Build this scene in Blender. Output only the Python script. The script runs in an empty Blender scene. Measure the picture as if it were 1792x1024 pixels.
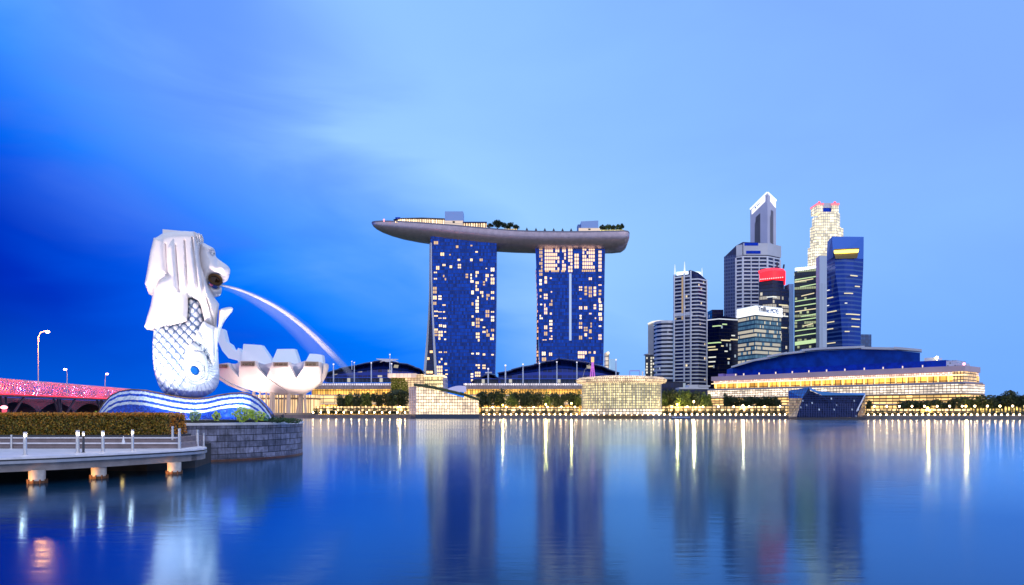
import bpy, bmesh, math, random
import numpy as np
from mathutils import Vector, Matrix
from mathutils.geometry import delaunay_2d_cdt
random.seed(7); np.random.seed(7)
R = math.radians
S = bpy.context.scene
col = S.collection

# ------------------------------------------------------------------ camera
CAMH = 2.6; F = 1250.0; CX = 896.0; HY = 722.0      # eye height, focal length and horizon in photo pixels
cam = bpy.data.cameras.new('camera'); camo = bpy.data.objects.new('camera', cam); col.objects.link(camo)
camo.location = (0, 0, CAMH); camo.rotation_euler = (R(90), 0, 0)
cam.sensor_width = 36; cam.lens = 36 * F / 1792; cam.shift_y = (HY - 512) / 1792
cam.clip_start = 0.1; cam.clip_end = 60000
S.camera = camo
S.cycles.use_denoising = True
S.cycles.max_bounces = 8; S.cycles.glossy_bounces = 4; S.cycles.transparent_max_bounces = 12
S.cycles.sample_clamp_indirect = 4.0
S.view_settings.view_transform = 'Standard'; S.view_settings.look = 'None'; S.view_settings.gamma = 1
S.view_settings.exposure = 0.12

def lin(r, g, b):
    f = lambda c: (c / 255 / 12.92) if c / 255 <= 0.04045 else ((c / 255 + 0.055) / 1.055) ** 2.4
    return (f(r), f(g), f(b), 1)

class NT:                                            # tiny node-tree helper
    def __init__(s, nt): s.nt = nt
    def n(s, t, **kw):
        o = s.nt.nodes.new(t)
        for k, v in kw.items():
            if k.startswith('i_'):
                key = k[2:]; key = int(key) if key.isdigit() else key.replace('_', ' ')
                o.inputs[key].default_value = v
            else: setattr(o, k, v)
        return o
    def l(s, a, b): s.nt.links.new(a, b)
    def m(s, op, a, b=None, c=None, clamp=False):
        o = s.nt.nodes.new('ShaderNodeMath'); o.operation = op; o.use_clamp = clamp
        for i, v in enumerate((a, b, c)):
            if v is None: continue
            if isinstance(v, (int, float)): o.inputs[i].default_value = v
            else: s.l(v, o.inputs[i])
        return o.outputs[0]
    def ss(s, v, a, b, lo=0.0, hi=1.0):
        o = s.nt.nodes.new('ShaderNodeMapRange'); o.interpolation_type = 'SMOOTHSTEP'
        s.l(v, o.inputs[0]); o.inputs[1].default_value = a; o.inputs[2].default_value = b
        o.inputs[3].default_value = lo; o.inputs[4].default_value = hi
        return o.outputs[0]
    def mix(s, f, a, b):
        o = s.nt.nodes.new('ShaderNodeMix'); o.data_type = 'RGBA'
        for k, v in ((0, f), (6, a), (7, b)):
            if isinstance(v, (tuple, list, float, int)): o.inputs[k].default_value = v
            else: s.l(v, o.inputs[k])
        return o.outputs[2]

# ------------------------------------------------------------------ world: dusk sky with streaked cloud
W = bpy.data.worlds.new('World'); S.world = W; W.use_nodes = True
t = NT(W.node_tree); W.node_tree.nodes.clear()
tc = t.n('ShaderNodeTexCoord'); sep = t.n('ShaderNodeSeparateXYZ'); t.l(tc.outputs['Generated'], sep.inputs[0])
dx, dy, dz = sep.outputs
mp = t.n('ShaderNodeMapping'); mp.inputs['Rotation'].default_value = (0, R(38), 0); mp.inputs['Scale'].default_value = (1.1, 1.0, 3.4)
t.l(tc.outputs['Generated'], mp.inputs[0])
ns = t.n('ShaderNodeTexNoise', i_Scale=2.5, i_Detail=5.0, i_Roughness=0.5, i_Distortion=0.5); t.l(mp.outputs[0], ns.inputs['Vector'])
ns2 = t.n('ShaderNodeTexNoise', i_Scale=3.1, i_Detail=3.0, i_Roughness=0.4); t.l(tc.outputs['Generated'], ns2.inputs['Vector'])
nv = t.m('SUBTRACT', ns.outputs[0], 0.5); nv2 = t.m('SUBTRACT', ns2.outputs[0], 0.5)
s_ = t.m('ADD', t.m('ADD', dx, dz), t.m('MULTIPLY', dy, 0.10))
s_ = t.m('ADD', s_, t.m('MULTIPLY', nv, 0.34)); s_ = t.m('ADD', s_, t.m('MULTIPLY', nv2, 0.12))
s_ = t.m('ADD', s_, t.ss(dz, 0.22, 0.40, 0.0, 0.10))
cr = t.n('ShaderNodeValToRGB'); e = cr.color_ramp
stops = [(-0.62, (0, 58, 205)), (-0.44, (0, 30, 160)), (-0.30, (0, 46, 186)), (-0.14, (0, 84, 226)), (-0.03, (0, 116, 246)), (0.035, (46, 138, 255)), (0.13, (84, 156, 255)),
         (0.24, (126, 182, 255)), (0.38, (152, 202, 255)), (0.75, (134, 184, 255)), (1.05, (126, 172, 255))]
while len(e.elements) < len(stops): e.elements.new(0.5)
for el, (p, c) in zip(e.elements, stops): el.position = (p + 0.7) / 1.7; el.color = lin(*c)
t.l(t.m('DIVIDE', t.m('ADD', s_, 0.7), 1.7, clamp=True), cr.inputs[0])
c0 = cr.outputs[0]
# lower sky on the left grows azure towards the horizon
lowf = t.m('MULTIPLY', t.ss(dz, 0.0, 0.16, 0.6, 0.0), t.ss(dx, -0.45, 0.05, 1.0, 0.0))
c1 = t.mix(lowf, c0, lin(0, 108, 236))
# on the right the low sky deepens a little
lowr = t.m('MULTIPLY', t.ss(dz, 0.0, 0.30, 0.6, 0.0), t.ss(dx, -0.1, 0.35, 0.0, 1.0))
c1 = t.mix(lowr, c1, lin(92, 156, 255))
# violet-grey cloud patch, high left of centre
vn = t.n('ShaderNodeVectorMath', operation='DISTANCE'); vn.inputs[1].default_value = (-0.345, 0.85, 0.40); t.l(tc.outputs['Generated'], vn.inputs[0])
pf = t.ss(t.m('ADD', vn.outputs['Value'], t.m('MULTIPLY', nv, 0.45)), 0.02, 0.30, 0.85, 0.0)
c1 = t.mix(pf, c1, lin(92, 144, 250))
# behind the viewer and overhead: unseen sky made paler to light the fronts
bk = t.ss(dy, 0.15, -0.35, 0.0, 1.0); ov = t.ss(dz, 0.62, 0.92, 0.0, 1.0)
c2 = t.mix(t.m('MAXIMUM', bk, ov), c1, (0.62, 0.72, 1.0, 1))
bg = t.n('ShaderNodeBackground'); t.l(c2, bg.inputs[0]); bg.inputs[1].default_value = 1.0
wo = t.n('ShaderNodeOutputWorld'); t.l(bg.outputs[0], wo.inputs[0])
W.cycles.sampling_method = 'MANUAL'; W.cycles.sample_map_resolution = 512

# faint lamp added for modelling, very low and soft, behind the viewer's right shoulder
sd = bpy.data.lights.new('fill_sun', 'SUN'); sd.energy = 0.35; sd.angle = R(15); sd.color = (1.0, 0.82, 0.74)
so = bpy.data.objects.new('fill_sun', sd); col.objects.link(so); so.rotation_euler = (R(72), 0, R(38))

# ------------------------------------------------------------------ helpers
def P(px, py, Y): return Vector(((px - CX) / F * Y, Y, CAMH + (HY - py) / F * Y))
def PX(px, Y): return (px - CX) / F * Y
def PZ(py, Y): return CAMH + (HY - py) / F * Y

def origin_of(o):
    v = Vector((0, 0, 0))
    while o is not None: v += o.location; o = o.parent
    return v

class MB:
    def __init__(s): s.v = []; s.f = []; s.uv = []; s.mi = []
    def add(s, pts, faces, uvs=None, mi=0):
        b = len(s.v); s.v += [tuple(p) for p in pts]
        for k, f in enumerate(faces):
            s.f.append([b + i for i in f]); s.uv.append(uvs[k] if uvs else None); s.mi.append(mi)
    def box(s, x0, x1, y0, y1, z0, z1, mi=0, M=None):
        p = [Vector(q) for q in ((x0, y0, z0), (x1, y0, z0), (x1, y1, z0), (x0, y1, z0), (x0, y0, z1), (x1, y0, z1), (x1, y1, z1), (x0, y1, z1))]
        if M is not None: p = [M @ q for q in p]
        s.add(p, [(0, 3, 2, 1), (4, 5, 6, 7), (0, 1, 5, 4), (1, 2, 6, 5), (2, 3, 7, 6), (3, 0, 4, 7)], mi=mi)
    def prism(s, xy, z0, z1, mi=0, z1s=None, z0s=None):       # footprint polygon, counter-clockwise
        n = len(xy)
        a = sum(xy[i][0] * xy[(i + 1) % n][1] - xy[(i + 1) % n][0] * xy[i][1] for i in range(n))
        if a < 0:
            xy = xy[::-1]; z1s = z1s[::-1] if z1s else None; z0s = z0s[::-1] if z0s else None
        lo = [(x, y, z0s[i] if z0s else z0) for i, (x, y) in enumerate(xy)]
        hi = [(x, y, z1s[i] if z1s else z1) for i, (x, y) in enumerate(xy)]
        fs = [tuple(reversed(range(n))), tuple(range(n, 2 * n))] + [(i, (i + 1) % n, n + (i + 1) % n, n + i) for i in range(n)]
        s.add(lo + hi, fs, mi=mi)
    def tube(s, pts, rad, seg=8, caps=True, mi=0, flat=1.0):
        pts = [Vector(p) for p in pts]; rad = rad if isinstance(rad, (list, tuple)) else [rad] * len(pts)
        vs = []; n = len(pts); up = Vector((0, 0, 1))
        for i, p in enumerate(pts):
            d = (pts[min(i + 1, n - 1)] - pts[max(i - 1, 0)]).normalized()
            a = d.cross(up)
            if a.length < 0.05: a = d.cross(Vector((0, 1, 0)))
            a.normalize(); b = a.cross(d).normalized()
            for k in range(seg):
                an = 2 * math.pi * k / seg
                vs.append(p + (a * math.cos(an) + b * math.sin(an) * flat) * rad[i])
        fs = [(i * seg + k, i * seg + (k + 1) % seg, (i + 1) * seg + (k + 1) % seg, (i + 1) * seg + k) for i in range(n - 1) for k in range(seg)]
        if caps: fs += [tuple(range(seg))[::-1], tuple((n - 1) * seg + k for k in range(seg))]
        s.add(vs, fs, mi=mi)
    def lathe(s, c, prof, seg=24, mi=0, a0=0, a1=2 * math.pi):   # prof: (r, z)
        full = abs(a1 - a0 - 2 * math.pi) < 1e-6; m = seg if full else seg + 1
        vs = []
        for r, z in prof:
            for k in range(m):
                an = a0 + (a1 - a0) * k / seg; vs.append((c[0] + r * math.cos(an), c[1] + r * math.sin(an), c[2] + z))
        fs = []; uvs = []
        L = 0
        for i in range(len(prof) - 1):
            dl = math.hypot(prof[i + 1][0] - prof[i][0], prof[i + 1][1] - prof[i][1])
            rr = max(prof[i][0], prof[i + 1][0])
            for k in range(seg):
                k2 = (k + 1) % m
                fs.append((i * m + k, i * m + k2, (i + 1) * m + k2, (i + 1) * m + k))
                u0 = (a1 - a0) * k / seg * rr; u1 = (a1 - a0) * (k + 1) / seg * rr
                uvs.append([(u0, L), (u1, L), (u1, L + dl), (u0, L + dl)])
            L += dl
        s.add(vs, fs, uvs, mi)
    def ball(s, c, r, seg=10, rings=6, mi=0, sz=1.0):
        s.lathe((c[0], c[1], c[2]), [(max(r * math.sin(math.pi * i / rings), 1e-4), -r * sz * math.cos(math.pi * i / rings)) for i in range(rings + 1)], seg, mi)
    def quad(s, a, b, c, d, mi=0, uv=None): s.add([a, b, c, d], [(0, 1, 2, 3)], [uv] if uv else None, mi)
    def build(s, name, mats, parent=None, smooth=False, local=False, sharp=35):
        me = bpy.data.meshes.new(name)
        if not isinstance(mats, (list, tuple)): mats = [mats]
        org = Vector((0, 0, 0))
        if not local:
            if parent is not None: org = origin_of(parent)
            else:
                xs = np.array(s.v); org = Vector((float((xs[:, 0].min() + xs[:, 0].max()) / 2), float((xs[:, 1].min() + xs[:, 1].max()) / 2), float(xs[:, 2].min())))
        me.from_pydata([tuple(Vector(p) - org) for p in s.v], [], s.f)
        ul = me.uv_layers.new(name='UVMap')
        for m in mats: me.materials.append(m)
        for pi, poly in enumerate(me.polygons):
            poly.material_index = s.mi[pi]; poly.use_smooth = smooth
            uv = s.uv[pi]
            if uv is None:
                nn = poly.normal
                if abs(nn.z) < 0.75:
                    tx = Vector((-nn.y, nn.x, 0)).normalized()
                    uv = [(tx.dot(Vector(s.v[vi])), s.v[vi][2]) for vi in poly.vertices]
                else: uv = [(s.v[vi][0], s.v[vi][1]) for vi in poly.vertices]
            for li, q in zip(poly.loop_indices, uv): ul.data[li].uv = q
        if smooth: me.set_sharp_from_angle(angle=R(sharp))
        ob = bpy.data.objects.new(name, me); col.objects.link(ob)
        if parent is not None: ob.parent = parent
        elif not local: ob.location = org
        return ob

def tag(o, label=None, cat=None, group=None, kind=None):
    if label: o['label'] = label
    if cat: o['category'] = cat
    if group: o['group'] = group
    if kind: o['kind'] = kind
    return o
def empty(name, loc, label, cat, group=None, rz=0.0):
    o = bpy.data.objects.new(name, None); col.objects.link(o); o.location = loc; o.rotation_euler.z = rz; o.empty_display_size = 0.5
    return tag(o, label, cat, group)
def copy_tree(o, parent=None):
    c = o.copy(); col.objects.link(c)
    if parent is not None: c.parent = parent
    for ch in list(o.children): copy_tree(ch, c)
    return c
def struct(o): o['kind'] = 'structure'; return o

# ------------------------------------------------------------------ materials
def mat(name, c, rough=0.6, metal=0.0, emit=None, es=1.0, var=0.0, vscale=3.0, bump=0.0, bscale=20.0, spec=0.5):
    m = bpy.data.materials.new(name); m.use_nodes = True; t = NT(m.node_tree); b = m.node_tree.nodes['Principled BSDF']
    b.inputs['Base Color'].default_value = (*c, 1); b.inputs['Roughness'].default_value = rough; b.inputs['Metallic'].default_value = metal
    b.inputs['Specular IOR Level'].default_value = spec
    if var:
        tc = t.n('ShaderNodeTexCoord'); nz = t.n('ShaderNodeTexNoise', i_Scale=vscale, i_Detail=5.0, i_Roughness=0.6); t.l(tc.outputs['Object'], nz.inputs['Vector'])
        f = t.ss(nz.outputs[0], 0.3, 0.7)
        lo = tuple(x * (1 - var) for x in c) + (1,); hi = tuple(min(1, x * (1 + var)) for x in c) + (1,)
        t.l(t.mix(f, lo, hi), b.inputs['Base Color'])
    if bump:
        tc = t.n('ShaderNodeTexCoord'); nz = t.n('ShaderNodeTexNoise', i_Scale=bscale, i_Detail=4.0); t.l(tc.outputs['Object'], nz.inputs['Vector'])
        bp = t.n('ShaderNodeBump', i_Strength=bump, i_Distance=0.05); t.l(nz.outputs[0], bp.inputs['Height']); t.l(bp.outputs[0], b.inputs['Normal'])
    if emit:
        b.inputs['Emission Color'].default_value = (*emit, 1); b.inputs['Emission Strength'].default_value = es
    return m

def facade(name, glass, line, cw, ch, lw=0.12, lh=0.12, lit=0.0, litc=(1, .75, .38), ls=1.0, rough=0.25, metal=0.0, seed=0.0, rowlit=0.0, gvar=0.25, lrough=0.5, back=0.0, backc=(1, .8, .5)):
    """window grid in metres: cw x ch cells, frame fractions lw/lh; lit = share of cells with a light on; rowlit = share of whole floors lit; back = even light from behind the glass"""
    m = bpy.data.materials.new(name); m.use_nodes = True; t = NT(m.node_tree); b = m.node_tree.nodes['Principled BSDF']
    uv = t.n('ShaderNodeUVMap'); sp = t.n('ShaderNodeSeparateXYZ'); t.l(uv.outputs[0], sp.inputs[0])
    u = t.m('DIVIDE', sp.outputs[0], cw); v = t.m('DIVIDE', sp.outputs[1], ch)
    fu = t.m('FRACT', u); fv = t.m('FRACT', v); iu = t.m('FLOOR', u); iv = t.m('FLOOR', v)
    mask = t.m('MULTIPLY', t.m('GREATER_THAN', fu, lw), t.m('GREATER_THAN', fv, lh))      # 1 = glass
    cb = t.n('ShaderNodeCombineXYZ', i_2=seed); t.l(iu, cb.inputs[0]); t.l(iv, cb.inputs[1])
    wn = t.n('ShaderNodeTexWhiteNoise', noise_dimensions='3D'); t.l(cb.outputs[0], wn.inputs['Vector'])
    cr_ = t.n('ShaderNodeCombineXYZ', i_2=seed + 3.3); t.l(iv, cr_.inputs[0])
    wr = t.n('ShaderNodeTexWhiteNoise', noise_dimensions='3D'); t.l(cr_.outputs[0], wr.inputs['Vector'])
    g0 = (*[x * (1 - gvar) for x in glass], 1); g1 = (*[x * (1 + gvar) for x in glass], 1)
    gc = t.mix(wn.outputs['Value'], g0, g1)
    t.l(t.mix(mask, (*line, 1), gc), b.inputs['Base Color'])
    rg = t.m('ADD', t.m('MULTIPLY', mask, rough - lrough), lrough); t.l(rg, b.inputs['Roughness'])
    if metal: t.l(t.m('MULTIPLY', mask, metal), b.inputs['Metallic'])
    em = t.m('LESS_THAN', wn.outputs['Value'], lit)
    if rowlit:
        cn = t.n('ShaderNodeTexNoise', i_Scale=0.22, i_Detail=1.0); cc = t.n('ShaderNodeCombineXYZ', i_2=seed); t.l(iu, cc.inputs[0]); t.l(t.m('MULTIPLY', iv, 7.7), cc.inputs[1]); t.l(cc.outputs[0], cn.inputs['Vector'])
        rl = t.m('MULTIPLY', t.m('LESS_THAN', wr.outputs['Value'], rowlit), t.m('GREATER_THAN', cn.outputs[0], 0.44))
        em = t.m('MAXIMUM', em, rl)
    em = t.m('MULTIPLY', em, mask)
    es = t.m('MULTIPLY', em, t.m('ADD', t.m('MULTIPLY', wr.outputs['Value'], 0.7 * ls), 0.8 * ls))
    ec = (*litc, 1)
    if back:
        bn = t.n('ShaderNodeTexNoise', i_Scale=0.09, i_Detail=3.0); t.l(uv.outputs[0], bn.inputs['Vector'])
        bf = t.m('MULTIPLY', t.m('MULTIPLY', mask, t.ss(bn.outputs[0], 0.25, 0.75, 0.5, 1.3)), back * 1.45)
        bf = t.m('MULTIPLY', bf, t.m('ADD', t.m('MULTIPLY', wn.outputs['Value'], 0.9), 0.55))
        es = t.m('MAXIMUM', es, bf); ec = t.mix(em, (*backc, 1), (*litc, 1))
    if isinstance(ec, tuple): b.inputs['Emission Color'].default_value = ec
    else: t.l(ec, b.inputs['Emission Color'])
    t.l(es, b.inputs['Emission Strength'])
    m.cycles.emission_sampling = 'NONE' if (not back and not rowlit) else 'AUTO'
    return m

def glow(name, c, s, sampling=True):
    m = bpy.data.materials.new(name); m.use_nodes = True; b = m.node_tree.nodes['Principled BSDF']
    b.inputs['Base Color'].default_value = (*[x * .5 for x in c], 1); b.inputs['Emission Color'].default_value = (*c, 1); b.inputs['Emission Strength'].default_value = s
    if not sampling: m.cycles.emission_sampling = 'NONE'
    return m

M = {}
M['white'] = mat('white_paint', (.75, .76, .8), .45, var=.06)
M['lav'] = mat('pale_panel', (.62, .64, .72), .5, var=.08, vscale=.05)
M['grey'] = mat('grey_metal', (.35, .37, .42), .4, metal=.3, var=.1)
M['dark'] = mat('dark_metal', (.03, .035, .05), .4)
M['steel'] = mat('brushed_steel', (.62, .6, .6), .28, metal=.9, var=.1, vscale=30)
M['concrete'] = mat('concrete', (.32, .29, .29), .75, var=.18, vscale=1.5, bump=.3)
M['deckw'] = mat('pale_deck', (.80, .78, .82), .35, var=.12, vscale=2.0)
M['bluemetal'] = mat('blue_metal_roof', (.0, .05, .50), .35, metal=.5, spec=.2, var=.15, vscale=.2)
M['bluewall'] = mat('blue_glass_wall', (.0, .035, .46), .35, metal=.5, spec=.2, var=.25, vscale=.3)
M['darkroof'] = mat('navy_metal_roof', (.012, .022, .10), .3, metal=.35, var=.2, vscale=.1)
M['soil'] = mat('lawn_ground', (.05, .07, .025), .9, var=.3, vscale=.1)
M['pave'] = mat('stone_paving', (.30, .27, .24), .7, var=.15, vscale=.4)
M['warm'] = glow('warm_lamp', (1, .72, .36), 14)
M['warmsoft'] = glow('warm_strip', (1, .74, .42), 1.6)
M['cool'] = glow('cool_white_light', (.9, .95, 1), 2.0)
M['red'] = glow('red_beacon', (1, .05, .06), 3.0, False)
M['gold'] = glow('gold_light', (1, .68, .2), 1.3)
M['win'] = glow('lit_window', (1, .74, .40), 1.25, False)
M['win2'] = glow('bright_window', (1, .82, .52), 1.5, False)
# ------------------------------------------------------------------ water, land, quay
def water_mat():
    m = bpy.data.materials.new('bay_water'); m.use_nodes = True; t = NT(m.node_tree); b = m.node_tree.nodes['Principled BSDF']
    m.node_tree.nodes.remove(b)
    tc = t.n('ShaderNodeTexCoord')
    mp = t.n('ShaderNodeMapping'); mp.inputs['Scale'].default_value = (0.55, 1.6, 1); t.l(tc.outputs['Object'], mp.inputs[0])
    nz = t.n('ShaderNodeTexNoise', i_Scale=1.5, i_Detail=3.0, i_Roughness=0.55); t.l(mp.outputs[0], nz.inputs['Vector'])
    mp2 = t.n('ShaderNodeMapping'); mp2.inputs['Scale'].default_value = (0.012, 0.035, 1); t.l(tc.outputs['Object'], mp2.inputs[0])
    nz2 = t.n('ShaderNodeTexNoise', i_Scale=1.0, i_Detail=2.0); t.l(mp2.outputs[0], nz2.inputs['Vector'])
    g = t.n('ShaderNodeBsdfAnisotropic'); t.l(t.ss(nz2.outputs[0], 0.3, 0.7, 0.115, 0.15), g.inputs['Roughness'])
    bp = t.n('ShaderNodeBump', i_Strength=0.10, i_Distance=0.06); t.l(nz.outputs[0], bp.inputs['Height']); t.l(bp.outputs[0], g.inputs['Normal'])
    # reflectance of blue bay water: near white at grazing angles, deeper blue as the view steepens
    ge = t.n('ShaderNodeNewGeometry'); dt = t.n('ShaderNodeVectorMath', operation='DOT_PRODUCT'); t.l(ge.outputs['Incoming'], dt.inputs[0]); t.l(ge.outputs['True Normal'], dt.inputs[1])
    cr = t.n('ShaderNodeValToRGB'); e = cr.color_ramp; st = [(0.0, (.95, .98, 1, 1)), (.05, (.56, .76, .92, 1)), (.12, (.22, .38, .58, 1)), (.24, (.12, .21, .35, 1)), (1.0, (.02, .05, .10, 1))]
    while len(e.elements) < len(st): e.elements.new(.5)
    for el, (p, c) in zip(e.elements, st): el.position = p; el.color = c
    t.l(t.m('ABSOLUTE', dt.outputs['Value']), cr.inputs[0]); t.l(cr.outputs[0], g.inputs['Color'])
    df = t.n('ShaderNodeBsdfDiffuse'); df.inputs[0].default_value = (0, .012, .028, 1)
    ad = t.n('ShaderNodeAddShader'); t.l(g.outputs[0], ad.inputs[0]); t.l(df.outputs[0], ad.inputs[1])
    t.l(ad.outputs[0], m.node_tree.nodes['Material Output'].inputs[0])
    return m
mb = MB(); mb.quad((-20000, -400, 0), (20000, -400, 0), (20000, 20000, 0), (-20000, 20000, 0))
water = struct(mb.build('water', water_mat(), local=True))

SH = [(-900, 345), (-300, 335), (200, 330), (540, 325), (715, 316), (900, 305), (1100, 294), (1300, 281), (1500, 268), (1800, 252), (2300, 232), (2900, 215)]
def shore(px):
    return float(np.interp(px, [a for a, _ in SH], [b for _, b in SH]))
GZ = 1.5
sp_ = [(PX(px, shore(px)), shore(px)) for px in range(-900, 2901, 50)]
mb = MB()
for (a, b_) in zip(sp_[:-1], sp_[1:]):
    k = 45.0
    mb.quad((*a, GZ), (*b_, GZ), (b_[0] * k, b_[1] * k, GZ), (a[0] * k, a[1] * k, GZ))
struct(mb.build('ground', M['soil'], local=True))
mb = MB(); mb2 = MB(); mb3 = MB()
for (a, b_) in zip(sp_[:-1], sp_[1:]):
    s1 = 1 - 1.2 / a[1]
    A0 = (a[0] * s1, a[1] * s1); B0 = (b_[0] * s1, b_[1] * s1)
    mb.quad((*A0, -.5), (*B0, -.5), (*B0, 1.35), (*A0, 1.35)); mb.quad((*A0, 1.35), (*B0, 1.35), (*b_, 1.35), (*a, 1.35)); mb.quad((*a, 1.35), (*b_, 1.35), (*b_, 1.5), (*a, 1.5))
    s2 = 1 + 11 / a[1]
    mb2.quad((*a, GZ + .03), (*b_, GZ + .03), (b_[0] * s2, b_[1] * s2, GZ + .03), (a[0] * s2, a[1] * s2, GZ + .03))
struct(mb.build('quay_wall', mat('quay_stone', (.16, .15, .15), .8, var=.3, vscale=.3), local=True))
struct(mb2.build('promenade', M['pave'], local=True))

# ------------------------------------------------------------------ island with the statue's stone drum
PC = (-19.9, 43.0); PR = 7.0
M['stone'] = None
def stone_mat():
    m = bpy.data.materials.new('granite_blocks'); m.use_nodes = True; t = NT(m.node_tree); b = m.node_tree.nodes['Principled BSDF']
    uv = t.n('ShaderNodeUVMap')
    br = t.n('ShaderNodeTexBrick', offset=0.45, squash=1.0); t.l(uv.outputs[0], br.inputs['Vector'])
    for k, v in (('Scale', 1.0), ('Mortar Size', .018), ('Mortar Smooth', .2), ('Bias', -.1), ('Brick Width', 1.02), ('Row Height', .335)): br.inputs[k].default_value = v
    br.inputs['Color1'].default_value = (.13, .14, .22, 1); br.inputs['Color2'].default_value = (.30, .31, .44, 1); br.inputs['Mortar'].default_value = (.02, .02, .035, 1)
    nz = t.n('ShaderNodeTexNoise', i_Scale=2.2, i_Detail=6.0, i_Roughness=.65); t.l(uv.outputs[0], nz.inputs['Vector'])
    mp = t.n('ShaderNodeMapping'); mp.inputs['Scale'].default_value = (6, .7, 1); t.l(uv.outputs[0], mp.inputs[0])
    nz2 = t.n('ShaderNodeTexNoise', i_Scale=1.4, i_Detail=4.0); t.l(mp.outputs[0], nz2.inputs['Vector'])
    f = t.m('MULTIPLY', t.ss(nz.outputs[0], .35, .65, .55, 1.15), t.ss(nz2.outputs[0], .35, .62, .6, 1.1))
    hs = t.n('ShaderNodeHueSaturation'); t.l(br.outputs[0], hs.inputs['Color']); t.l(f, hs.inputs['Value']); t.l(hs.outputs[0], b.inputs['Base Color'])
    b.inputs['Roughness'].default_value = .6
    bh = t.m('ADD', t.m('MULTIPLY', br.outputs[1], -1.0), t.m('MULTIPLY', nz.outputs[0], .5))
    bp = t.n('ShaderNodeBump', i_Strength=.7, i_Distance=.04); t.l(bh, bp.inputs['Height']); t.l(bp.outputs[0], b.inputs['Normal'])
    return m
M['stone'] = stone_mat()
drum = empty('stone_drum', (*PC, 0), 'round granite block drum rising from the water under the lion fish statue', 'plinth')
mb = MB(); mb.lathe((*PC, 0), [(PR - .02, -.6), (PR - .02, 0.16), (PR, .18), (PR, 1.92)], 128); mb.build('wall', M['stone'], drum, smooth=True)
mb = MB(); mb.lathe((*PC, 0), [(PR - .3, 1.92), (PR + .06, 1.921), (PR + .07, 2.03), (PR - .02, 2.05), (0.01, 2.05)], 128); mb.build('coping', M['deckw'], drum, smooth=True)
mb = MB(); mb.lathe((*PC, 0), [(PR + .012, -.05), (PR + .015, .09), (PR - .01, .12)], 128); mb.build('tide_band', mat('wet_rust_band', (.10, .035, .02), .5, var=.4, vscale=4), drum, smooth=True)
mb = MB(); mb.lathe((*PC, 0), [(PR - .38, 2.04), (PR - .38, 2.20), (PR - .55, 2.22), (0.01, 2.21)], 96); mb.build('planter_ring', mat('planter_black', (.012, .015, .012), .5, var=.3), drum, smooth=True)

mb = MB()
isl = [(-70, 31.7), (-16.2, 31.7), (-14.9, 33.6), (-16.0, 38.5), (-19, 46), (-19, 56), (-70, 60)]
mb.prism(isl, -1, 1.0)
struct(mb.build('island_ground', mat('sea_wall_dark', (.045, .04, .04), .8, var=.3, vscale=1.0), local=True))
# long white stone steps between hedge and boardwalk
nos = mat('pale_nosing', (.80, .77, .82), .5, var=.1)
stm = mat('step_stone', (.24, .19, .20), .55, var=.15, vscale=3)
lo = MB(); lo.box(-70, -14.75, 31.9, 38.5, 1.0, 1.16); lo = lo
st = empty('promenade_steps', (-30, 33, 1.0), 'two long pale stone steps running along the foot of the hedge', 'steps')
mb = MB(); mb.box(-60, -14.9, 31.8, 34.6, 1.0, 1.10); mb.box(-60, -14.95, 31.95, 34.6, 1.10, 1.24); mb.build('lower_step', stm, st)
mb = MB(); mb.box(-60, -15.35, 32.6, 35.9, 1.24, 1.34); mb.box(-60, -15.4, 32.7, 35.9, 1.34, 1.46); mb.build('upper_step', stm, st)
mb = MB(); mb.box(-60, -14.93, 31.9, 32.25, 1.195, 1.245); mb.build('lower_nosing', nos, st)
mb = MB(); mb.box(-60, -15.38, 32.65, 33.05, 1.41, 1.465); mb.build('upper_nosing', nos, st)
mb = MB(); mb.box(-60, -15.9, 33.0, 35.4, 1.46, 1.56); mb.build('hedge_kerb', M['dark'], st)

# boardwalk over the water
def edge_pt(px, py): Y = 1.6 * F / (py - HY); return ((px - CX) / F * Y, Y)
front = [edge_pt(*q) for q in ((-420, 822), (-200, 811), (-80, 805.5), (0, 801.5), (100, 798), (200, 793.5), (270, 790), (320, 787.3), (345, 785.6), (357, 784.3), (362, 782.9), (359, 781.6), (345, 780.3))]
back = [(-14.9, 34.2), (-15.5, 31.9), (-60, 31.9)]
def offs(pts, d):                     # pull the front edge inwards
    out = []
    for i, p in enumerate(pts):
        a = Vector(pts[max(i - 1, 0)]); b_ = Vector(pts[min(i + 1, len(pts) - 1)]); tdir = (b_ - a).normalized(); out.append((p[0] - tdir.y * d, p[1] + tdir.x * d))
    return out
bw = empty('boardwalk', (-20, 29, 0), 'curved pale boardwalk with a rounded tip standing on round piles over the water', 'boardwalk')
mb = MB(); mb.prism(front + back, .93, 1.0); mb.build('deck', M['deckw'], bw)
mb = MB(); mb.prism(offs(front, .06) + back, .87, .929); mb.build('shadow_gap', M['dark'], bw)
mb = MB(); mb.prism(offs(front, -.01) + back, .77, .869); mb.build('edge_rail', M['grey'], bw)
fr2 = offs(front, .28); mb = MB()
for a, b_ in zip(fr2[:-3], fr2[1:-2]):
    mb.prism([a, b_, (b_[0] + .02, b_[1] + .5), (a[0] + .02, a[1] + .5)], .47, .768)
mb.build('edge_beam', M['concrete'], bw)
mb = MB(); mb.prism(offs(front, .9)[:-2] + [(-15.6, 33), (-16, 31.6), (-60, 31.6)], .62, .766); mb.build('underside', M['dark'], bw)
M['pile'] = mat('pile_concrete', (.55, .50, .45), .6, var=.2, vscale=3)
M['rust'] = mat('rusty_collar', (.12, .05, .02), .7, var=.5, vscale=8)
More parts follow.
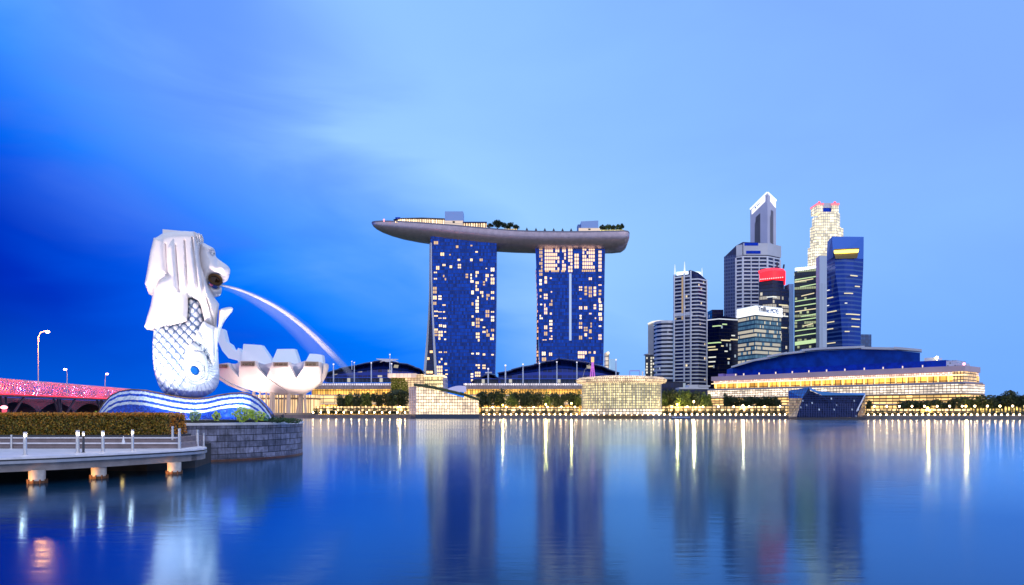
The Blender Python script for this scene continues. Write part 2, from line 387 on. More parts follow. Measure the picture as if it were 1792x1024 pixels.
def place_light(name, kind, loc, energy, color, size=.1, parent=None, target=None, spot=60, blend=.6):
    L = bpy.data.lights.new(name, kind); L.energy = energy; L.color = color
    if kind == 'SPOT': L.spot_size = R(spot); L.spot_blend = blend; L.shadow_soft_size = size
    elif kind == 'AREA': L.size = size
    else: L.shadow_soft_size = size
    o = bpy.data.objects.new(name, L); col.objects.link(o)
    org = origin_of(parent) if parent is not None else Vector((0, 0, 0))
    if parent is not None: o.parent = parent
    o.location = Vector(loc) - org
    if target is not None: o.rotation_euler = (Vector(target) - Vector(loc)).to_track_quat('-Z', 'Y').to_euler()
    return o
pile_pos = []
for k, (px, wl) in enumerate(((-170, 859), (-52, 853), (65, 847), (173, 838.5), (305, 830.5))):
    Y = CAMH * F / (wl - HY) + .27; pile_pos.append((PX(px, Y), Y))
for k, (x, y) in enumerate(pile_pos):
    if k == 0: continue
    c = empty('boardwalk_pile', (x, y, 0), ['', 'concrete pile under the boardwalk at the far left edge of the picture', 'leftmost fully seen round concrete pile under the boardwalk', 'middle round concrete pile under the boardwalk', 'round concrete pile under the boardwalk nearest its rounded tip'][k], 'pile', 'round piles under the boardwalk')
    mb = MB(); mb.lathe((x, y, 0), [(.27, -1.2), (.27, .5)], 28); mb.build('shaft', M['pile'], c, smooth=True)
    mb = MB(); mb.lathe((x, y, 0), [(.275, -.02), (.30, 0), (.31, .07), (.30, .10), (.275, .10)], 28)
    for q in range(9):
        a = q * 2 * math.pi / 9; mb.box(x + .31 * math.cos(a) - .02, x + .31 * math.cos(a) + .02, y + .31 * math.sin(a) - .02, y + .31 * math.sin(a) + .02, -.02, .15)
    mb.build('collar', M['rust'], c, smooth=True)
    place_light('pile_light', 'SPOT', (x - .45, y - .75, .10), 45.0, (1, .45, .14), .06, c, (x, y, .30), 70)
# small amber lamp on the sea wall under the boardwalk
sl = empty('wall_lamp', (PX(213, 31.5), 31.5, .42), 'small amber lamp on the dark sea wall under the boardwalk', 'lamp')
x, y, z = sl.location
mb = MB(); mb.box(x - .09, x + .09, y, y + .19, z, z + .06); mb.box(x - .11, x + .11, y + .13, y + .19, z + .055, z + .265); mb.box(x - .11, x + .11, y - .02, y + .19, z + .26, z + .29); mb.build('bracket', M['dark'], sl)
mb = MB(); mb.lathe((x, y + .05, z), [(.03, .06), (.07, .1), (.07, .22), (.03, .26)], 12); mb.build('lamp_glass', glow('amber_glass', (1, .5, .12), 4), sl, smooth=True)

# bollards
def bollard(px, top, bot, r, label, lit=True, zb=1.0, steel='steel'):
    Y = (CAMH - zb) * F / (bot - HY); x = PX(px, Y); h = (bot - top) / F * Y
    c = empty('bollard_light', (x, Y, zb), label, 'bollard', 'steel bollards along the boardwalk')
    mb = MB(); mb.lathe((x, Y, zb), [(r * 1.5, 0), (r * 1.5, .02), (r, .03), (r, h * .80)], 18); mb.build('post', M[steel], c, smooth=True)
    mb = MB(); mb.lathe((x, Y, zb), [(r * .8, h * .80), (r * .8, h * .90)], 18); mb.build('light_ring', M['bol'] if lit else M['steel'], c, smooth=True)
    mb = MB(); mb.lathe((x, Y, zb), [(r * .8, h * .90), (r * 1.05, h * .90), (r * 1.05, h * .98), (r * .8, h), (.001, h)], 18); mb.build('cap', M['steel'], c, smooth=True)
    if lit == 2: place_light('bollard_glow', 'POINT', (x + .0, Y - r * 3, zb + h * .84), 4, (1, .8, .6), .05, c)
M['bol'] = glow('bollard_ring', (1, .84, .62), 7)
M['steel2'] = mat('worn_white_steel', (.7, .68, .7), .4, metal=.2, var=.15, vscale=8)
bollard(20, 761, 785, .045, 'short white bollard at the left end of the hedge', False, 1.0)
bollard(44, 756, 796, .065, 'leftmost tall steel bollard with a glowing top', 2)
bollard(136, 753, 792, .07, 'taller bollard of the close pair in front of the hedge', 2)
bollard(146, 755, 792, .045, 'thinner darker bollard of the close pair in front of the hedge', True, steel='dark')
bollard(180, 754, 790.5, .06, 'steel bollard between the close pair and the lone one', 2)
bollard(232, 752, 788.5, .055, 'lone steel bollard right of the hedge middle', 2)
bollard(302, 746, 777, .055, 'steel bollard against the right end of the hedge', False, 1.16)
bollard(314, 750, 785.5, .065, 'steel bollard just right of the hedge end on the deck', False)
bollard(345.5, 752, 781, .055, 'slim white bollard near the tip of the boardwalk', False, 1.0, 'steel2')
bollard(356.5, 758, 780.5, .04, 'shortest thin bollard at the very tip of the boardwalk', False, 1.0, 'steel2')
Yc = 1.36 * F / (777 - HY); xc = PX(216, Yc)
mb = MB(); mb.lathe((xc, Yc, 1.24), [(.10, 0), (.10, .02), (.075, .025), (.02, .27), (.018, .33), (.001, .34)], 16)
tag(mb.build('marker_cone', M['white'], smooth=True), 'small white cone standing on the step before the hedge', 'cone')

# hedge
def leafmat(name, cols, rough=.55):
    m = bpy.data.materials.new(name); m.use_nodes = True; t = NT(m.node_tree); b = m.node_tree.nodes['Principled BSDF']
    g = t.n('ShaderNodeNewGeometry'); cr = t.n('ShaderNodeValToRGB'); e = cr.color_ramp
    while len(e.elements) < len(cols): e.elements.new(.5)
    for i, (el, c) in enumerate(zip(e.elements, cols)): el.position = i / (len(cols) - 1); el.color = (*c, 1)
    t.l(g.outputs['Random Per Island'], cr.inputs[0]); t.l(cr.outputs[0], b.inputs['Base Color']); b.inputs['Roughness'].default_value = rough
    return m
def leaves(mb, pts, size, rng, up=.3, mi=0):
    for p in pts:
        n = Vector(rng.normal(size=3)); n.z += up; n.normalize(); a = n.orthogonal().normalized(); b_ = n.cross(a)
        an = rng.uniform(0, 6.28); a, b_ = a * math.cos(an) + b_ * math.sin(an), b_ * math.cos(an) - a * math.sin(an)
        s = size * rng.uniform(.6, 1.3); p = Vector(p)
        mb.add([p - a * s, p - b_ * s * .55, p + a * s, p + b_ * s * .55], [(0, 1, 2, 3)], mi=mi)
hx0, hx1, hy0, hy1, hz0, hz1 = -32, PX(303, 33.5), 33.2, 35.0, 1.46, 2.585
rng = np.random.default_rng(3)
hd = empty('hedge', (-22, 34, hz0), 'long clipped hedge, top leaves coloured orange as if lamplit, behind the boardwalk', 'hedge')
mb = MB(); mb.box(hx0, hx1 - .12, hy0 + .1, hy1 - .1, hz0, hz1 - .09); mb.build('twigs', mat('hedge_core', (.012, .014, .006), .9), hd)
mb = MB(); pts = []
n = 26000
for _ in range(n):
    u = rng.random()
    x = rng.uniform(hx0, hx1); z = rng.uniform(hz0, hz1)
    wob = .05 * math.sin(x * 2.1) + .04 * math.sin(x * 5.3 + z * 4)
    r_ = max(0, (x - (hx1 - .35))) ** 2 + max(0, z - (hz1 - .35)) ** 2
    if r_ > .35 ** 2: continue
    pts.append((x, hy0 + .03 + wob * .6 - abs(rng.normal(0, .05)), z))
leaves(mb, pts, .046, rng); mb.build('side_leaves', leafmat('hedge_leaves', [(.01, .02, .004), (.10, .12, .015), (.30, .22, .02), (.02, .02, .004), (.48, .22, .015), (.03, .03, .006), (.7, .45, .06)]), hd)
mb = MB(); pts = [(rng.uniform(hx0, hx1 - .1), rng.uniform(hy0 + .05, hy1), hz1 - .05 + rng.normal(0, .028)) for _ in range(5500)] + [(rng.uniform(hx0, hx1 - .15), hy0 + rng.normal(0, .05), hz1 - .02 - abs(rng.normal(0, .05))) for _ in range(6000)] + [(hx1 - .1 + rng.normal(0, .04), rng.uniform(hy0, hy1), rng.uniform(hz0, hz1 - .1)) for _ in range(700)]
leaves(mb, pts, .055, rng); mb.build('top_leaves', leafmat('hedge_lamplit_leaves', [(.55, .18, .012), (.8, .28, .02), (.3, .16, .02), (.75, .35, .04)]), hd)  # orange lamplight is put into the colour of these top leaves

# ------------------------------------------------------------------ statue
SA = R(24.0); SO = Vector((PX(327, 42.2), 42.2, 2.2))
def L2(px, py, O=SO, a=SA):
    dxx = (px - CX) / F; dzz = (HY - py) / F
    t_ = (-O.x * math.sin(a) + O.y * math.cos(a)) / (-dxx * math.sin(a) + math.cos(a))
    return ((t_ * dxx - O.x) * math.cos(a) + (t_ - O.y) * math.sin(a), CAMH + t_ * dzz - O.z)
def resample(poly, step):
    out = []; n = len(poly)
    for i in range(n):
        a = np.array(poly[i]); b_ = np.array(poly[(i + 1) % n]); d = np.linalg.norm(b_ - a); k = max(1, int(d / step))
        for j in range(k): out.append(tuple(a + (b_ - a) * j / k))
    return out
def smoothpoly(poly, it=1):           # Chaikin
    for _ in range(it):
        o = []
        n = len(poly)
        for i in range(n):
            a = np.array(poly[i]); b_ = np.array(poly[(i + 1) % n]); o += [tuple(a * .75 + b_ * .25), tuple(a * .25 + b_ * .75)]
        poly = o
    return poly
def seg_dist(P_, poly, closed=True):
    A = np.array(poly); B = np.roll(A, -1, 0)
    if not closed: A, B = A[:-1], B[:-1]
    d = np.full(len(P_), 1e9); tt = np.zeros(len(P_)); n = len(A)
    for i in range(n):
        ab = B[i] - A[i]; q = P_ - A[i]; t_ = np.clip((q @ ab) / max(ab @ ab, 1e-12), 0, 1); dd = np.linalg.norm(q - t_[:, None] * ab, axis=1)
        k = dd < d; d[k] = dd[k]; tt[k] = (i + t_[k]) / n
    return d, tt
def inside(P_, poly):
    x, y = P_[:, 0], P_[:, 1]; c = np.zeros(len(P_), bool); n = len(poly)
    for i in range(n):
        x1, y1 = poly[i]; x2, y2 = poly[(i + 1) % n]
        if y1 == y2: continue
        k = ((y1 > y) != (y2 > y)) & (x < (x2 - x1) * (y - y1) / (y2 - y1) + x1); c ^= k
    return c
def relief(name, outline, hmin, hmax, Rr, step, material, parent, hf=None, y0=0.0, sm=1, O=SO, a=SA, uvf=None, power=.5, local=True, sharp=50, backf=1.0):
    """a solid whose silhouette is the outline and whose thickness swells away from its edge"""
    poly = [L2(x, y, O, a) for x, y in outline]
    if sm: poly = smoothpoly(poly, sm)
    poly = resample(poly, step)
    A = np.array(poly); lo = A.min(0); hi = A.max(0)
    gx, gz = np.meshgrid(np.arange(lo[0], hi[0], step), np.arange(lo[1], hi[1], step * .9)); gx = gx + (np.arange(gx.shape[0]) % 2)[:, None] * step * .5
    G = np.stack([gx.ravel(), gz.ravel()], 1); G = G[inside(G, poly)]
    d, _ = seg_dist(G, poly); G = G[d > step * .45]
    nb = len(poly); allp = [Vector(p) for p in poly] + [Vector(p) for p in G]
    vo, eo, fo, ov, *_ = delaunay_2d_cdt(allp, [(i, (i + 1) % nb) for i in range(nb)], [], 1, 1e-5)
    Q = np.array([tuple(v) for v in vo]); d, _ = seg_dist(Q, poly); d[d < 1e-4] = 0
    k = np.clip(d / Rr, 0, 1); h = hmin + (hmax - hmin) * (1 - (1 - k) ** 2) ** power
    hF = h.copy()
    if hf is not None: hF = hF + hf(Q, d)
    n = len(Q)
    vs = [(Q[i, 0], y0 - hF[i], Q[i, 1]) for i in range(n)] + [(Q[i, 0], y0 + h[i] * backf, Q[i, 1]) for i in range(n)]
    uvs = None; fs = []; ul = []
    U = uvf(Q) if uvf else Q
    ec = {}
    for f in fo:
        f = list(f); a_ = Q[f[0]]; b_ = Q[f[1]]; c_ = Q[f[2]]
        if (b_[0] - a_[0]) * (c_[1] - a_[1]) - (b_[1] - a_[1]) * (c_[0] - a_[0]) < 0: f.reverse()
        fs.append(tuple(f)); ul.append([tuple(U[i]) for i in f])
        fs.append(tuple(n + i for i in reversed(f))); ul.append([tuple(U[i]) for i in reversed(f)])
        for i in range(len(f)):
            e_ = (f[i], f[(i + 1) % len(f)]); ec[e_] = 1
    for (i, j) in list(ec):
        if (j, i) not in ec:
            fs.append((j, i, n + i, n + j)); ul.append([tuple(U[j]), tuple(U[i]), tuple(U[i]), tuple(U[j])])
    mb = MB(); mb.add(vs, fs, ul)
    return mb.build(name, material, parent, smooth=True, local=True, sharp=sharp)

marble = mat('painted_marble', (.80, .76, .76), .42, var=.04, vscale=1.2)
marble2 = mat('white_scale_stone', (.80, .82, .85), .35, var=.05, vscale=2)
bronze = mat('dark_bronze', (.10, .05, .02), .3, metal=.8)
statue = empty('lion_fish_statue', SO, 'tall white statue with a lion head and a scaled fish body spouting water', 'statue', rz=SA)
def groove(lines):
    LL = [([L2(*q) for q in pl], w0 * .034, w1 * .034, dp) for pl, w0, w1, dp in lines]
    def f(Q, d):
        out = np.zeros(len(Q))
        for pl, w0, w1, dp in LL:
            dd, tt = seg_dist(Q, pl, False); w = w0 + (w1 - w0) * np.clip(tt * len(pl) / (len(pl) - 1), 0, 1)
            out = np.minimum(out, -dp * np.clip(1 - dd / w, 0, 1) ** .7 * np.clip(w / .05, 0, 1))
        return out
    return f
gro = groove([([(291.5, 438), (293.5, 470), (294.5, 492)], 1.2, 3.2, .2), ([(308.5, 440), (310.5, 475), (314, 517)], 1, 3.0, .2), ([(323.5, 433), (326.5, 480), (329, 524)], 1.4, 2.6, .22),
              ([(336, 427), (338, 450), (343, 490), (347, 525)], 1.4, 3.2, .25), ([(340, 417), (347, 445), (351.5, 480), (355, 520), (357, 545)], 2.0, 3.4, .3), ([(345, 416), (350, 440), (358, 482), (368, 515), (380, 536)], 1.8, 3.0, .28),
              ([(350, 416), (352, 424), (354, 434)], 1.5, 2, .3), ([(352, 452), (356, 475), (364, 505), (374, 530)], 1.2, 2.2, .35), ([(358, 520), (366, 545), (372, 570)], 1, 2, .3)])
mane = [(270.5, 425), (284.5, 417), (300, 414), (324, 412.5), (340, 413.5), (353, 416.5), (356.5, 426), (350, 438), (349, 450), (352, 470), (358, 489), (366, 508), (375, 524), (383, 535), (381.5, 545), (379.5, 560), (378.5, 577), (369, 573), (357.5, 566), (354, 549), (350, 535), (345, 528), (337, 524.5), (329.3, 524), (329, 545), (327.5, 566), (310, 571), (290, 575), (270, 576.5), (254, 573.5), (259, 556), (265, 538), (268.5, 519), (269, 500), (268, 470), (268, 445)]
def manef(Q, d):
    x0 = L2(318, 500)[0]; g = gro(Q, d); return g - .10 * (Q[:, 0] - x0) ** 2 * np.clip(1.2 - d, 0, 1) + .06 * np.sin(Q[:, 1] * .9)
relief('mane', mane, 1.1, 1.95, .55, .055, marble, statue, manef, sm=0)
flap = [(271, 427), (270, 432), (265.5, 450), (261, 478), (256.3, 504), (259, 509), (268.5, 512), (273, 504), (279, 497.5), (288, 493), (296, 492), (295, 480), (293, 465), (291.6, 445), (291.5, 432), (282, 426)]
relief('mane_lock', flap, 1.55, 2.12, .35, .07, marble, statue, sm=0, backf=1.0)
lock2 = [(293, 445), (295, 470), (297, 492), (292, 495), (284, 498), (277, 505), (274.5, 513), (278, 520), (290, 521.5), (305, 521.5), (313.3, 519.5), (313, 505), (311, 485), (309, 462), (307.6, 440), (300, 434)]
relief('mane_lock', lock2, 1.7, 2.2, .35, .07, marble, statue, sm=0)
mb = MB(); a_, b_ = L2(284.6, 418), L2(326, 407.5)
mb.box(L2(285.5, 412)[0], L2(323.5, 412)[0], -.75, .75, L2(300, 419)[1], L2(300, 407.8)[1])
mb.build('crown_block', marble, statue, local=True)
def facef(Q, d):
    out = np.zeros(len(Q)); ex, ez = L2(371.5, 449); r = np.hypot(Q[:, 0] - ex, (Q[:, 1] - ez) * 1.3)
    out -= .35 * np.exp(-(r / .20) ** 2)                          # eye socket
    bx, bz = L2(368, 440.5); out += .22 * np.exp(-(((Q[:, 0] - bx) / .35) ** 2 + ((Q[:, 1] - bz) / .12) ** 2))   # brow
    cx, cz = L2(372, 478); out += .30 * np.exp(-(((Q[:, 0] - cx) / .45) ** 2 + ((Q[:, 1] - cz) / .28) ** 2))     # cheek
    mx, mz = L2(392, 478); out += .22 * np.exp(-(((Q[:, 0] - mx) / .35) ** 2 + ((Q[:, 1] - mz) / .32) ** 2))     # muzzle pad
    nx, nz = L2(380, 466); out -= .20 * np.exp(-(((Q[:, 0] - nx) / .14) ** 2 + ((Q[:, 1] - nz) / .40) ** 2))
    return out
face = [(346, 426), (356, 427.5), (363, 431.3), (374, 437.7), (376.6, 443), (377.5, 451.5), (387, 459.5), (399, 468.3), (402.3, 474), (402, 480), (400, 487), (395.8, 492), (389.5, 494), (385, 491), (378, 487), (371, 486.5), (366, 491), (365, 500), (368, 508), (373, 521), (366, 520), (356, 505), (349, 470), (346, 445)]
fo_ = relief('face', face, .35, 1.35, .95, .05, marble, statue, facef, sm=1)
jaw = [(363, 490), (366, 499), (371, 505), (378, 508), (385, 503.5), (388.5, 506), (386.8, 515), (379.5, 519), (370, 518), (364, 510)]
relief('lower_jaw', jaw, .35, .95, .45, .05, marble, statue, sm=1)
# mouth: bronze ring with a dark throat; eye; whisker dots
def ell(cx, cz, rx, rz, rot, y, n=28):
    return [(cx + rx * math.cos(q) * math.cos(rot) - rz * math.sin(q) * math.sin(rot), y(q) if callable(y) else y, cz + rx * math.cos(q) * math.sin(rot) + rz * math.sin(q) * math.cos(rot)) for q in [2 * math.pi * k / n for k in range(n + 1)]]
mx, mz = L2(376.2, 494.8)
mb = MB(); mb.tube(ell(mx, mz, .37, .27, -.45, -1.12), .055, 8, False); mb.tube(ell(mx, mz, .30, .21, -.45, -1.15), .03, 8, False); ring = mb.build('mouth_ring', bronze, statue, smooth=True, local=True)
mb = MB(); pr = ell(mx, mz, .36, .26, -.45, -1.06)[:-1]; p2 = ell(mx, mz, .30, .22, -.45, .9)[:-1]
mb.add(pr + p2, [tuple(range(28))] + [(i, 28 + i, 28 + (i + 1) % 28, (i + 1) % 28) for i in range(28)]); mb.build('throat', mat('throat_dark', (.03, .012, .008), .25, metal=.5), statue, smooth=False, local=True)
mb = MB(); mb.tube([(mx + .02, -1.1, mz - .03), (mx + .30, -.9, mz - .14)], [.12, .07], 10); mb.build('water_nozzle', bronze, statue, smooth=True, local=True)
ex, ez = L2(372.3, 450)
mb = MB(); mb.ball((ex, -.93, ez), .115, 12, 8); eye = mb.build('eye', marble2, statue, smooth=True, local=True)
mb = MB(); mb.ball((ex + .035, -1.0, ez), .052, 10, 6); mb.build('pupil', M['dark'], eye, smooth=True, local=True)
mb = MB(); mb.tube([(ex - .17, -.98, ez + .09), (ex - .02, -1.08, ez + .13), (ex + .12, -1.0, ez + .06)], [.02, .035, .02], 6); mb.build('eyelid', marble, statue, smooth=True, local=True)
mb = MB()
for (wx, wy) in ((396, 472), (398.5, 474.5), (396.5, 477.5), (399.3, 479.5), (398, 482.5), (400.3, 483.5)):
    a_, b_ = L2(wx, wy); mb.ball((a_, -.62, b_), .03, 6, 4)
mb.build('whisker_dots', M['dark'], statue, local=True)

# fish body
GC = L2(345, 650)
def bodyf(Q, d):
    x, z = Q[:, 0], Q[:, 1]; s = .46
    w = .10 * np.sin(z * 1.1)
    a_ = (x * 1.0 + z * .86 + w) * math.pi / s; b_ = (x * 1.0 - z * .72 - w) * math.pi / s
    sc = (np.abs(np.sin(a_)) * np.abs(np.sin(b_))) ** .42
    scale = .34 * (sc - 1)
    gx, gz = x - GC[0], z - GC[1]; r = np.hypot(gx, gz * .9); an = np.arctan2(gz, gx)
    rad = .13 * (np.abs(np.sin(an * 15 + r * .9)) ** .6 - 1)
    wgt = np.clip((.95 - an) / .35, 0, 1) * np.clip((an + 2.35) / .5, 0, 1) * np.clip((r - .3) / .2, 0, 1)
    wgt = np.where(an < -2.35, 0, wgt)
    rad2 = np.where(r < 1.35, rad, rad)
    return (scale * (1 - wgt) + rad2 * wgt) * np.clip(d / .05, .25, 1)
body = [(329, 523), (336, 523.5), (345, 527), (352, 532), (355, 545), (356, 560), (360, 568), (370, 573), (379, 580), (381, 600), (382, 630), (384, 650), (383.5, 668), (379, 680), (368, 690), (350, 697), (330, 698), (306, 695), (289, 690), (280, 680), (273, 662), (268.5, 640), (267, 610), (269, 580), (271, 568), (300, 565), (326, 562), (328, 545)]
fb = relief('fish_body', body, .25, 1.9, 1.7, .032, marble2, statue, bodyf, sm=1, sharp=80)
joint = mat('scale_joint', (.24, .34, .52), .6); fb.data.materials.append(joint)
cen = np.array([tuple(p.center) for p in fb.data.polygons]); QQ = cen[:, [0, 2]]; bf_ = bodyf(QQ, np.full(len(QQ), 1.0))
hi_ = L2(300, 640)[1]
for p, v, c in zip(fb.data.polygons, bf_, cen):
    if v < (-.135 - .03 * math.sin(c[0] * 2.3 + c[2] * 1.7)) - max(0, hi_ + .3 - c[2]) * .06: p.material_index = 1
def finf(Q, d):
    x0, z0 = L2(373, 640); an = np.arctan2(Q[:, 1] - z0, Q[:, 0] - x0)
    return -.26 * (1 - np.abs(np.sin(an * 8.0))) ** 3 * np.clip(d / .1, 0, 1)
fin = [(336, 601), (343, 590), (350, 578), (355, 566), (362, 571), (369, 574), (377.5, 578), (380.3, 577), (382, 560), (383, 547.5), (392, 544.5), (401, 543), (406.3, 545.5), (404, 551), (396, 559), (388, 573), (382, 590), (378.5, 612), (377, 640), (370, 645), (362, 620), (350, 605)]
relief('tail_fin', fin, 1.55, 2.02, .35, .05, marble2, statue, finf, sm=1, backf=-.6)
mb = MB(); p0, p1 = L2(382.4, 577), L2(383.6, 549)
mb.tube([(p0[0], -1.6, p0[1]), (p1[0], -1.6, p1[1])], .06, 8); mb.build('gilded_edge', mat('gilded_edge', (.45, .30, .10), .35, metal=.7), statue, local=True)
def gillf(Q, d):
    x0, z0 = L2(342, 652); r = np.hypot(Q[:, 0] - x0, (Q[:, 1] - z0) * .85)
    return -.20 * (np.abs(np.sin(r * 6.5)) < .3) * (r > .42) - .25 * np.clip(1 - r / .42, 0, 1) ** .5
gill = [(323.5, 655), (322.5, 635), (325, 618), (330, 608), (338, 604), (348, 609), (357, 620), (363, 635), (366, 652), (362, 668), (352, 676), (338, 676), (328, 668)]
relief('gill_plate', gill, 1.75, 2.18, .5, .045, marble2, statue, gillf, sm=1, backf=-.8)
ex, ez = L2(341, 651.5)
mb = MB(); mb.tube(ell(ex, ez, .36, .40, .5, -2.14), .06, 8, False); mb.tube(ell(ex, ez, .26, .32, .5, -2.12), .035, 8, False); mb.build('fish_eye_ring', marble2, statue, smooth=True, local=True)
mb = MB(); n = 20; pr = ell(ex, ez, .20, .26, .5, -2.16, n)[:-1]; p2 = ell(ex, ez, .12, .17, .5, -2.22, n)[:-1]; p3 = ell(ex, ez, .21, .27, .5, -1.9, n)[:-1]
mb.add(p3 + pr + p2, [tuple(range(2 * n, 3 * n))[::-1]] + [(k * n + i, k * n + (i + 1) % n, (k + 1) * n + (i + 1) % n, (k + 1) * n + i) for k in range(2) for i in range(n)])
mb.build('fish_eye', mat('blue_enamel', (.0, .07, .30), .15), statue, smooth=True, local=True)

# wave-shaped mosaic base
WO = Vector((PX(327, 40.6), 40.6, 2.2)); WA = R(14)
wprof = [(180, 730), (182, 721), (190, 707), (202, 694), (218, 686), (238, 683), (262, 684.5), (285, 689), (308, 694), (330, 697.5), (350, 698.5), (368, 697), (388, 692.5), (408, 689.5), (428, 688.5), (442, 692), (455, 700), (466, 712), (474, 723), (479, 732)]
wl_ = [L2(x, y, WO, WA) for x, y in wprof]
def mosaic():
    m = bpy.data.materials.new('wave_mosaic'); m.use_nodes = True; t = NT(m.node_tree); b = m.node_tree.nodes['Principled BSDF']
    uv = t.n('ShaderNodeUVMap'); sp = t.n('ShaderNodeSeparateXYZ'); t.l(uv.outputs[0], sp.inputs[0])
    nz = t.n('ShaderNodeTexNoise', i_Scale=7.0, i_Detail=3.0, i_Roughness=.7); t.l(uv.outputs[0], nz.inputs['Vector'])
    mpn = t.n('ShaderNodeMapping'); mpn.inputs['Scale'].default_value = (.35, .1, 1); t.l(uv.outputs[0], mpn.inputs[0])
    nl = t.n('ShaderNodeTexNoise', i_Scale=1.0, i_Detail=1.0); t.l(mpn.outputs[0], nl.inputs['Vector'])
    v = t.m('ADD', sp.outputs[1], t.m('MULTIPLY', t.m('SUBTRACT', nz.outputs[0], .5), .12)); v = t.m('ADD', v, t.m('MULTIPLY', t.m('SUBTRACT', nl.outputs[0], .5), .10))
    s1 = t.m('MULTIPLY', t.m('GREATER_THAN', v, .07), t.m('LESS_THAN', v, .20))
    s2 = t.m('MULTIPLY', t.m('GREATER_THAN', v, .335), t.m('LESS_THAN', v, .54))
    s3 = t.m('MULTIPLY', t.m('GREATER_THAN', v, .66), t.m('LESS_THAN', v, .80))
    st = t.m('MAXIMUM', t.m('MAXIMUM', s1, s2), s3)
    vo = t.n('ShaderNodeTexVoronoi', i_Scale=13.0); t.l(uv.outputs[0], vo.inputs['Vector'])
    sc = t.n('ShaderNodeSeparateColor'); t.l(vo.outputs['Color'], sc.inputs[0])
    bl = t.mix(sc.outputs[0], (.0, .02, .30, 1), (.01, .10, .75, 1)); wh = t.mix(sc.outputs[1], (.45, .60, .80, 1), (.85, .88, .90, 1))
    t.l(t.mix(st, bl, wh), b.inputs['Base Color']); b.inputs['Roughness'].default_value = .2
    vd = t.n('ShaderNodeTexVoronoi', feature='DISTANCE_TO_EDGE', i_Scale=13.0); t.l(uv.outputs[0], vd.inputs['Vector'])
    bp = t.n('ShaderNodeBump', i_Strength=.6, i_Distance=.02); t.l(t.ss(vd.outputs[0], 0, .1), bp.inputs['Height']); t.l(bp.outputs[0], b.inputs['Normal'])
    return m
xs_ = [p[0] for p in wl_]; zs_ = [p[1] for p in wl_]
def wuv(Q): return np.stack([Q[:, 0], np.interp(Q[:, 0], xs_, zs_) - Q[:, 1]], 1)
wave = empty('wave_base', WO, 'wave shaped blue mosaic base with white bands below the lion fish statue', 'plinth', rz=WA)
def wavef(Q, d):
    top = np.interp(Q[:, 0], xs_, zs_) - Q[:, 1]
    return .5 * np.clip(top / 1.4, 0, 1)
relief('mosaic_wave', wprof + [(470, 742), (330, 742), (190, 742)], 1.3, 1.55, .5, .08, mosaic(), wave, wavef, sm=0, O=WO, a=WA, uvf=wuv, y0=.4)
mb = MB(); mb.tube([(p[0], -.88, p[1] + .01) for p in wl_], .045, 6)
mb.build('rim', mat('bronze_rim', (.16, .09, .04), .5, metal=.3, var=.4, vscale=6), wave, smooth=True, local=True)

# floodlights in the planting in front of the statue
def flood(x, y, z, tgt, e, c, lab, spot=70):
    o = empty('floodlight', (x, y, z), lab, 'floodlight', 'floodlights in the planting')
    mb = MB(); mb.box(x - .02, x + .02, y - .02, y + .02, z, z + .14); mb.box(x - .12, x + .12, y - .015, y + .015, z, z + .02); mb.build('bracket', M['dark'], o)
    mb = MB(); d = (Vector(tgt) - Vector((x, y, z + .18))).normalized(); p = Vector((x, y, z + .18)); mb.tube([p - d * .1, p + d * .02, p + d * .06], [.05, .09, .10], 12); mb.build('housing', M['dark'], o, smooth=True)
    mb = MB(); mb.tube([p + d * .05, p + d * .057], [.085, .085], 12); mb.build('lens', glow('flood_lens', c, 6, False), o)
    place_light('flood_beam', 'SPOT', p + d * .09, e, c, .12, o, tgt, spot)
    return o
ca, sa = math.cos(SA), math.sin(SA)
def SW(x, y, z): return (SO.x + x * ca - y * sa, SO.y + x * sa + y * ca, SO.z + z)
flood(*SW(-3.6, -6.0, .02), SW(-.3, -1, 6.5), 7000, (1, .78, .71), 'floodlight at the left end of the round planting aimed up at the mane', 60)
flood(*SW(-.6, -6.3, .02), SW(0, -1, 2.6), 850, (.86, .93, 1), 'floodlight in the middle of the round planting aimed at the fish scales', 75)
flood(*SW(3.3, -5.6, .02), SW(.2, -1, 3.0), 900, (.82, .92, 1), 'floodlight near the bushes aimed at the fish body', 75)
flood(*SW(5.1, -3.0, .02), SW(1.2, -.6, 7.2), 900, (.75, .86, 1), 'floodlight at the right end of the round planting aimed at the lion face', 45)

flood(*SW(4.4, -4.4, .02), SW(5.5, -.4, 5.8), 4200, (1, .80, .84), 'floodlight among the right shrubs aimed up at the arching jet', 70)
# bushes at the foot of the wave
def bush(px, py, w, h, Y, lab, cols, seed, n=260, blade=False, size=.09, grp='bushes at the foot of the wave base', cat='bush', zb=None):
    rg = np.random.default_rng(seed); x = PX(px, Y); zb = PZ(py, Y) if zb is None else zb; wm = w / F * Y; hm = h / F * Y
    o = empty('leafy_bush', (x, Y, zb), lab, cat, grp)
    mb = MB()
    for k in range(7):
        a = rg.uniform(0, 6.28); mb.tube([(x, Y, zb), (x + math.cos(a) * wm * .15, Y + math.sin(a) * wm * .15, zb + hm * .4), (x + math.cos(a) * wm * .32, Y + math.sin(a) * wm * .3, zb + hm * .75)], [.02, .014, .006], 5)
    mb.build('stems', mat('stem', (.08, .06, .03), .8), o)
    mb = MB(); pts = []
    for _ in range(n):
        v = rg.normal(size=3); v /= np.linalg.norm(v); r = rg.uniform(.55, 1) ** .5; lump = 1 + .28 * math.sin(v[0] * 5 + seed) * math.cos(v[2] * 4 + seed)
        pts.append((x + v[0] * r * wm / 2 * lump, Y + v[1] * r * wm / 2.4, zb + hm * .48 + v[2] * r * hm * .52 * lump))
    leaves(mb, pts, size, rg, .4); mb.build('leaves', leafmat('bush_leaves', cols), o)
    return o
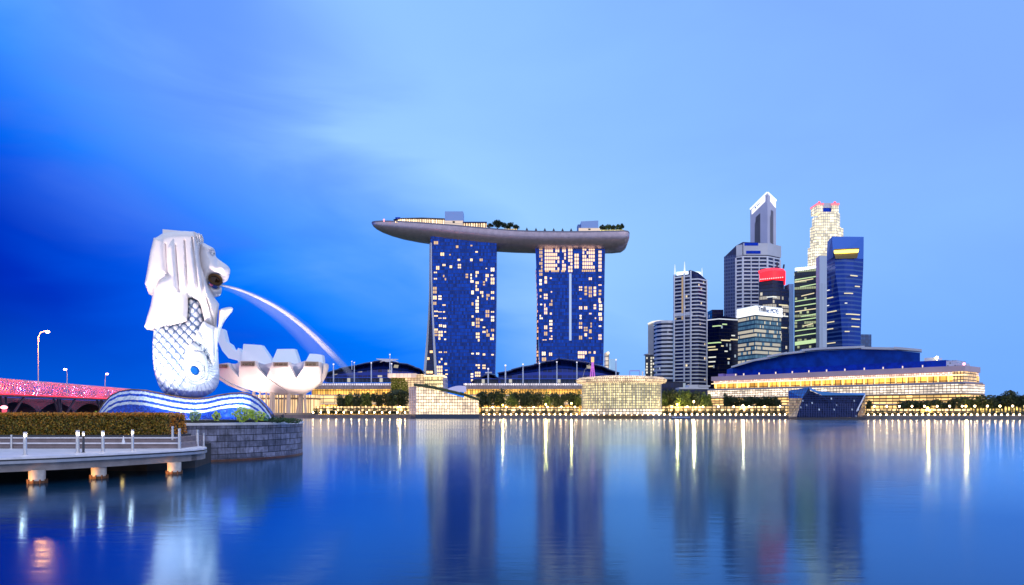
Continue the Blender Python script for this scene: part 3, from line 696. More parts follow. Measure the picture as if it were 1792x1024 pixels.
lime = [(.35, .50, .02), (.60, .78, .06), (.8, .9, .2), (.3, .5, .04)]; dk = [(.015, .05, .012), (.03, .09, .02), (.06, .14, .04)]
bush(342, 736, 20, 16, 37.2, 'pale green bush left of middle below the wave base', [(.25, .42, .12), (.4, .55, .2), (.2, .35, .1)], 1, 240, size=.06)
bush(379, 736, 15, 15, 37.3, 'small narrow bright bush between two larger ones', lime, 2, 180, size=.06)
bush(428, 736, 36, 23, 38.0, 'largest bright lime green bush below the right hump of the wave', lime, 3, 700, size=.065)
bush(453, 737, 22, 17, 38.8, 'lime green bush adjoining the largest one on its right', lime, 4, 260, size=.06)
bush(465, 737, 12, 12, 39.3, 'small bluish green bush at the right end of the wave', [(.1, .35, .15), (.2, .5, .3)], 5, 120, size=.05)
bush(488, 739, 40, 9, 40.2, 'low dark shrub strip spilling over the right side of the drum', dk, 6, 420, size=.06)
bush(512, 740.5, 34, 8, 40.8, 'low dark shrubs at the far right rim of the drum', dk, 8, 320, size=.06)
bush(171, 722, 17, 20, 38.4, 'spiky yellow green plant behind the hedge at the left tip of the wave', [(.35, .45, .03), (.5, .55, .06), (.2, .35, .02)], 9, 240, size=.09, zb=2.0)
bush(272, 722, 18, 6, 37.5, 'small yellow green tuft peeping over the hedge before the wave', [(.3, .45, .03), (.5, .55, .06)], 10, 120, size=.06, zb=2.35)
bush(392, 697, 16, 7, 45.5, 'dark shrub behind the dip of the wave base', dk, 11, 160, size=.08, zb=2.9)

# jet of water
def jetmat(nm, amt, pw, lead=.9):
    m = bpy.data.materials.new(nm); m.use_nodes = True; t = NT(m.node_tree); m.node_tree.nodes.clear()
    uv = t.n('ShaderNodeUVMap'); sp = t.n('ShaderNodeSeparateXYZ'); t.l(uv.outputs[0], sp.inputs[0])
    lw = t.n('ShaderNodeLayerWeight', i_Blend=.5); ed = t.m('POWER', t.m('SUBTRACT', 1.0, lw.outputs['Facing']), pw)
    mp = t.n('ShaderNodeMapping'); mp.inputs['Scale'].default_value = (2, 3, 1); t.l(uv.outputs[0], mp.inputs[0])
    nz = t.n('ShaderNodeTexNoise', i_Scale=1.0, i_Detail=3.0); t.l(mp.outputs[0], nz.inputs['Vector'])
    al = t.m('MULTIPLY', ed, t.ss(sp.outputs[0], 0.4, 0.98, 1.2 * amt, 0.0)); al = t.m('MULTIPLY', al, t.ss(sp.outputs[0], 0.0, 0.25, lead, 1.0)); al = t.m('MULTIPLY', al, t.ss(nz.outputs[0], .2, .7, .75, 1.05), clamp=True)
    d = t.n('ShaderNodeBsdfDiffuse'); d.inputs[0].default_value = (.9, .88, .9, 1); tr = t.n('ShaderNodeBsdfTranslucent'); tr.inputs[0].default_value = (.9, .88, .92, 1)
    ms = t.n('ShaderNodeMixShader', i_0=.5); t.l(d.outputs[0], ms.inputs[1]); t.l(tr.outputs[0], ms.inputs[2])
    tp = t.n('ShaderNodeBsdfTransparent'); m2 = t.n('ShaderNodeMixShader'); t.l(al, m2.inputs[0]); t.l(tp.outputs[0], m2.inputs[1]); t.l(ms.outputs[0], m2.inputs[2])
    o = t.n('ShaderNodeOutputMaterial'); t.l(m2.outputs[0], o.inputs[0]); return m
jp = [(381.5, 500), (386, 501), (410, 506), (432, 514), (455, 524), (480, 537), (505, 553), (530, 573), (555, 596), (580, 621), (603, 645), (620, 665), (628, 676)]
jw = [2.0, 2.2, 2.6, 3.0, 3.4, 4.0, 4.7, 5.4, 6.1, 6.9, 7.6, 8.3, 8.6]
def jet_pts():
    # the arc bends gently away from the statue plane
    return [L2(x, y) for x, y in jp]
jl = jet_pts(); mb = MB(); seg = 14; vs = []; n = len(jl)
from itertools import product
fine = []; 
ts = np.linspace(0, n - 1, 60)
jx = np.interp(ts, range(n), [p[0] for p in jl]); jz = np.interp(ts, range(n), [p[1] for p in jl]); jr = np.interp(ts, range(n), jw) * .034 * .85
# smooth the interpolated arc
for _ in range(3):
    jx[1:-1] = (jx[:-2] + jx[1:-1] * 2 + jx[2:]) / 4; jz[1:-1] = (jz[:-2] + jz[1:-1] * 2 + jz[2:]) / 4
for i in range(60):
    j0, j1 = max(i - 1, 0), min(i + 1, 59); d = Vector((jx[j1] - jx[j0], 0, jz[j1] - jz[j0])).normalized(); a_ = Vector((-d.z, 0, d.x))
    for k in range(seg):
        an = 2 * math.pi * k / seg; vs.append(Vector((jx[i], -.35, jz[i])) + (a_ * math.cos(an) + Vector((0, 1, 0)) * math.sin(an)) * jr[i])
fs = [(i * seg + k, (i + 1) * seg + k, (i + 1) * seg + (k + 1) % seg, i * seg + (k + 1) % seg) for i in range(59) for k in range(seg)]
uvs = [[(i / 59, k / seg), ((i + 1) / 59, k / seg), ((i + 1) / 59, (k + 1) / seg), (i / 59, (k + 1) / seg)] for i in range(59) for k in range(seg)]
mb.add(vs, fs, uvs)
jo = mb.build('water_jet', jetmat('spout_water', 1.0, 1.3), local=True, smooth=True)
mv = MB(); vs2 = []
for i in range(60):
    j0, j1 = max(i - 1, 0), min(i + 1, 59); d = Vector((jx[j1] - jx[j0], 0, jz[j1] - jz[j0])).normalized(); a_ = Vector((-d.z, 0, d.x)); rr0 = jr[i] * 1.0 + .008 * i
    for k in range(seg):
        an = 2 * math.pi * k / seg; vs2.append(Vector((jx[i], -.35, jz[i])) - a_ * (-1) * -rr0 * .7 + (a_ * math.cos(an) + Vector((0, 1, 0)) * math.sin(an)) * rr0 * 1.5)
mv.add(vs2, fs, uvs); vo_ = mv.build('spray_veil', jetmat('spout_mist', .07, 1.6, .0), jo, local=True, smooth=True); jo.location = SO; jo.rotation_euler.z = SA
tag(jo, 'arching jet of white water spouting from the lion mouth', 'water jet')
# ------------------------------------------------------------------ far bank: helpers
def strip(mb, cols, z0, z1, off=.25, thick=.2, mi=0):
    """thin band following a front polyline [(x, y), ...] left to right, standing off by 'off' towards the viewer"""
    pts = [Vector(c) for c in cols]; n = len(pts); ns = []
    for i in range(n):
        a = pts[max(i - 1, 0)]; b_ = pts[min(i + 1, n - 1)]; d = (b_ - a).normalized(); ns.append(Vector((d.y, -d.x)))
    o = [p + q * off for p, q in zip(pts, ns)]; i_ = [p + q * (off - thick) for p, q in zip(pts, ns)]
    vs = []; fs = []
    for k in range(n):
        vs += [(*o[k], z0), (*o[k], z1), (*i_[k], z1), (*i_[k], z0)]
    for k in range(n - 1):
        a, b_ = 4 * k, 4 * (k + 1)
        fs += [(a, b_, b_ + 1, a + 1), (a + 1, b_ + 1, b_ + 2, a + 2), (a + 3, a, a + 1, a + 2)[:0] or (a, a + 3, b_ + 3, b_), (a + 3, a + 2, b_ + 2, b_ + 3)]
    fs += [(0, 1, 2, 3), (4 * n - 1, 4 * n - 2, 4 * n - 3, 4 * n - 4)]
    mb.add(vs, fs, mi=mi)
def front(cols): return [(PX(px, Y), Y) for px, Y in cols]
def tower_body(mb, cols, z0, z1, depth=30, back=None, mi=0):
    f = front(cols); a, b_ = f[0], f[-1]
    bk = back or [(b_[0] - 2, b_[1] + depth), (a[0] + 2, a[1] + depth)]
    bk = [(b_[0] * (b_[1] + depth) / b_[1] * .985, b_[1] + depth), (a[0] * (a[1] + depth) / a[1] * 1.0 + (1 if a[0] < 0 else 0), a[1] + depth)] if back is None else back
    mb.prism(f + bk, z0, z1, mi=mi)
def curve_cols(x0, x1, Yedge, bulge, n=9):
    out = []
    for k in range(n):
        u = k / (n - 1); out.append((x0 + (x1 - x0) * u, Yedge - bulge * (1 - (2 * u - 1) ** 2)))
    return out
def clip_cols(cols, xa, xb):
    xs = [c[0] for c in cols]; ys = [c[1] for c in cols]
    mid = [c for c in cols if xa < c[0] < xb]
    return [(xa, float(np.interp(xa, xs, ys)))] + mid + [(xb, float(np.interp(xb, xs, ys)))]

# ------------------------------------------------------------------ hotel: two slab towers under a boat shaped deck
rngH = random.Random(11)
hglass = facade('hotel_glass', (.0, .055, .40), (.002, .025, .17), 1.55, 3.1, .10, .16, rough=.3, metal=.6, gvar=.45, lrough=.4)
hwin = glow('hotel_window', (1, .70, .36), 1.35, False); hwin2 = glow('hotel_window_bright', (1, .80, .50), 1.5, False); hwin3 = glow('hotel_window_dim', (1, .62, .28), .65, False)
def hotel_tower(name, lab, left, right, Y, ytop, ybot, rows, side, seed):
    """left / right: (py, px) silhouettes of the front face"""
    o = empty(name, (PX((left[-1][1] + right[-1][1]) / 2, Y), Y, GZ), lab, 'tower', 'hotel towers under the boat shaped deck')
    lx = lambda py: float(np.interp(py, [a for a, _ in left], [b for _, b in left])); rx = lambda py: float(np.interp(py, [a for a, _ in right], [b for _, b in right]))
    ys = np.linspace(ytop, ybot, 22); mb = MB(); D = 26
    vs = []
    for y in ys:
        z = PZ(y, Y); vs += [(PX(lx(y), Y), Y, z), (PX(rx(y), Y), Y, z), (PX(rx(y), Y), Y + D, z), (PX(lx(y), Y) + 1.0, Y + D, z)]
    fs = []
    for k in range(21):
        a = 4 * k; fs += [(a + 4, a + 5, a + 1, a), (a + 5, a + 6, a + 2, a + 1), (a + 6, a + 7, a + 3, a + 2), (a + 7, a + 4, a, a + 3)]
    fs += [(0, 1, 2, 3), (84, 87, 86, 85)]
    mb.add(vs, fs); mb.build('glass_front', hglass, o)
    return o, lx, rx
T1Y = 640
t1, lx1, rx1 = hotel_tower('hotel_tower', 'dark blue glass hotel tower on the left with scattered lit windows', [(414, 753.5), (470, 753), (540, 754), (600, 757), (640, 760), (680, 763)], [(414, 869), (520, 868.5), (600, 867.5), (680, 865.5)], T1Y, 414, 684, 0, 0, 1)
t2, lx2, rx2 = hotel_tower('hotel_tower', 'blue glass hotel tower on the right with a glowing band of windows at its top', [(431, 937.5), (470, 939), (520, 941), (600, 944), (650, 945)], [(431, 1059), (520, 1057.5), (600, 1056.5), (650, 1055.5)], T1Y + 5, 431, 655, 0, 0, 2)
# splayed rear leg of the left tower: pale edge fins with dark glass between
mb = MB()
def leg_quad(mb, xa, xb, Y, off):       # bands between (py, px) curves
    n = len(xa); vs = []
    for (py, p) in xa: vs += [(PX(p, Y), Y, PZ(py, Y))]
    for (py, p) in xb: vs += [(PX(p, Y), Y, PZ(py, Y))]
    for (py, p) in xa: vs += [(PX(p, Y), Y + off, PZ(py, Y))]
    for (py, p) in xb: vs += [(PX(p, Y), Y + off, PZ(py, Y))]
    fs = []
    for k in range(n - 1):
        fs += [(k, k + 1, n + k + 1, n + k), (2 * n + k, 3 * n + k, 3 * n + k + 1, 2 * n + k + 1), (k, 2 * n + k, 2 * n + k + 1, k + 1), (n + k, n + k + 1, 3 * n + k + 1, 3 * n + k)]
    fs += [(0, n, 3 * n, 2 * n), (n - 1, 3 * n - 1, 4 * n - 1, 2 * n - 1)]
    mb.add(vs, fs)
ys_ = [425, 470, 520, 560, 600, 640, 680]
outer = list(zip(ys_, [751.6, 751.2, 750.6, 748.5, 745.5, 742, 738.5])); inner = list(zip(ys_, [753.4, 753.4, 752.8, 751.4, 749.5, 746.4, 743.5])); oi = list(zip(ys_, [753.6, 753.6, 754.6, 756.5, 758, 759.5, 761.5])); oo = list(zip(ys_, [755.6, 755.8, 757, 759.2, 761.4, 764, 767.5]))
leg_quad(mb, outer, inner, T1Y + 8, 24); mb.build('edge_fin', M['lav'], t1)
mb = MB(); leg_quad(mb, oi, oo, T1Y - .6, 1.5); mb.build('edge_fin', M['lav'], t1)
mb = MB(); leg_quad(mb, inner, oi, T1Y + 9, 14); mb.build('rear_leg', facade('hotel_side_glass', (.004, .02, .14), (.02, .04, .12), 3, 3.1, .1, .3, lit=.05, litc=(1, .6, .25), ls=1.4), t1)
mb = MB(); leg_quad(mb, [(470, 938), (520, 940.3), (600, 939.5), (650, 939)], [(470, 940), (520, 941.5), (600, 942.5), (650, 943.5)], T1Y + 12, 14)
mb.build('rear_leg', facade('hotel_side_glass_lit', (.02, .02, .08), (.02, .03, .1), 3, 3.1, .1, .35, lit=.45, litc=(1, .45, .15), ls=1.0), t2)
mb = MB(); leg_quad(mb, [(431, 937), (470, 938.5), (520, 940.5), (650, 944.6)], [(431, 938.2), (470, 939.6), (520, 941.6), (650, 945.8)], T1Y + 4.2, 1.0); mb.build('edge_fin', M['bluemetal'], t2)
# vertical light shaft on the right tower
mb = MB(); Y = T1Y + 5; mb.box(PX(996, Y), PX(1000, Y), Y - .5, Y - .02, PZ(596, Y), PZ(479, Y)); mb.build('light_shaft', glow('pale_shaft', (.42, .55, .8), .75, False), t2)
def win_rows(o, Y, lst, m, h=3.4):
    for (px, py, w, hh) in lst:
        x0, x1 = PX(px - w / 2, Y), PX(px + w / 2, Y); z0, z1 = PZ(py + hh / 2, Y), PZ(py - hh / 2, Y)
        mb = MB(); nh = max(1, round(hh / 6.0)); nw = max(1, round(w / 3.6))
        for i in range(nw):
            for j in range(nh):
                if nw * nh > 3 and rngH.random() < .12: continue
                wx = (x1 - x0) / nw; wz = (z1 - z0) / nh
                mb.box(x0 + i * wx + .2, x0 + (i + 1) * wx - .2, Y - .22, Y + .05, z0 + j * wz + .45, z0 + (j + 1) * wz - .4)
        if mb.f: mb.build('lit_window', rngH.choice([m, m, hwin2, hwin3]), o)
rz = random.Random(5)
# windows as seen (photo pixel centre, width, height)
W1 = [(763, 425, 8, 7), (800, 432, 5, 6), (825, 430, 4, 4), (834, 441, 5, 4), (774, 445, 7, 7), (787.5, 446, 3, 4), (803, 455, 5, 5), (825, 455, 5, 6), (842, 455, 6, 6), (851, 470, 3, 3), (777, 464, 6, 5), (766, 469, 6, 8), (789, 467, 5, 6), (804, 466, 6, 9), (762, 477, 6, 4), (762, 488, 6, 4), (778, 486, 6, 11),
      (862, 472, 7, 8), (817, 483, 5, 9), (826, 487, 6, 17), (835, 492, 6, 36), (852.5, 486, 6, 14), (847, 496, 4, 9), (862, 492, 7, 13), (861, 482, 5, 4), (827, 512, 5, 8), (843, 515, 6, 12), (854, 520, 6, 12), (862, 512, 6, 6), (862, 522, 6, 6),
      (761, 508, 7, 13), (761, 521, 7, 8), (761, 531, 6, 7), (770, 521, 6, 9), (777, 534, 6, 4), (835, 533, 6, 30), (827, 532, 4, 7), (763, 545, 7, 4), (763, 553, 7, 4), (770, 546, 7, 3), (777, 546, 4, 4), (778, 557, 6, 4), (770, 557, 6, 3), (853, 549, 7, 14), (862, 558, 6, 11), (862, 546, 6, 4),
      (827, 554, 4, 5), (843, 560, 5, 5), (828, 567, 5, 8), (836, 565, 7, 18), (847, 573, 5, 4), (847, 581, 6, 5), (763, 577, 7, 5), (771, 570, 6, 6), (778, 571, 6, 6), (763, 584, 6, 10), (771, 587, 8, 17), (779, 594, 4, 4), (854, 583, 6, 14), (862, 578, 6, 6), (861, 590, 7, 12), (836, 590, 7, 17), (779, 581, 4, 4),
      (770.5, 616.5, 6, 4), (779.5, 616.5, 6, 4), (827, 619, 5, 4), (836, 619, 6, 5), (847, 620.5, 5, 5), (862, 621, 5, 4), (771, 631, 7, 10), (780, 637, 5, 5), (836, 641.5, 8, 9), (847, 642, 6, 9), (769, 649, 11, 19), (781, 648, 5, 3), (781.5, 655, 5, 4), (826, 657, 5, 9), (836, 655, 10, 10), (826, 666, 4, 6)]
win_rows(t1, T1Y, W1, hwin)
Y = T1Y + 5
W2 = [(946.5, 458, 6, 51), (966, 455, 26, 38), (987, 455, 7, 38), (998, 450, 8, 54), (1009, 457, 8, 27), (1030, 452, 22, 38), (1050, 457, 6, 38), (966, 474.5, 46, 5), (1030, 474, 24, 5), (946, 494, 5, 12), (955, 490, 5, 14), (964, 487, 4, 4), (946, 508, 5, 6), (955, 519, 7, 11), (946, 519, 3, 5), (965, 511, 3, 4), (1033, 488, 6, 6), (1050, 485, 5, 4), (1050, 499, 6, 4),
      (1016, 505, 6, 9), (1025, 509, 5, 17), (1033, 511, 6, 20), (1041, 510, 5, 18), (1016, 523, 4, 4), (1050, 512, 5, 11), (1049, 525, 4, 8), (1016, 539, 6, 7), (1025, 539, 6, 7), (1041, 537, 5, 10), (1051, 538, 6, 12), (1050, 529, 5, 5), (947, 533, 4, 4), (955, 541, 6, 20), (964, 530, 6, 12), (964, 549, 4, 5), (947, 555, 6, 9), (1016, 555, 4, 9), (1033, 549, 5, 4), (1050, 550, 6, 7), (1042, 557, 3, 4), (1051, 558, 6, 8),
      (1016, 566, 6, 6), (1033, 569, 6, 10), (964, 565, 6, 11), (955, 573, 6, 8), (964, 577, 5, 9), (1016, 573, 6, 6), (1025, 576, 7, 9), (1033, 580, 5, 8), (1050, 571, 5, 4), (955, 584, 6, 8), (1025, 586, 5, 7), (964, 591, 6, 9), (1016, 591, 6, 8), (1033, 592, 6, 4), (1050, 590, 6, 11), (953, 595, 8, 3),
      (951.5, 619, 7, 8), (963.5, 620, 6, 7), (952, 629, 8, 8), (1019, 621, 16, 14), (1032, 617, 5, 5), (1040.5, 617, 4, 6)]
win_rows(t2, Y, W2, glow('hotel_window_peach', (1, .66, .42), 1.25, False))
# neck storey between the towers and the deck
for (o, xa, xb, ya, yb, Y, xw0, xw1) in ((t1, 755, 868, 401, 416, T1Y, 781, 811), (t2, 940, 1058, 414, 432, T1Y + 5, 985, 1012)):
    mb = MB(); mb.box(PX(xa, Y), PX(xb, Y), Y + 2, Y + 24, PZ(yb, Y), PZ(ya, Y)); mb.build('neck_storey', mat('neck_brown', (.10, .06, .05), .5), o)
    mb = MB(); mb.box(PX(xa - 1, Y), PX(xb + 1, Y), Y + .5, Y + 25, PZ(ya + 6, Y), PZ(ya + 4.5, Y)); mb.build('neck_ledge', M['grey'], o)
    mb = MB()
    for k in range(8): 
        if rngH.random() < .85: mb.box(PX(xw0 + k * (xw1 - xw0) / 8 + .6, Y), PX(xw0 + (k + 1) * (xw1 - xw0) / 8 - .3, Y), Y + 1.5, Y + 2.2, PZ(yb - 1.5, Y), PZ(ya + 8, Y))
    mb.build('neck_window', hwin2, o)
mb = MB(); Y = T1Y + 5; mb.box(PX(939, Y), PX(1056, Y), Y + .2, Y + 2.2, PZ(434.5, Y), PZ(432.4, Y)); mb.build('neck_ledge', M['warmsoft'], t2)

# sky deck
dk_st = [(650.5, 390.8, 391.8, 0.5), (653, 389.3, 395, 3.5), (658, 388.6, 398.5, 6), (668, 388.0, 402.5, 9), (684, 388.0, 407.0, 12), (704, 388.6, 411, 15), (730, 390.2, 415, 17), (760, 392.4, 418.5, 18.5), (800, 395.6, 423.5, 19), (840, 399.3, 428, 19), (870, 402, 430.5, 19), (900, 404.4, 432.2, 19), (940, 406, 433.4, 19), (990, 406.6, 433.8, 19), (1040, 406.2, 433.8, 19), (1075, 405.4, 433.7, 18.5), (1090, 405.0, 432.5, 18), (1096.5, 406.0, 428.5, 17), (1099.3, 409, 421, 15)]
DY = T1Y + 14
deck_mat = mat('brushed_hull', (.56, .45, .51), .30, metal=.65, var=.1, vscale=.3)
sky = empty('rooftop_deck', (PX(880, DY), DY, PZ(410, DY)), 'long boat shaped rooftop deck spanning both hotel towers', 'rooftop deck')
mb = MB(); vs = []; seg = 20; NS = len(dk_st)
def deck_sec(px, yt, yb, w):
    Yc = DY; zt = PZ(yt, Yc - w); out = []; x = PX(px, Yc - w * .5); D = (yb - yt) / F * (Yc - w * .3)
    for k in range(seg + 1):
        a = math.pi * k / seg; out.append((x, Yc - w * math.cos(a), zt - D * math.sin(a) ** .75))
    return out, zt, x
tops = []
for s_i in dk_st:
    sec, zt, x = deck_sec(*s_i); vs += sec; tops.append((x, zt, s_i[3]))
fs = [(i * (seg + 1) + k, i * (seg + 1) + k + 1, (i + 1) * (seg + 1) + k + 1, (i + 1) * (seg + 1) + k) for i in range(NS - 1) for k in range(seg)]
fs += [tuple(range(seg + 1)), tuple((NS - 1) * (seg + 1) + k for k in range(seg + 1))[::-1]]
mb.add(vs, fs); mb.build('hull', deck_mat, sky, smooth=True, sharp=60)
mb = MB(); vs = []
for (x, zt, w) in tops: vs += [(x, DY - w - .25, zt - .1), (x, DY - w - .25, zt + 1.0), (x, DY + w, zt + 1.0), (x, DY + w, zt - .1)]
fs = []
for k in range(NS - 1):
    a, b_ = 4 * k, 4 * k + 4; fs += [(a, b_, b_ + 1, a + 1), (a + 1, b_ + 1, b_ + 2, a + 2), (a + 2, b_ + 2, b_ + 3, a + 3), (a + 3, b_ + 3, b_, a)]
fs += [(0, 1, 2, 3), (4 * NS - 1, 4 * NS - 2, 4 * NS - 3, 4 * NS - 4)]
mb.add(vs, fs); mb.build('parapet', mat('parapet_grey', (.20, .20, .28), .5, metal=.3), sky)
def dz(px): return PZ(float(np.interp(px, [s[0] for s in dk_st], [s[1] for s in dk_st])), DY - 18) + 1.0
YD = DY - 14
# bright rail lamps along the bow, pavilion, lift houses
mb = MB(); 
mb.tube([(PX(px, DY - 19), DY - 19.5, dz(px) + .9) for px in range(735, 872, 6)], .12, 4)
mb.build('rail', M['grey'], sky)
ob = empty('observation_pavilion', (PX(735, YD), YD, dz(735)), 'low glowing pavilion with a dark roof on the bow of the rooftop deck', 'pavilion')
mb = MB(); vs = []
for (px, h) in ((692, 0.6), (700, 2.4), (740, 3.6), (778, 4.4)): vs += [(PX(px, YD), YD, dz(px) - .8), (PX(px, YD), YD, dz(px) + h), (PX(px, YD), YD + 12, dz(px) + h), (PX(px, YD), YD + 12, dz(px) - .8)]
fs = []
for k in range(3):
    a, b_ = 4 * k, 4 * k + 4; fs += [(a, b_, b_ + 1, a + 1), (a + 1, b_ + 1, b_ + 2, a + 2), (a + 2, b_ + 2, b_ + 3, a + 3)]
fs += [(0, 1, 2, 3), (15, 14, 13, 12)]
mb.add(vs, fs); mb.build('glazing', facade('deck_glazing', (.3, .2, .1), (.1, .06, .05), 1.6, 8, .35, 0, back=1.5, backc=(1, .72, .42)), ob)
mb = MB(); mb.tube([(PX(px, YD + 6), YD + 6, dz(px) + h) for px, h in ((690, 2.6), (705, 3.4), (740, 4.8), (779, 5.6))], [5, 7, 7.5, 7.5], 10, flat=.12); mb.build('roof', M['darkroof'], ob)
mb = MB(); mb.box(PX(691.5, YD), PX(700, YD), YD + 1, YD + 9, dz(695) + 2.9, dz(695) + 4.5); mb.build('canopy', M['bluewall'], ob)
def liftbox(lab, x0, x1, y0, y1, xb0, xb1, yb1, slant=0):
    Y = YD - 2; o = empty('lift_house', (PX((x0 + x1) / 2, Y), Y, PZ(yb1, Y)), lab, 'rooftop block', 'blocks on the rooftop deck')
    mb = MB(); mb.prism([(PX(x0, Y), Y), (PX(x1, Y), Y), (PX(x1, Y), Y + 12), (PX(x0, Y), Y + 12)], PZ(y1, Y), PZ(y0, Y), z1s=[PZ(y0 + slant, Y), PZ(y0, Y), PZ(y0, Y), PZ(y0 + slant, Y)]); mb.build('upper_block', mat('pale_blue_panel', (.30, .46, .85), .5), o)
    mb = MB(); mb.box(PX(xb0, Y), PX(xb1, Y), Y + .3, Y + 11, PZ(yb1, Y), PZ(y1, Y)); mb.build('base', glow('cream_wall', (1, .78, .6), .55), o)
    mb = MB(); mb.box(PX((xb0 + xb1) / 2 - 2, Y), PX((xb0 + xb1) / 2 + 2, Y), Y + .1, Y + .4, PZ(yb1 - 4, Y), PZ(y1 + 1, Y)); mb.build('door', M['dark'], o)
    if not slant:
        for k in (0, 3): mb = MB(); mb.box(PX(792 + k, Y), PX(792.6 + k, Y), Y + 5, Y + 5.4, PZ(y0, Y), PZ(y0 - 1.5, Y)); mb.build('aerial', M['grey'], o)
    return o
liftbox('pale blue square block rising above the left hotel tower', 778.5, 810.5, 370, 386, 778, 810, 394)
liftbox('pale blue block with a sloping top above the right hotel tower', 1017, 1047, 386, 399, 1013, 1050, 406.5, 1.5)
mb = MB(); mb.box(PX(1011, YD), PX(1017, YD), YD, YD + 8, PZ(405, YD), PZ(393, YD)); tag(mb.build('plant_room', mat('blue_block', (.12, .22, .5), .5)), 'narrow blue block leaning against the sloping topped block on the rooftop deck', 'rooftop block')
Y = YD - 3; pl = empty('rooftop_bar', (PX(832, Y), Y, dz(832)), 'low lit bar pavilion between the square block and the big trees on the rooftop deck', 'pavilion')
mb = MB(); mb.box(PX(811, Y), PX(851, Y), Y, Y + 8, PZ(399, Y), PZ(391, Y)); mb.build('glazing', facade('bar_glazing', (.3, .2, .1), (.1, .06, .05), 2.2, 9, .4, 0, back=1.0, backc=(1, .66, .36)), pl)
mb = MB(); mb.box(PX(810, Y), PX(852, Y), Y - 1, Y + 9, PZ(391, Y), PZ(388.6, Y)); mb.build('roof', M['darkroof'], pl)
mb = MB(); Yr = DY - 17; mb.box(PX(671, Yr), PX(672.6, Yr), Yr, Yr + .8, PZ(388, Yr), PZ(385, Yr)); mb.ball((PX(671.8, Yr), Yr + .4, PZ(384.6, Yr)), .9, 8, 5); tag(mb.build('beacon_light', glow('pink_beacon', (1, .35, .4), 1.6, False)), 'small pink beacon standing on the bow tip of the rooftop deck', 'beacon')
lbl_u = ['first (leftmost)', 'second', 'third', 'fourth', 'fifth', 'sixth (rightmost)']
for k, px in enumerate((922, 938, 953.5, 969, 984.5, 999.5)):
    Yu = DY - 15; z = dz(px); o = empty('closed_parasol', (PX(px, Yu), Yu, z - .8), lbl_u[k] + ' of the six dark closed parasols on the deck between the towers', 'parasol', 'closed parasols on the rooftop deck')
    mb = MB(); mb.tube([(PX(px, Yu), Yu, z - .8), (PX(px, Yu), Yu, z + 3.4)], .2, 6); mb.build('pole', M['dark'], o)
    mb = MB(); mb.lathe((PX(px, Yu), Yu, z), [(.2, .2), (1.25, .5), (1.05, 1.2), (.35, 2.8), (.05, 3.2)], 8); mb.build('canopy', M['dark'], o)

# ------------------------------------------------------------------ trees of the far bank
def tree_proto(name, h, w, cols, seed, size=.55, n=420, trunk=.22, base=.28, lab='', cat='tree', grp=None, trunkr=.25, core=None):
    rg = np.random.default_rng(seed); o = empty(name, (0, 0, 0), lab, cat, grp)
    mb = MB(); mb.tube([(0, 0, -.2), (.1, 0, h * base), (-.1, .1, h * .6)], [trunkr, trunkr * .75, trunkr * .3], 7)
    cl = []
    for k in range(9):
        a = rg.uniform(0, 6.28); r = rg.uniform(.15, .38) * w; z = h * rg.uniform(base + .16, .84); cl.append((r * math.cos(a), r * math.sin(a), z, w * rg.uniform(.16, .27)))
        mb.tube([(0, 0, h * base * rg.uniform(.8, 1.3)), (r * .5 * math.cos(a), r * .5 * math.sin(a), (h * base + z) / 2), (r * math.cos(a), r * math.sin(a), z)], [trunkr * .5, trunkr * .3, trunkr * .12], 5)
    cl.append((0, 0, h * .8, w * .25))
    mb.build('trunk', M['bark'], o)
    mb = MB(); pts = []
    for _ in range(n):
        c = cl[rg.integers(len(cl))]; v = rg.normal(size=3); v /= np.linalg.norm(v); r = c[3] * rg.uniform(.4, 1.12)
        pts.append((c[0] + v[0] * r, c[1] + v[1] * r, max(h * base * .9, c[2] + v[2] * r * .8)))
    leaves(mb, pts, size, rg, .5); mb.build('crown', leafmat('tree_leaves', cols), o)
    return o
M['bark'] = mat('bark', (.10, .07, .05), .9, var=.3)
gdark = [(.010, .022, .010), (.02, .045, .015), (.045, .065, .02), (.015, .03, .012)]
gmid = [(.03, .07, .012), (.08, .13, .02), (.14, .18, .03), (.05, .09, .015)]
gyel = [(.16, .20, .02), (.30, .32, .04), (.10, .16, .02), (.38, .36, .06)]
protos = {}
def put_tree(px, top, bot, wpx, kind, lab, Y=None, grp='trees on the far bank', deck=False):
    Y = Y or shore(px) + 18
    zb = GZ if not deck else None
    if deck: zb = dz(px) - .8
    h = PZ(top, Y) - (PZ(bot, Y) if not deck else zb)
    if not deck and bot >= 722: h = PZ(top, Y) - GZ
    w = wpx / F * Y
    key = (kind, rz.randrange(3), deck)
    if key not in protos:
        c = {'dark': gdark, 'mid': gmid, 'yellow': gyel}[kind]
        o = tree_proto('leafy_tree', 10, 10, c, hash(key[1]) + len(protos) * 7 + 3, n=1500, size=.58, grp=grp, lab=lab); protos[key] = o
    else: o = copy_tree(protos[key])
    o.location = (PX(px, Y), Y, zb if (deck or bot >= 722) else PZ(bot, Y)); o.scale = (w / 10, w / 10, h / 10); o.rotation_euler.z = rz.uniform(0, 6.28)
    tag(o, lab, 'tree', grp); return o
for px, tp, w, k in ((857, 391, 14, 'dark'), (871, 384.5, 20, 'dark'), (884, 390, 13, 'dark'), (893, 389.5, 15, 'dark'), (903, 392.5, 12, 'dark'), (842, 394, 10, 'dark')):
    put_tree(px, tp, 0, w, k, {857: 'dark bushy tree left of the tallest one on the rooftop deck', 871: 'tallest dark tree on the rooftop deck between the towers', 884: 'small dark tree just right of the tallest one on the rooftop deck', 893: 'second tallest dark tree on the rooftop deck', 903: 'rightmost dark tree of the middle clump on the rooftop deck', 842: 'smallest leftmost tree of the middle clump on the rooftop deck'}[px], DY - 14, 'trees on the rooftop deck', True)
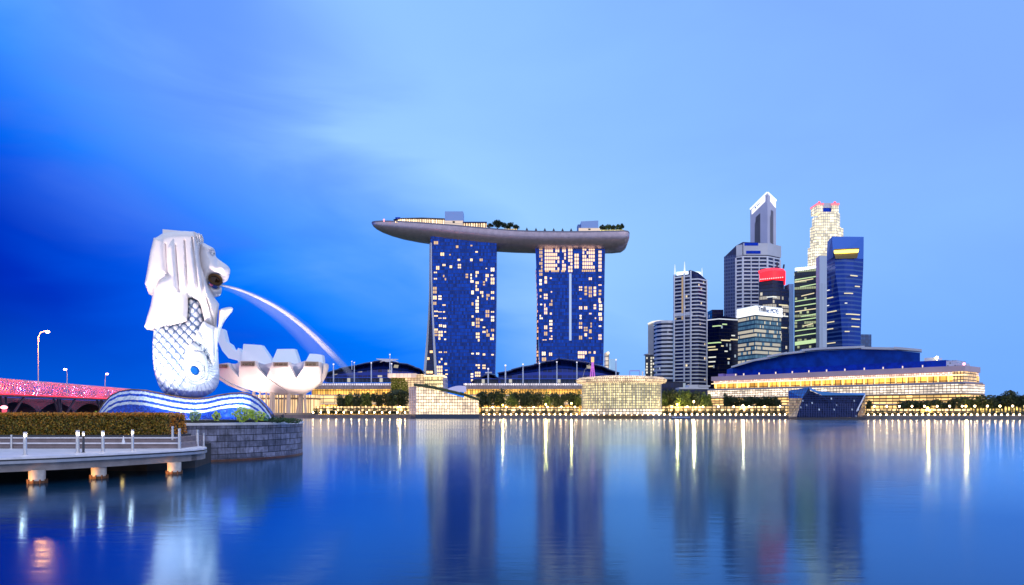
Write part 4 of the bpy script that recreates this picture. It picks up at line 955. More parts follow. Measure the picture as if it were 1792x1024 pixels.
for k, (px, tp, w) in enumerate(((1055, 393, 12), (1064, 392.5, 12), (1073, 393.5, 11), (1082, 392.5, 12), (1088, 391, 9))):
    put_tree(px, tp, 0, w, 'mid' if k % 2 else 'dark', ['tree touching the sloping topped block on the rooftop deck', 'second tree from the sloping topped block on the rooftop deck', 'middle tree of the row at the stern of the rooftop deck', 'last but one tree at the stern of the rooftop deck', 'slim tree nearest the stern end of the rooftop deck'][k], DY - 13, 'trees on the rooftop deck', True)
mb = MB(); Yq = DY - 16; mb.box(PX(1050, Yq), PX(1092, Yq), Yq, Yq + 2, dz(1070) - .6, dz(1070) + 1.3); tag(mb.build('lit_planter', facade('planter_glow', (.2, .2, .05), (.05, .06, .02), .9, 1.2, .4, .2, back=1.1, backc=(1, .85, .3))), 'glowing yellow planter under the trees at the stern of the rooftop deck', 'planter')
mb = MB(); mb.box(PX(850, Yq), PX(905, Yq), Yq, Yq + 2, dz(878) - 1.6, dz(878) + .6); tag(mb.build('lit_planter', facade('planter_glow2', (.2, .15, .05), (.05, .06, .02), 1.4, 1.2, .5, .2, back=.8, backc=(1, .75, .4))), 'long softly lit planter under the middle trees of the rooftop deck', 'planter')
# ------------------------------------------------------------------ skyline towers on the right
def floor_bands(o, cols, z0, z1, step, hb, m, off=.5, thick=.6, name='floor_band', prob=1.0, rg=None):
    z = z0
    while z + hb < z1:
        if prob >= 1 or rg.random() < prob:
            mb = MB(); strip(mb, cols, z, z + hb, off, thick); mb.build(name, m, o)
        z += step
def lit_bands(o, cols, rows, m, Yref, h=2.0, off=.3):
    """rows: (px0, px1, py)"""
    for (xa, xb, py) in rows:
        cc = clip_cols(cols, PX(xa, Yref), PX(xb, Yref)) if False else None
        f = front_px(cols, xa, xb); z = PZ(py, Yref); mb = MB(); strip(mb, f, z - h / 2, z + h / 2, off, .4); mb.build('lit_floor', m, o)
def front_px(cols, xa, xb):
    """front polyline between two photo columns (interpolated along the px, Y corner list)"""
    pxs = [c[0] for c in cols]; pts = []
    def at(px):
        for (p0, Y0), (p1, Y1) in zip(cols[:-1], cols[1:]):
            if p0 <= px <= p1 + 1e-6:
                A = Vector((PX(p0, Y0), Y0)); B = Vector((PX(p1, Y1), Y1)); k = (px - CX) / F
                den = (B.x - A.x) - k * (B.y - A.y); tt = (k * A.y - A.x) / den; q = A + (B - A) * tt; return (q.x, q.y)
        return (PX(px, cols[-1][1]), cols[-1][1])
    pts = [at(xa)] + [(PX(p, Y), Y) for p, Y in cols if xa + .3 < p < xb - .3] + [at(xb)]
    return pts
rs = random.Random(21)
GRP = 'office towers of the skyline'
def zt(py, Y): return PZ(py, Y)
M['band'] = mat('pale_floor_band', (.80, .82, .92), .5, var=.06, vscale=.1)
M['navy'] = facade('navy_glass', (.004, .012, .07), (.003, .006, .035), 2.0, 3.6, .08, .2, lit=.02, litc=(.7, .85, 1), ls=.35, rough=.15, metal=.1)
M['litf'] = glow('lit_floor', (1, .86, .50), .75, False); M['litg'] = glow('lit_floor_green', (.62, .85, .42), .8, False); M['litw'] = glow('lit_floor_white', (.95, .95, .85), .8, False)

# a) slim tower with a pale edge at the far left of the skyline
Y = 760; o = empty('office_tower', (PX(1147, Y), Y, GZ), 'slim dark tower with a pale left edge beside the rounded striped tower', 'tower', GRP)
c = [(1134, Y), (1150, Y - 6), (1178, Y)]
mb = MB(); mb.prism(front([(1143, Y + 1), (1150, Y - 5), (1178, Y + 1)]) + [(PX(1178, Y + 30) - 5, Y + 30), (PX(1143, Y + 30), Y + 30)], GZ, 0, z1s=[zt(572, Y), zt(566, Y), zt(562, Y), zt(564, Y), zt(572, Y)]); mb.build('glass_body', M['navy'], o)
mb = MB(); mb.prism(front([(1134, Y - 2), (1144, Y - 3)]) + [(PX(1144, Y + 26), Y + 26), (PX(1134, Y + 26), Y + 26)], GZ, zt(566, Y)); mb.build('edge_wall', M['lav'], o)
mb = MB(); mb.tube([P(1134, 567, Y - 4), P(1142, 563.5, Y - 4), P(1152, 562, Y - 4), P(1176, 562.5, Y - 4)], 1.0, 6); mb.build('roof_light', glow('cream_line', (1, .93, .8), .9, False), o)
Y = 740; o = empty('office_block', (PX(1137, Y), Y, GZ), 'small low block with many lit windows at the left foot of the skyline', 'building')
mb = MB(); mb.prism(front([(1129, Y), (1145, Y - 2)]) + [(PX(1145, Y + 15), Y + 15), (PX(1129, Y + 15), Y + 15)], GZ, zt(621, Y)); mb.build('wall', facade('lit_small', (.02, .03, .08), (.12, .12, .14), 2.2, 3.0, .3, .35, lit=.45, litc=(1, .95, .8), ls=.7), o)
mb = MB(); mb.box(PX(1130, Y), PX(1144, Y), Y + 1, Y + 12, zt(621, Y), zt(619, Y)); mb.build('parapet', M['band'], o)
# b) rounded striped tower
Y = 700; cols = [(1146, Y + 12), (1150, Y + 3), (1158, Y - 3), (1168, Y - 5), (1177, Y - 4)]
o = empty('office_tower', (PX(1162, Y), Y, GZ), 'rounded medium high tower wrapped in pale horizontal stripes', 'tower', GRP)
mb = MB(); mb.prism(front(cols) + [(PX(1177, Y + 30), Y + 30), (PX(1147, Y + 30), Y + 30)], GZ, zt(564, Y)); mb.build('glass_body', M['navy'], o)
floor_bands(o, front(cols), zt(664, Y), zt(563, Y), 3.9, 1.9, M['band'], 1.0, 1.1)
mb = MB(); strip(mb, front(cols), zt(565.5, Y), zt(562, Y), 1.2, 1.4); mb.build('parapet', M['band'], o)
# c) tall striped twin tower with three masts
Y = 690; cA = [(1179, Y + 6), (1195, Y), (1208, Y - 4)]; cB = [(1208, Y - 6), (1222, Y - 8), (1237, Y + 2)]
o = empty('office_tower', (PX(1208, Y), Y, GZ), 'tall striped tower topped by three thin white masts', 'tower', GRP)
mb = MB(); mb.prism(front(cA + cB[1:]) + [(PX(1237, Y + 30) - 3, Y + 30), (PX(1180, Y + 30), Y + 30)], GZ, 0, z1s=[zt(481, Y), zt(479, Y), zt(474, Y), zt(480, Y), zt(490, Y), zt(490, Y), zt(481, Y)]); mb.build('glass_body', facade('striped_tower_glass', (.004, .015, .11), (.003, .01, .06), 2.0, 3.3, .1, .2, lit=.012, litc=(1, .8, .5), ls=.7, rough=.2), o)
floor_bands(o, front(cA), zt(676, Y), zt(483, Y), 3.5, 1.25, M['band'], .8, .9)
floor_bands(o, front(cB), zt(676, Y), zt(486, Y), 3.5, 1.15, M['band'], .8, .9)
for (xx, w, y0, y1, Yc) in ((1179.5, 1.6, 676, 481, Y + 4), (1197, 1.5, 676, 478, Y - 3), (1208.5, 1.5, 676, 474, Y - 8), (1236.5, 1.2, 676, 490, Y - 1)):
    mb = MB(); mb.box(PX(xx - w / 2, Yc), PX(xx + w / 2, Yc), Yc - 2, Yc + 1, zt(y0, Yc), zt(y1, Yc)); mb.build('column', M['band'], o)
mb = MB(); mb.prism(front([(1178, Y + 3), (1208, Y - 6), (1237, Y)]) + [(PX(1237, Y + 4), Y + 4), (PX(1178, Y + 7), Y + 7)], zt(553, Y), zt(549, Y)); mb.build('mid_ledge', M['band'], o)
mb = MB(); mb.prism(front([(1184, Y), (1200, Y - 3), (1215, Y - 3), (1226, Y)]) + [(PX(1226, Y + 20), Y + 20), (PX(1184, Y + 20), Y + 20)], zt(481, Y), zt(476, Y)); mb.build('crown', glow('crown_glow', (.75, .88, 1), 1.6), o)
for px, yb, ytp in ((1181, 480, 463), (1198, 475, 458), (1228.5, 487, 469)):
    mb = MB(); mb.tube([P(px, yb, Y), P(px, (yb + ytp) / 2, Y), P(px, ytp, Y)], [.9, .55, .2], 6); mb.build('mast', glow('mast_white', (.85, .93, 1), .7, False), o)
mb = MB(); strip(mb, front_px(cA, 1193.5, 1196.5), zt(560, Y), zt(484, Y), 1.1, .3); mb.build('amber_stair', glow('amber_dim', (.8, .55, .3), .35, False), o)
# d) dark lower tower with lit bands
Y = 720; cols = [(1237, Y + 6), (1258, Y - 4), (1292, Y + 4)]
o = empty('office_tower', (PX(1265, Y), Y, GZ), 'dark low glass tower between the masted tower and the white topped one', 'tower', GRP)
mb = MB(); mb.prism(front(cols) + [(PX(1292, Y + 34), Y + 34), (PX(1239, Y + 30), Y + 30)], GZ, 0, z1s=[zt(560, Y), zt(553, Y), zt(556, Y), zt(556, Y), zt(560, Y)]); mb.build('glass_body', M['navy'], o)
mb = MB(); f = front_px(cols, 1237.5, 1291.5); strip(mb, f, zt(560, Y), zt(558.3, Y), .6, .8); mb.build('roof_light', glow('roofline', (.85, .9, 1), .7, False), o)
for (a, b_, y, m) in ((1247, 1262, 571, M['litg']), (1264, 1272, 568, M['litg']), (1239, 1262, 600, M['litg']), (1262, 1278, 596, M['litf']), (1278, 1291, 594, M['litf']), (1238, 1252, 607, M['litf']), (1268, 1273, 615, M['litw']), (1240, 1256, 612, M['litf']), (1240, 1253, 625, M['litw']), (1273, 1277, 628, M['litf']), (1240, 1252, 633, M['litw']), (1240, 1248, 641, M['litf']), (1262, 1266, 606, M['litf']), (1280, 1286, 587, M['litw'])):
    mb = MB(); strip(mb, front_px(cols, a, b_), zt(y + 1, Y), zt(y - 1, Y), .3, .4); mb.build('lit_floor', m, o)
mb = MB(); mb.box(PX(1246, Y + 40), PX(1266, Y + 40), Y + 40, Y + 60, GZ, zt(542, Y + 40)); tag(mb.build('rear_tower', M['navy']), 'small dark tower top showing just behind the dark low glass tower', 'tower', GRP)
# e) white framed tower and the slab rising out of it
Y = 800; cols = [(1267, Y + 10), (1288, Y), (1300, Y - 4), (1342, Y - 4), (1365, Y + 10)]
o = empty('office_tower', (PX(1316, Y), Y, GZ), 'broad white framed tower with a chamfered crown', 'tower', GRP)
mb = MB(); mb.prism(front(cols) + [(PX(1365, Y + 40), Y + 40), (PX(1268, Y + 40), Y + 40)], GZ, 0, z1s=[zt(447, Y), zt(430, Y), zt(425, Y), zt(427, Y), zt(437, Y), zt(437, Y), zt(447, Y)])
mb.build('glass_body', facade('frame_tower_glass', (.006, .02, .14), (.004, .015, .08), 2.4, 3.7, .15, .2, rough=.25), o)
floor_bands(o, front_px(cols, 1289, 1364), zt(612, Y), zt(449, Y), 4.1, 1.5, M['band'], .9, 1.0)
for (xx, w) in ((1288.5, 2.0), (1300, 2.2), (1314, 1.2), (1328, 1.2), (1342, 1.8), (1353, 1.2), (1364, 1.8)):
    f = front_px(cols, max(1267, xx - w / 2), min(1365, xx + w / 2)); mb = MB(); strip(mb, f, GZ, zt(452, Y), 1.4, 1.4); mb.build('column', M['band'], o)
mb = MB(); f = front_px(cols, 1289, 1299.6); strip(mb, f, zt(449, Y), zt(430, Y), 1.5, 1.5); f = front_px(cols, 1300.3, 1365); strip(mb, f, zt(448, Y), zt(427.5, Y), 1.5, 1.5); mb.build('crown_wall', M['lav'], o)
mb = MB(); f = front_px(cols, 1305, 1330); strip(mb, f, zt(446, Y), zt(441, Y), 1.9, .3); f = front_px(cols, 1302, 1326); strip(mb, f, zt(432, Y), zt(427, Y), 1.7, .3); mb.build('crown_window', M['bluewall'], o)
mb = MB(); f = front_px(cols, 1267.2, 1288); strip(mb, f, GZ, zt(446, Y), .4, .4); mb.build('side_wall', facade('frame_side', (.008, .03, .16), (.10, .14, .30), 3, 3.9, .25, .4), o)
Y = 830; cols = [(1313, Y + 12), (1343, Y - 8), (1358, Y + 4)]
o = empty('office_tower', (PX(1338, Y), Y, GZ), 'tallest slim slab with a glowing white sign box along its slanted crown', 'tower', GRP)
f = front(cols); mb = MB(); mb.prism(f + [(PX(1358, Y + 36), Y + 36), (PX(1315, Y + 36), Y + 36)], GZ, 0, z1s=[zt(360, Y), zt(340, Y), zt(349, Y), zt(349, Y), zt(360, Y)]); mb.build('wall', mat('slab_wall', (.60, .60, .76), .55, var=.05, vscale=.05), o)
def slanted(f, za0, zb0, za1, zb1, off, th=.4):           # f: two points; lower/upper z at each end
    a, b_ = Vector(f[0]), Vector(f[1]); d = (b_ - a).normalized(); n = Vector((d.y, -d.x)); vs = []
    for p, zl, zh in ((a, za0, zb0), (b_, za1, zb1)):
        q = p + n * off; r = p + n * (off - th); vs += [(*q, zl), (*q, zh), (*r, zh), (*r, zl)]
    return vs, [(0, 4, 5, 1), (1, 5, 6, 2), (2, 6, 7, 3), (3, 7, 4, 0), (0, 1, 2, 3), (7, 6, 5, 4)]
fL = front_px(cols, 1316, 1339); fR = front_px(cols, 1348, 1357)
wsign = glow('sign_white', (.96, .97, 1), 1.3, False)
mb = MB(); mb.add(*slanted(fL, zt(371, Y), zt(363, Y), zt(355, Y), zt(346, Y), .5)); sgn = mb.build('sign_box', wsign, o)
mb = MB(); mb.add(*slanted(fR, zt(354, Y), zt(345, Y), zt(362.5, Y), zt(350.5, Y), .5)); mb.build('sign_box', wsign, o)
mb = MB(); mb.add(*slanted(front_px(cols, 1313, 1342.5), zt(362, Y), zt(360.3, Y), zt(341.8, Y), zt(339.6, Y), .9, 1)); mb.add(*slanted(front_px(cols, 1343.5, 1358), zt(342, Y), zt(339.8, Y), zt(350.5, Y), zt(348.4, Y), .9, 1)); mb.build('roof_light', wsign, o)
logo = mat('logo_blue', (.08, .2, .5), .5)
mb = MB(); fa = front_px(cols, 1321.3, 1323.8); mb.add(*slanted(fa, zt(363.8, Y), zt(360, Y), zt(362.4, Y), zt(359, Y), .75, .1)); mb.build('logo_mark', logo, sgn)
mb = MB(); fa = front_px(cols, 1325.3, 1331.5); mb.add(*slanted(fa, zt(360.4, Y), zt(358, Y), zt(355.3, Y), zt(354, Y), .75, .1)); mb.build('logo_mark', logo, sgn)
for (xa, xb, y0, y1, n) in ((1321, 1330.5, 376, 428, 16), (1347.5, 1353, 370, 428, 16)):
    for k in range(n):
        ya = y0 + (y1 - y0) * k / n; mb = MB(); fa = front_px(cols, xa + (1.5 if k < 3 else 0), xb); sl = -.55 * (xb - xa) / 2 if xa < 1340 else .9
        mb.add(*slanted(fa, zt(ya + 2.2 - sl, Y), zt(ya - sl, Y), zt(ya + 2.2 + sl, Y), zt(ya + sl, Y), .3, .2)); mb.build('louvre', M['navy2'] if 'navy2' in M else M['dark'], o)
# f) red roofed dark tower
Y = 670; cols = [(1328, Y + 6), (1352, Y - 4), (1372, Y)]
o = empty('office_tower', (PX(1350, Y), Y, GZ), 'dark glass tower with a glowing red rounded roof', 'tower', GRP)
mb = MB(); mb.prism(front(cols) + [(PX(1372, Y + 26), Y + 26), (PX(1330, Y + 26), Y + 26)], GZ, zt(491, Y)); mb.build('glass_body', M['navy'], o)
c2 = [(1329, Y - 6), (1352, Y - 12), (1380, Y - 4)]; mb = MB(); mb.prism(front(c2) + [(PX(1380, Y + 24), Y + 24), (PX(1329, Y + 24), Y + 24)], GZ, zt(508, Y)); mb.build('lower_body', facade('red_tower_lower', (.004, .018, .08), (.004, .01, .04), 2.2, 3.8, .1, .25, lit=.04, rowlit=.25, litc=(1, .9, .7), ls=.5), o)
redm = mat('red_roof', (.65, .02, .03), .45, emit=(1, .015, .03), es=1.3)
mb = MB(); n = 9; vs = []; xs2 = np.linspace(1329, 1374, n); top_ = [473, 470.5, 469, 468, 467.6, 467.4, 467.6, 468.3, 469.5]
for k in range(n):
    yb = Y - 5 * math.sin(math.pi * k / (n - 1)); vs += [(PX(xs2[k], yb), yb - 1, zt(491 - 5 * (k / (n - 1)), yb)), (PX(xs2[k], yb), yb - 1, zt(top_[k] + 6, yb)), (PX(xs2[k], yb) , yb + 4, zt(top_[k], yb)), (PX(xs2[k], yb + 24), yb + 24, zt(top_[k], yb)), (PX(xs2[k], yb + 24), yb + 24, zt(491, yb))]
fs = [(5 * k + j, 5 * k + 5 + j, 5 * k + 6 + j, 5 * k + 1 + j) for k in range(n - 1) for j in range(4)] + [(4, 3, 2, 1, 0), (5 * n - 5, 5 * n - 4, 5 * n - 3, 5 * n - 2, 5 * n - 1)]
mb.add(vs, fs); mb.build('red_roof', redm, o)
for k in range(11):
    px = 1331 + k * 3.8; mb = MB(); mb.box(PX(px, Y - 8), PX(px + 1.6, Y - 8), Y - 8, Y - 7, zt(489.5 - k * .35, Y - 8), zt(488 - k * .35, Y - 8)); mb.build('roof_lamp', glow('pink_lamp', (1, .55, .55), 1.3, False), o)
mb = MB(); mb.tube([P(1360, 467, Y + 5), P(1360, 459, Y + 5)], .8, 6); mb.build('mast', M['dark'], o)
mb = MB(); mb.tube([P(1371, 470, Y + 5), P(1372, 463, Y + 5)], .8, 6); mb.build('mast', M['dark'], o)
for (a, b_, y, m) in ((1342, 1359, 523, M['litw']), (1330, 1352, 548, M['litf']), (1363, 1378, 536, M['litf']), (1355, 1377, 575, M['litf']), (1368, 1379, 555, M['litw'])):
    mb = MB(); strip(mb, front_px(c2, a, b_), zt(y + .9, Y), zt(y - .9, Y), .3, .4); mb.build('lit_floor', m, o)
mb = MB(); mb.box(PX(1381, Y), PX(1389, Y), Y, Y + 12, GZ, zt(497, Y)); tag(mb.build('slender_fin_tower', mat('fin_blue', (.20, .34, .62), .5, var=.1, vscale=.05)), 'plain thin pale blue slab right of the red roofed tower', 'tower', GRP)
# g) glass building with a lit white crown and lettering
Y = 600; cols = [(1291.5, Y + 16), (1322, Y - 6), (1367, Y + 10)]
o = empty('office_building', (PX(1330, Y), Y, GZ), 'glass corner building with a glowing white crown carrying lettering', 'building', GRP)
mb = MB(); mb.prism(front(cols) + [(PX(1367, Y + 40), Y + 40), (PX(1293, Y + 40), Y + 40)], GZ, zt(552, Y)); mb.build('glass_body', facade('corner_glass', (.03, .10, .17), (.02, .06, .10), 1.1, 3.6, .12, .35, lit=.04, rowlit=.5, litc=(1, .86, .55), ls=.6, rough=.15, back=.10, backc=(.35, .75, .95), seed=4.0), o)
crn = empty('tmp', (0, 0, 0), '', ''); bpy.data.objects.remove(crn)
ztop = zt(534.5, Y - 6); zbot = zt(551, Y - 6)
mb = MB(); f = front(cols); strip(mb, f, zbot, ztop, 1.2, 1.6); cwall = mb.build('crown_wall', glow('crown_white', (.78, .88, 1), .5), o)
for k in range(5):
    zz = zbot + (ztop - zbot) * (k + .0) / 5; mb = MB(); strip(mb, f, zz, zz + (.9 if k else 2.0), 1.5, .3); mb.build('crown_ring', glow('crown_ring', (1, 1, 1), 1.1), cwall)
mb = MB(); mb.prism(front([(1293, Y + 15), (1322, Y - 4), (1366, Y + 10)]) + [(PX(1366, Y + 39), Y + 39), (PX(1294, Y + 39), Y + 39)], zt(552, Y), ztop - .5); mb.build('crown_core', M['lav'], o)
def lettering(txt, pA, pB, z0, h, m, parent, off, name='lettering', wscale=None):
    cu = bpy.data.curves.new(name, 'FONT'); cu.body = txt; cu.size = 1; cu.extrude = .02; cu.offset = .03
    to = bpy.data.objects.new(name, cu); col.objects.link(to); bpy.context.view_layer.update()
    me = bpy.data.meshes.new_from_object(to.evaluated_get(bpy.context.evaluated_depsgraph_get())); bpy.data.objects.remove(to)
    a, b_ = Vector(pA), Vector(pB); L = (b_ - a).length; d = (b_ - a).normalized(); n = Vector((d.y, -d.x))
    vx = [v.co.x for v in me.vertices]; vy = [v.co.y for v in me.vertices]; w = max(vx) - min(vx); hh = .72
    org = origin_of(parent)
    for v in me.vertices:
        p = a + d * ((v.co.x - min(vx)) / w * L) + n * (off + v.co.z * 3); v.co = Vector((p.x, p.y, z0 + v.co.y / hh * h)) - org
    me.materials.append(m); ob = bpy.data.objects.new(name, me); col.objects.link(ob); ob.parent = parent; return ob
g1 = front_px(cols, 1324, 1337.5); g2 = front_px(cols, 1338, 1359)
lettering('Ymilli', g1[0], g1[-1], zt(546, Y), 4.0, mat('letter_navy', (.01, .03, .12), .5), cwall, 1.75)
lettering('sc PCYJ', g2[0], g2[-1], zt(546.8, Y), 3.4, mat('letter_pale', (.10, .2, .42), .5), cwall, 1.75)
# h) dark tower with greenish floors and a row of lamps; pale slab; i) slab
Y = 720; cols = [(1390, Y + 4), (1432, Y - 4)]
o = empty('office_tower', (PX(1410, Y), Y, GZ), 'dark tower with greenish lit floors and a row of white lamps on its roof', 'tower', GRP)
mb = MB(); mb.prism(front(cols) + [(PX(1432, Y + 36), Y + 36), (PX(1391, Y + 36), Y + 36)], GZ, 0, z1s=[zt(474, Y), zt(470, Y), zt(470, Y), zt(474, Y)]); mb.build('glass_body', facade('green_floor_glass', (.003, .02, .05), (.003, .01, .03), 2.2, 3.5, .1, .3, lit=.06, rowlit=.22, litc=(.75, .85, .45), ls=.45, rough=.15), o)
for k, y in enumerate((488, 497, 484, 513, 522, 531, 540, 549, 556, 566, 574, 583, 594)):
    a = 1391 + rs.uniform(0, 14) * (k % 2); b_ = 1430 - rs.uniform(0, 10) * (k % 3 == 0); mb = MB(); f = front_px(cols, a, b_); h = .9 if k != 12 else 3.6
    mb.add(*slanted([f[0], f[-1]], zt(y + 4, Y) - h, zt(y + 4, Y), zt(y, Y) - h, zt(y, Y), .4)); mb.build('lit_floor', M['litg'] if k % 3 or k == 12 else M['litf'], o)
for k in range(12):
    px = 1392 + k * 3.4; mb = MB(); yb = 474 - k * .33; mb.box(PX(px, Y), PX(px + 1.5, Y), Y - 1, Y + 1, zt(yb, Y), zt(yb - 5, Y)); mb.build('roof_lamp', M['cool'], o)
Y = 650; mb = MB(); mb.prism(front([(1428, Y + 10), (1434, Y - 2), (1447, Y)]) + [(PX(1447, Y + 20), Y + 20), (PX(1429, Y + 20), Y + 20)], GZ, zt(448, Y))
tag(mb.build('white_slab_tower', facade('white_slab', (.45, .55, .72), (.50, .60, .80), 3.0, 40, .15, .01, rough=.5, gvar=.08)), 'plain tall pale slab without windows attached left of the blue curved tower', 'tower', GRP)
# j) stepped cream tower with red beacons
Y = 860; o = empty('stepped_tower', (PX(1445, Y), Y, GZ), 'stepped floodlit cream tower with red lights on its top corners', 'tower', GRP)
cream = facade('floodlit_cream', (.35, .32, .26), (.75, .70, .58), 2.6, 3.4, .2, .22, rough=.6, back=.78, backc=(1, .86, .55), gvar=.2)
def ch(px0, px1, c, Yf): return [(px0, Yf + 8), (px0 + c, Yf), (px1 - c, Yf), (px1, Yf + 8)]
for (a, b_, c, y0, y1) in ((1413.5, 1464, 10, 680, 432), (1417.5, 1476, 12, 432, 397), (1419, 1472, 9, 420, 395), (1421, 1440, 4, 402, 380), (1431, 1470, 6, 397, 371)):
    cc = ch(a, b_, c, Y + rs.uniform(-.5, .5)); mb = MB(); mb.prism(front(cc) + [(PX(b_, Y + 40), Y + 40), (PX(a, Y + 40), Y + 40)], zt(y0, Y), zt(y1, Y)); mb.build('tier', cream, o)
for (a, b_) in ((1431, 1441.5), (1458, 1469)):
    mb = MB(); mb.box(PX(a, Y), PX(b_, Y), Y + 2, Y + 20, zt(371, Y), zt(358, Y)); mb.build('corner_pier', cream, o)
    mb = MB(); mb.box(PX(a - .6, Y), PX(b_ + .8, Y), Y + 1, Y + 21, zt(358, Y), zt(355, Y)); mb.build('red_band', glow('red_glow_band', (1, .18, .25), 1.1, False), o)
    mb = MB(); mb.ball((PX((a + b_) / 2, Y), Y + 4, zt(353, Y)), 1.4, 8, 6); mb.build('beacon', M['red'], o)
mb = MB(); mb.box(PX(1441.5, Y), PX(1458, Y), Y + 4, Y + 20, zt(362, Y), zt(353.5, Y)); mb.build('top_link', M['lav'], o)
mb = MB(); mb.box(PX(1441.5, Y), PX(1458, Y), Y + 5, Y + 20, zt(371, Y), zt(362, Y)); mb.build('recess', M['bluewall'], o)
# k) blue curved tower
Y = 690; o = empty('curved_tower', (PX(1478, Y), Y, GZ), 'blue curved glass tower with a glowing yellow recess below its tilted crown', 'tower', GRP)
secs = [(692, 1443, 1474, 1507), (600, 1443, 1474, 1506), (560, 1443.5, 1472, 1507), (520, 1444.5, 1468, 1508), (480, 1445.5, 1462, 1510), (453, 1446, 1461, 1511)]
mb = MB(); vs = []; nn = 8
for (py, a, m_, b_) in secs:
    z = zt(py, Y); row = [(a, Y + 14), ((a + m_) / 2, Y + 4), (m_, Y - 6)] + [(m_ + (b_ - m_) * q, Y - 6 - 4 * math.sin(math.pi * q) + 8 * q) for q in (.33, .66, 1.0)]
    pts = [(PX(p, y), y, z) for p, y in row] + [(PX(b_, Y + 34), Y + 34, z), (PX(a, Y + 34), Y + 34, z)]; vs += pts
fs = [(i * nn + k, i * nn + (k + 1) % nn, (i + 1) * nn + (k + 1) % nn, (i + 1) * nn + k) for i in range(len(secs) - 1) for k in range(nn)] + [tuple(range(nn))[::-1], tuple((len(secs) - 1) * nn + k for k in range(nn))]
mb.add(vs, fs); mb.build('glass_body', facade('curved_blue_glass', (.0, .04, .32), (.04, .12, .42), 40, 4.2, .002, .35, lit=.0, rowlit=.0, rough=.3, gvar=.1, metal=.5), o)
for (a, b_, y, m) in ((1446, 1466, 600, M['litf']), (1447, 1462, 575, M['litf']), (1447, 1464, 563, M['litf']), (1446, 1468, 545, M['litf']), (1447, 1455, 533, M['litw']), (1478, 1500, 552, M['litf']), (1486, 1500, 560, M['litf']), (1486, 1499, 573, M['litf']), (1476, 1484, 582, M['litf']), (1476, 1480, 533, M['litw']), (1484, 1496, 485, M['litf']), (1492, 1500, 503, M['litf']), (1446, 1462, 520, M['litf']), (1447, 1456, 506, M['litw']), (1475, 1488, 516, M['litf']), (1446, 1466, 610, M['litf'])):
    cc = [(1445, Y + 14), (1458, Y + 4), (1472, Y - 6), (1484, Y - 6), (1507, Y + 1)]; mb = MB(); strip(mb, front_px(cc, a, b_), zt(y + .8, Y), zt(y - .8, Y), 3.2, .6); mb.build('lit_floor', m, o)
crn_c = mat('crown_blue', (.03, .13, .55), .35, metal=.5)
mb = MB(); vs = []
for (py, a, m_, b_) in ((453, 1446, 1458, 1511), (417, 1448, 1456, 1511.5)):
    for p, y in ((a, Y + 14), (m_, Y - 7), (b_, Y + 1), (b_, Y + 34), (a, Y + 34)): vs.append([PX(p, y), y, zt(py, Y)])
for k, dzv in enumerate((2, 2.0, 3.6, 3.6, 2)): vs[5 + k][2] += dzv - 2
mb.add(vs, [(i, (i + 1) % 5, 5 + (i + 1) % 5, 5 + i) for i in range(5)] + [(5, 6, 7, 8, 9), (4, 3, 2, 1, 0)]); mb.build('crown', crn_c, o)
f0 = P(1461, 454, Y - 8.2); mb = MB()
mb.quad(P(1462, 453, Y - 9), P(1500, 452, Y - 6), P(1504, 434, Y - 8), P(1459, 436, Y - 11)); mb.quad(P(1504, 434, Y - 8), P(1500, 452, Y - 6), P(1500, 452, Y - 3), P(1504, 434, Y - 3)); mb.build('crown_recess', mat('recess_gold', (.22, .16, .06), .5), o)
mb = MB(); mb.quad(P(1460, 444, Y - 11.2), P(1501.5, 442, Y - 8.2), P(1503, 436.5, Y - 8.6), P(1459.5, 438.5, Y - 11.6)); mb.build('recess_light', glow('yellow_strip', (1, .72, .08), 5), o)
Y = 780; mb = MB(); mb.prism(front([(1500, Y), (1525, Y + 2)]) + [(PX(1525, Y + 20), Y + 20), (PX(1500, Y + 20), Y + 20)], GZ, zt(585, Y)); tag(mb.build('low_glass_block', facade('teal_block', (.03, .12, .35), (.02, .06, .2), 3, 3.4, .2, .2)), 'small blue glass block peeking out right of the curved tower', 'building')

# pale slim building beside the right hotel tower
Y = 800; o = empty('slim_building', (PX(1066, Y), Y, GZ), 'slim cream building with a bright tip just right of the right hotel tower', 'building')
mb = MB(); mb.box(PX(1059.5, Y), PX(1066, Y), Y, Y + 12, GZ, zt(617, Y)); mb.build('wall', facade('slim_cream', (.4, .36, .32), (.5, .45, .4), 4, 5, .2, .2, back=.35, backc=(1, .8, .6)), o)
mb = MB(); mb.ball((PX(1064, Y), Y - .5, zt(618, Y)), 1.6, 8, 6); mb.build('tip_lamp', M['warmsoft'], o)
mb = MB(); mb.box(PX(1068, Y), PX(1077, Y), Y + 1, Y + 10, GZ, zt(628, Y)); mb.build('glass_wing', mat('pale_wing', (.45, .65, .95), .3, emit=(.4, .7, 1), es=.4), o)

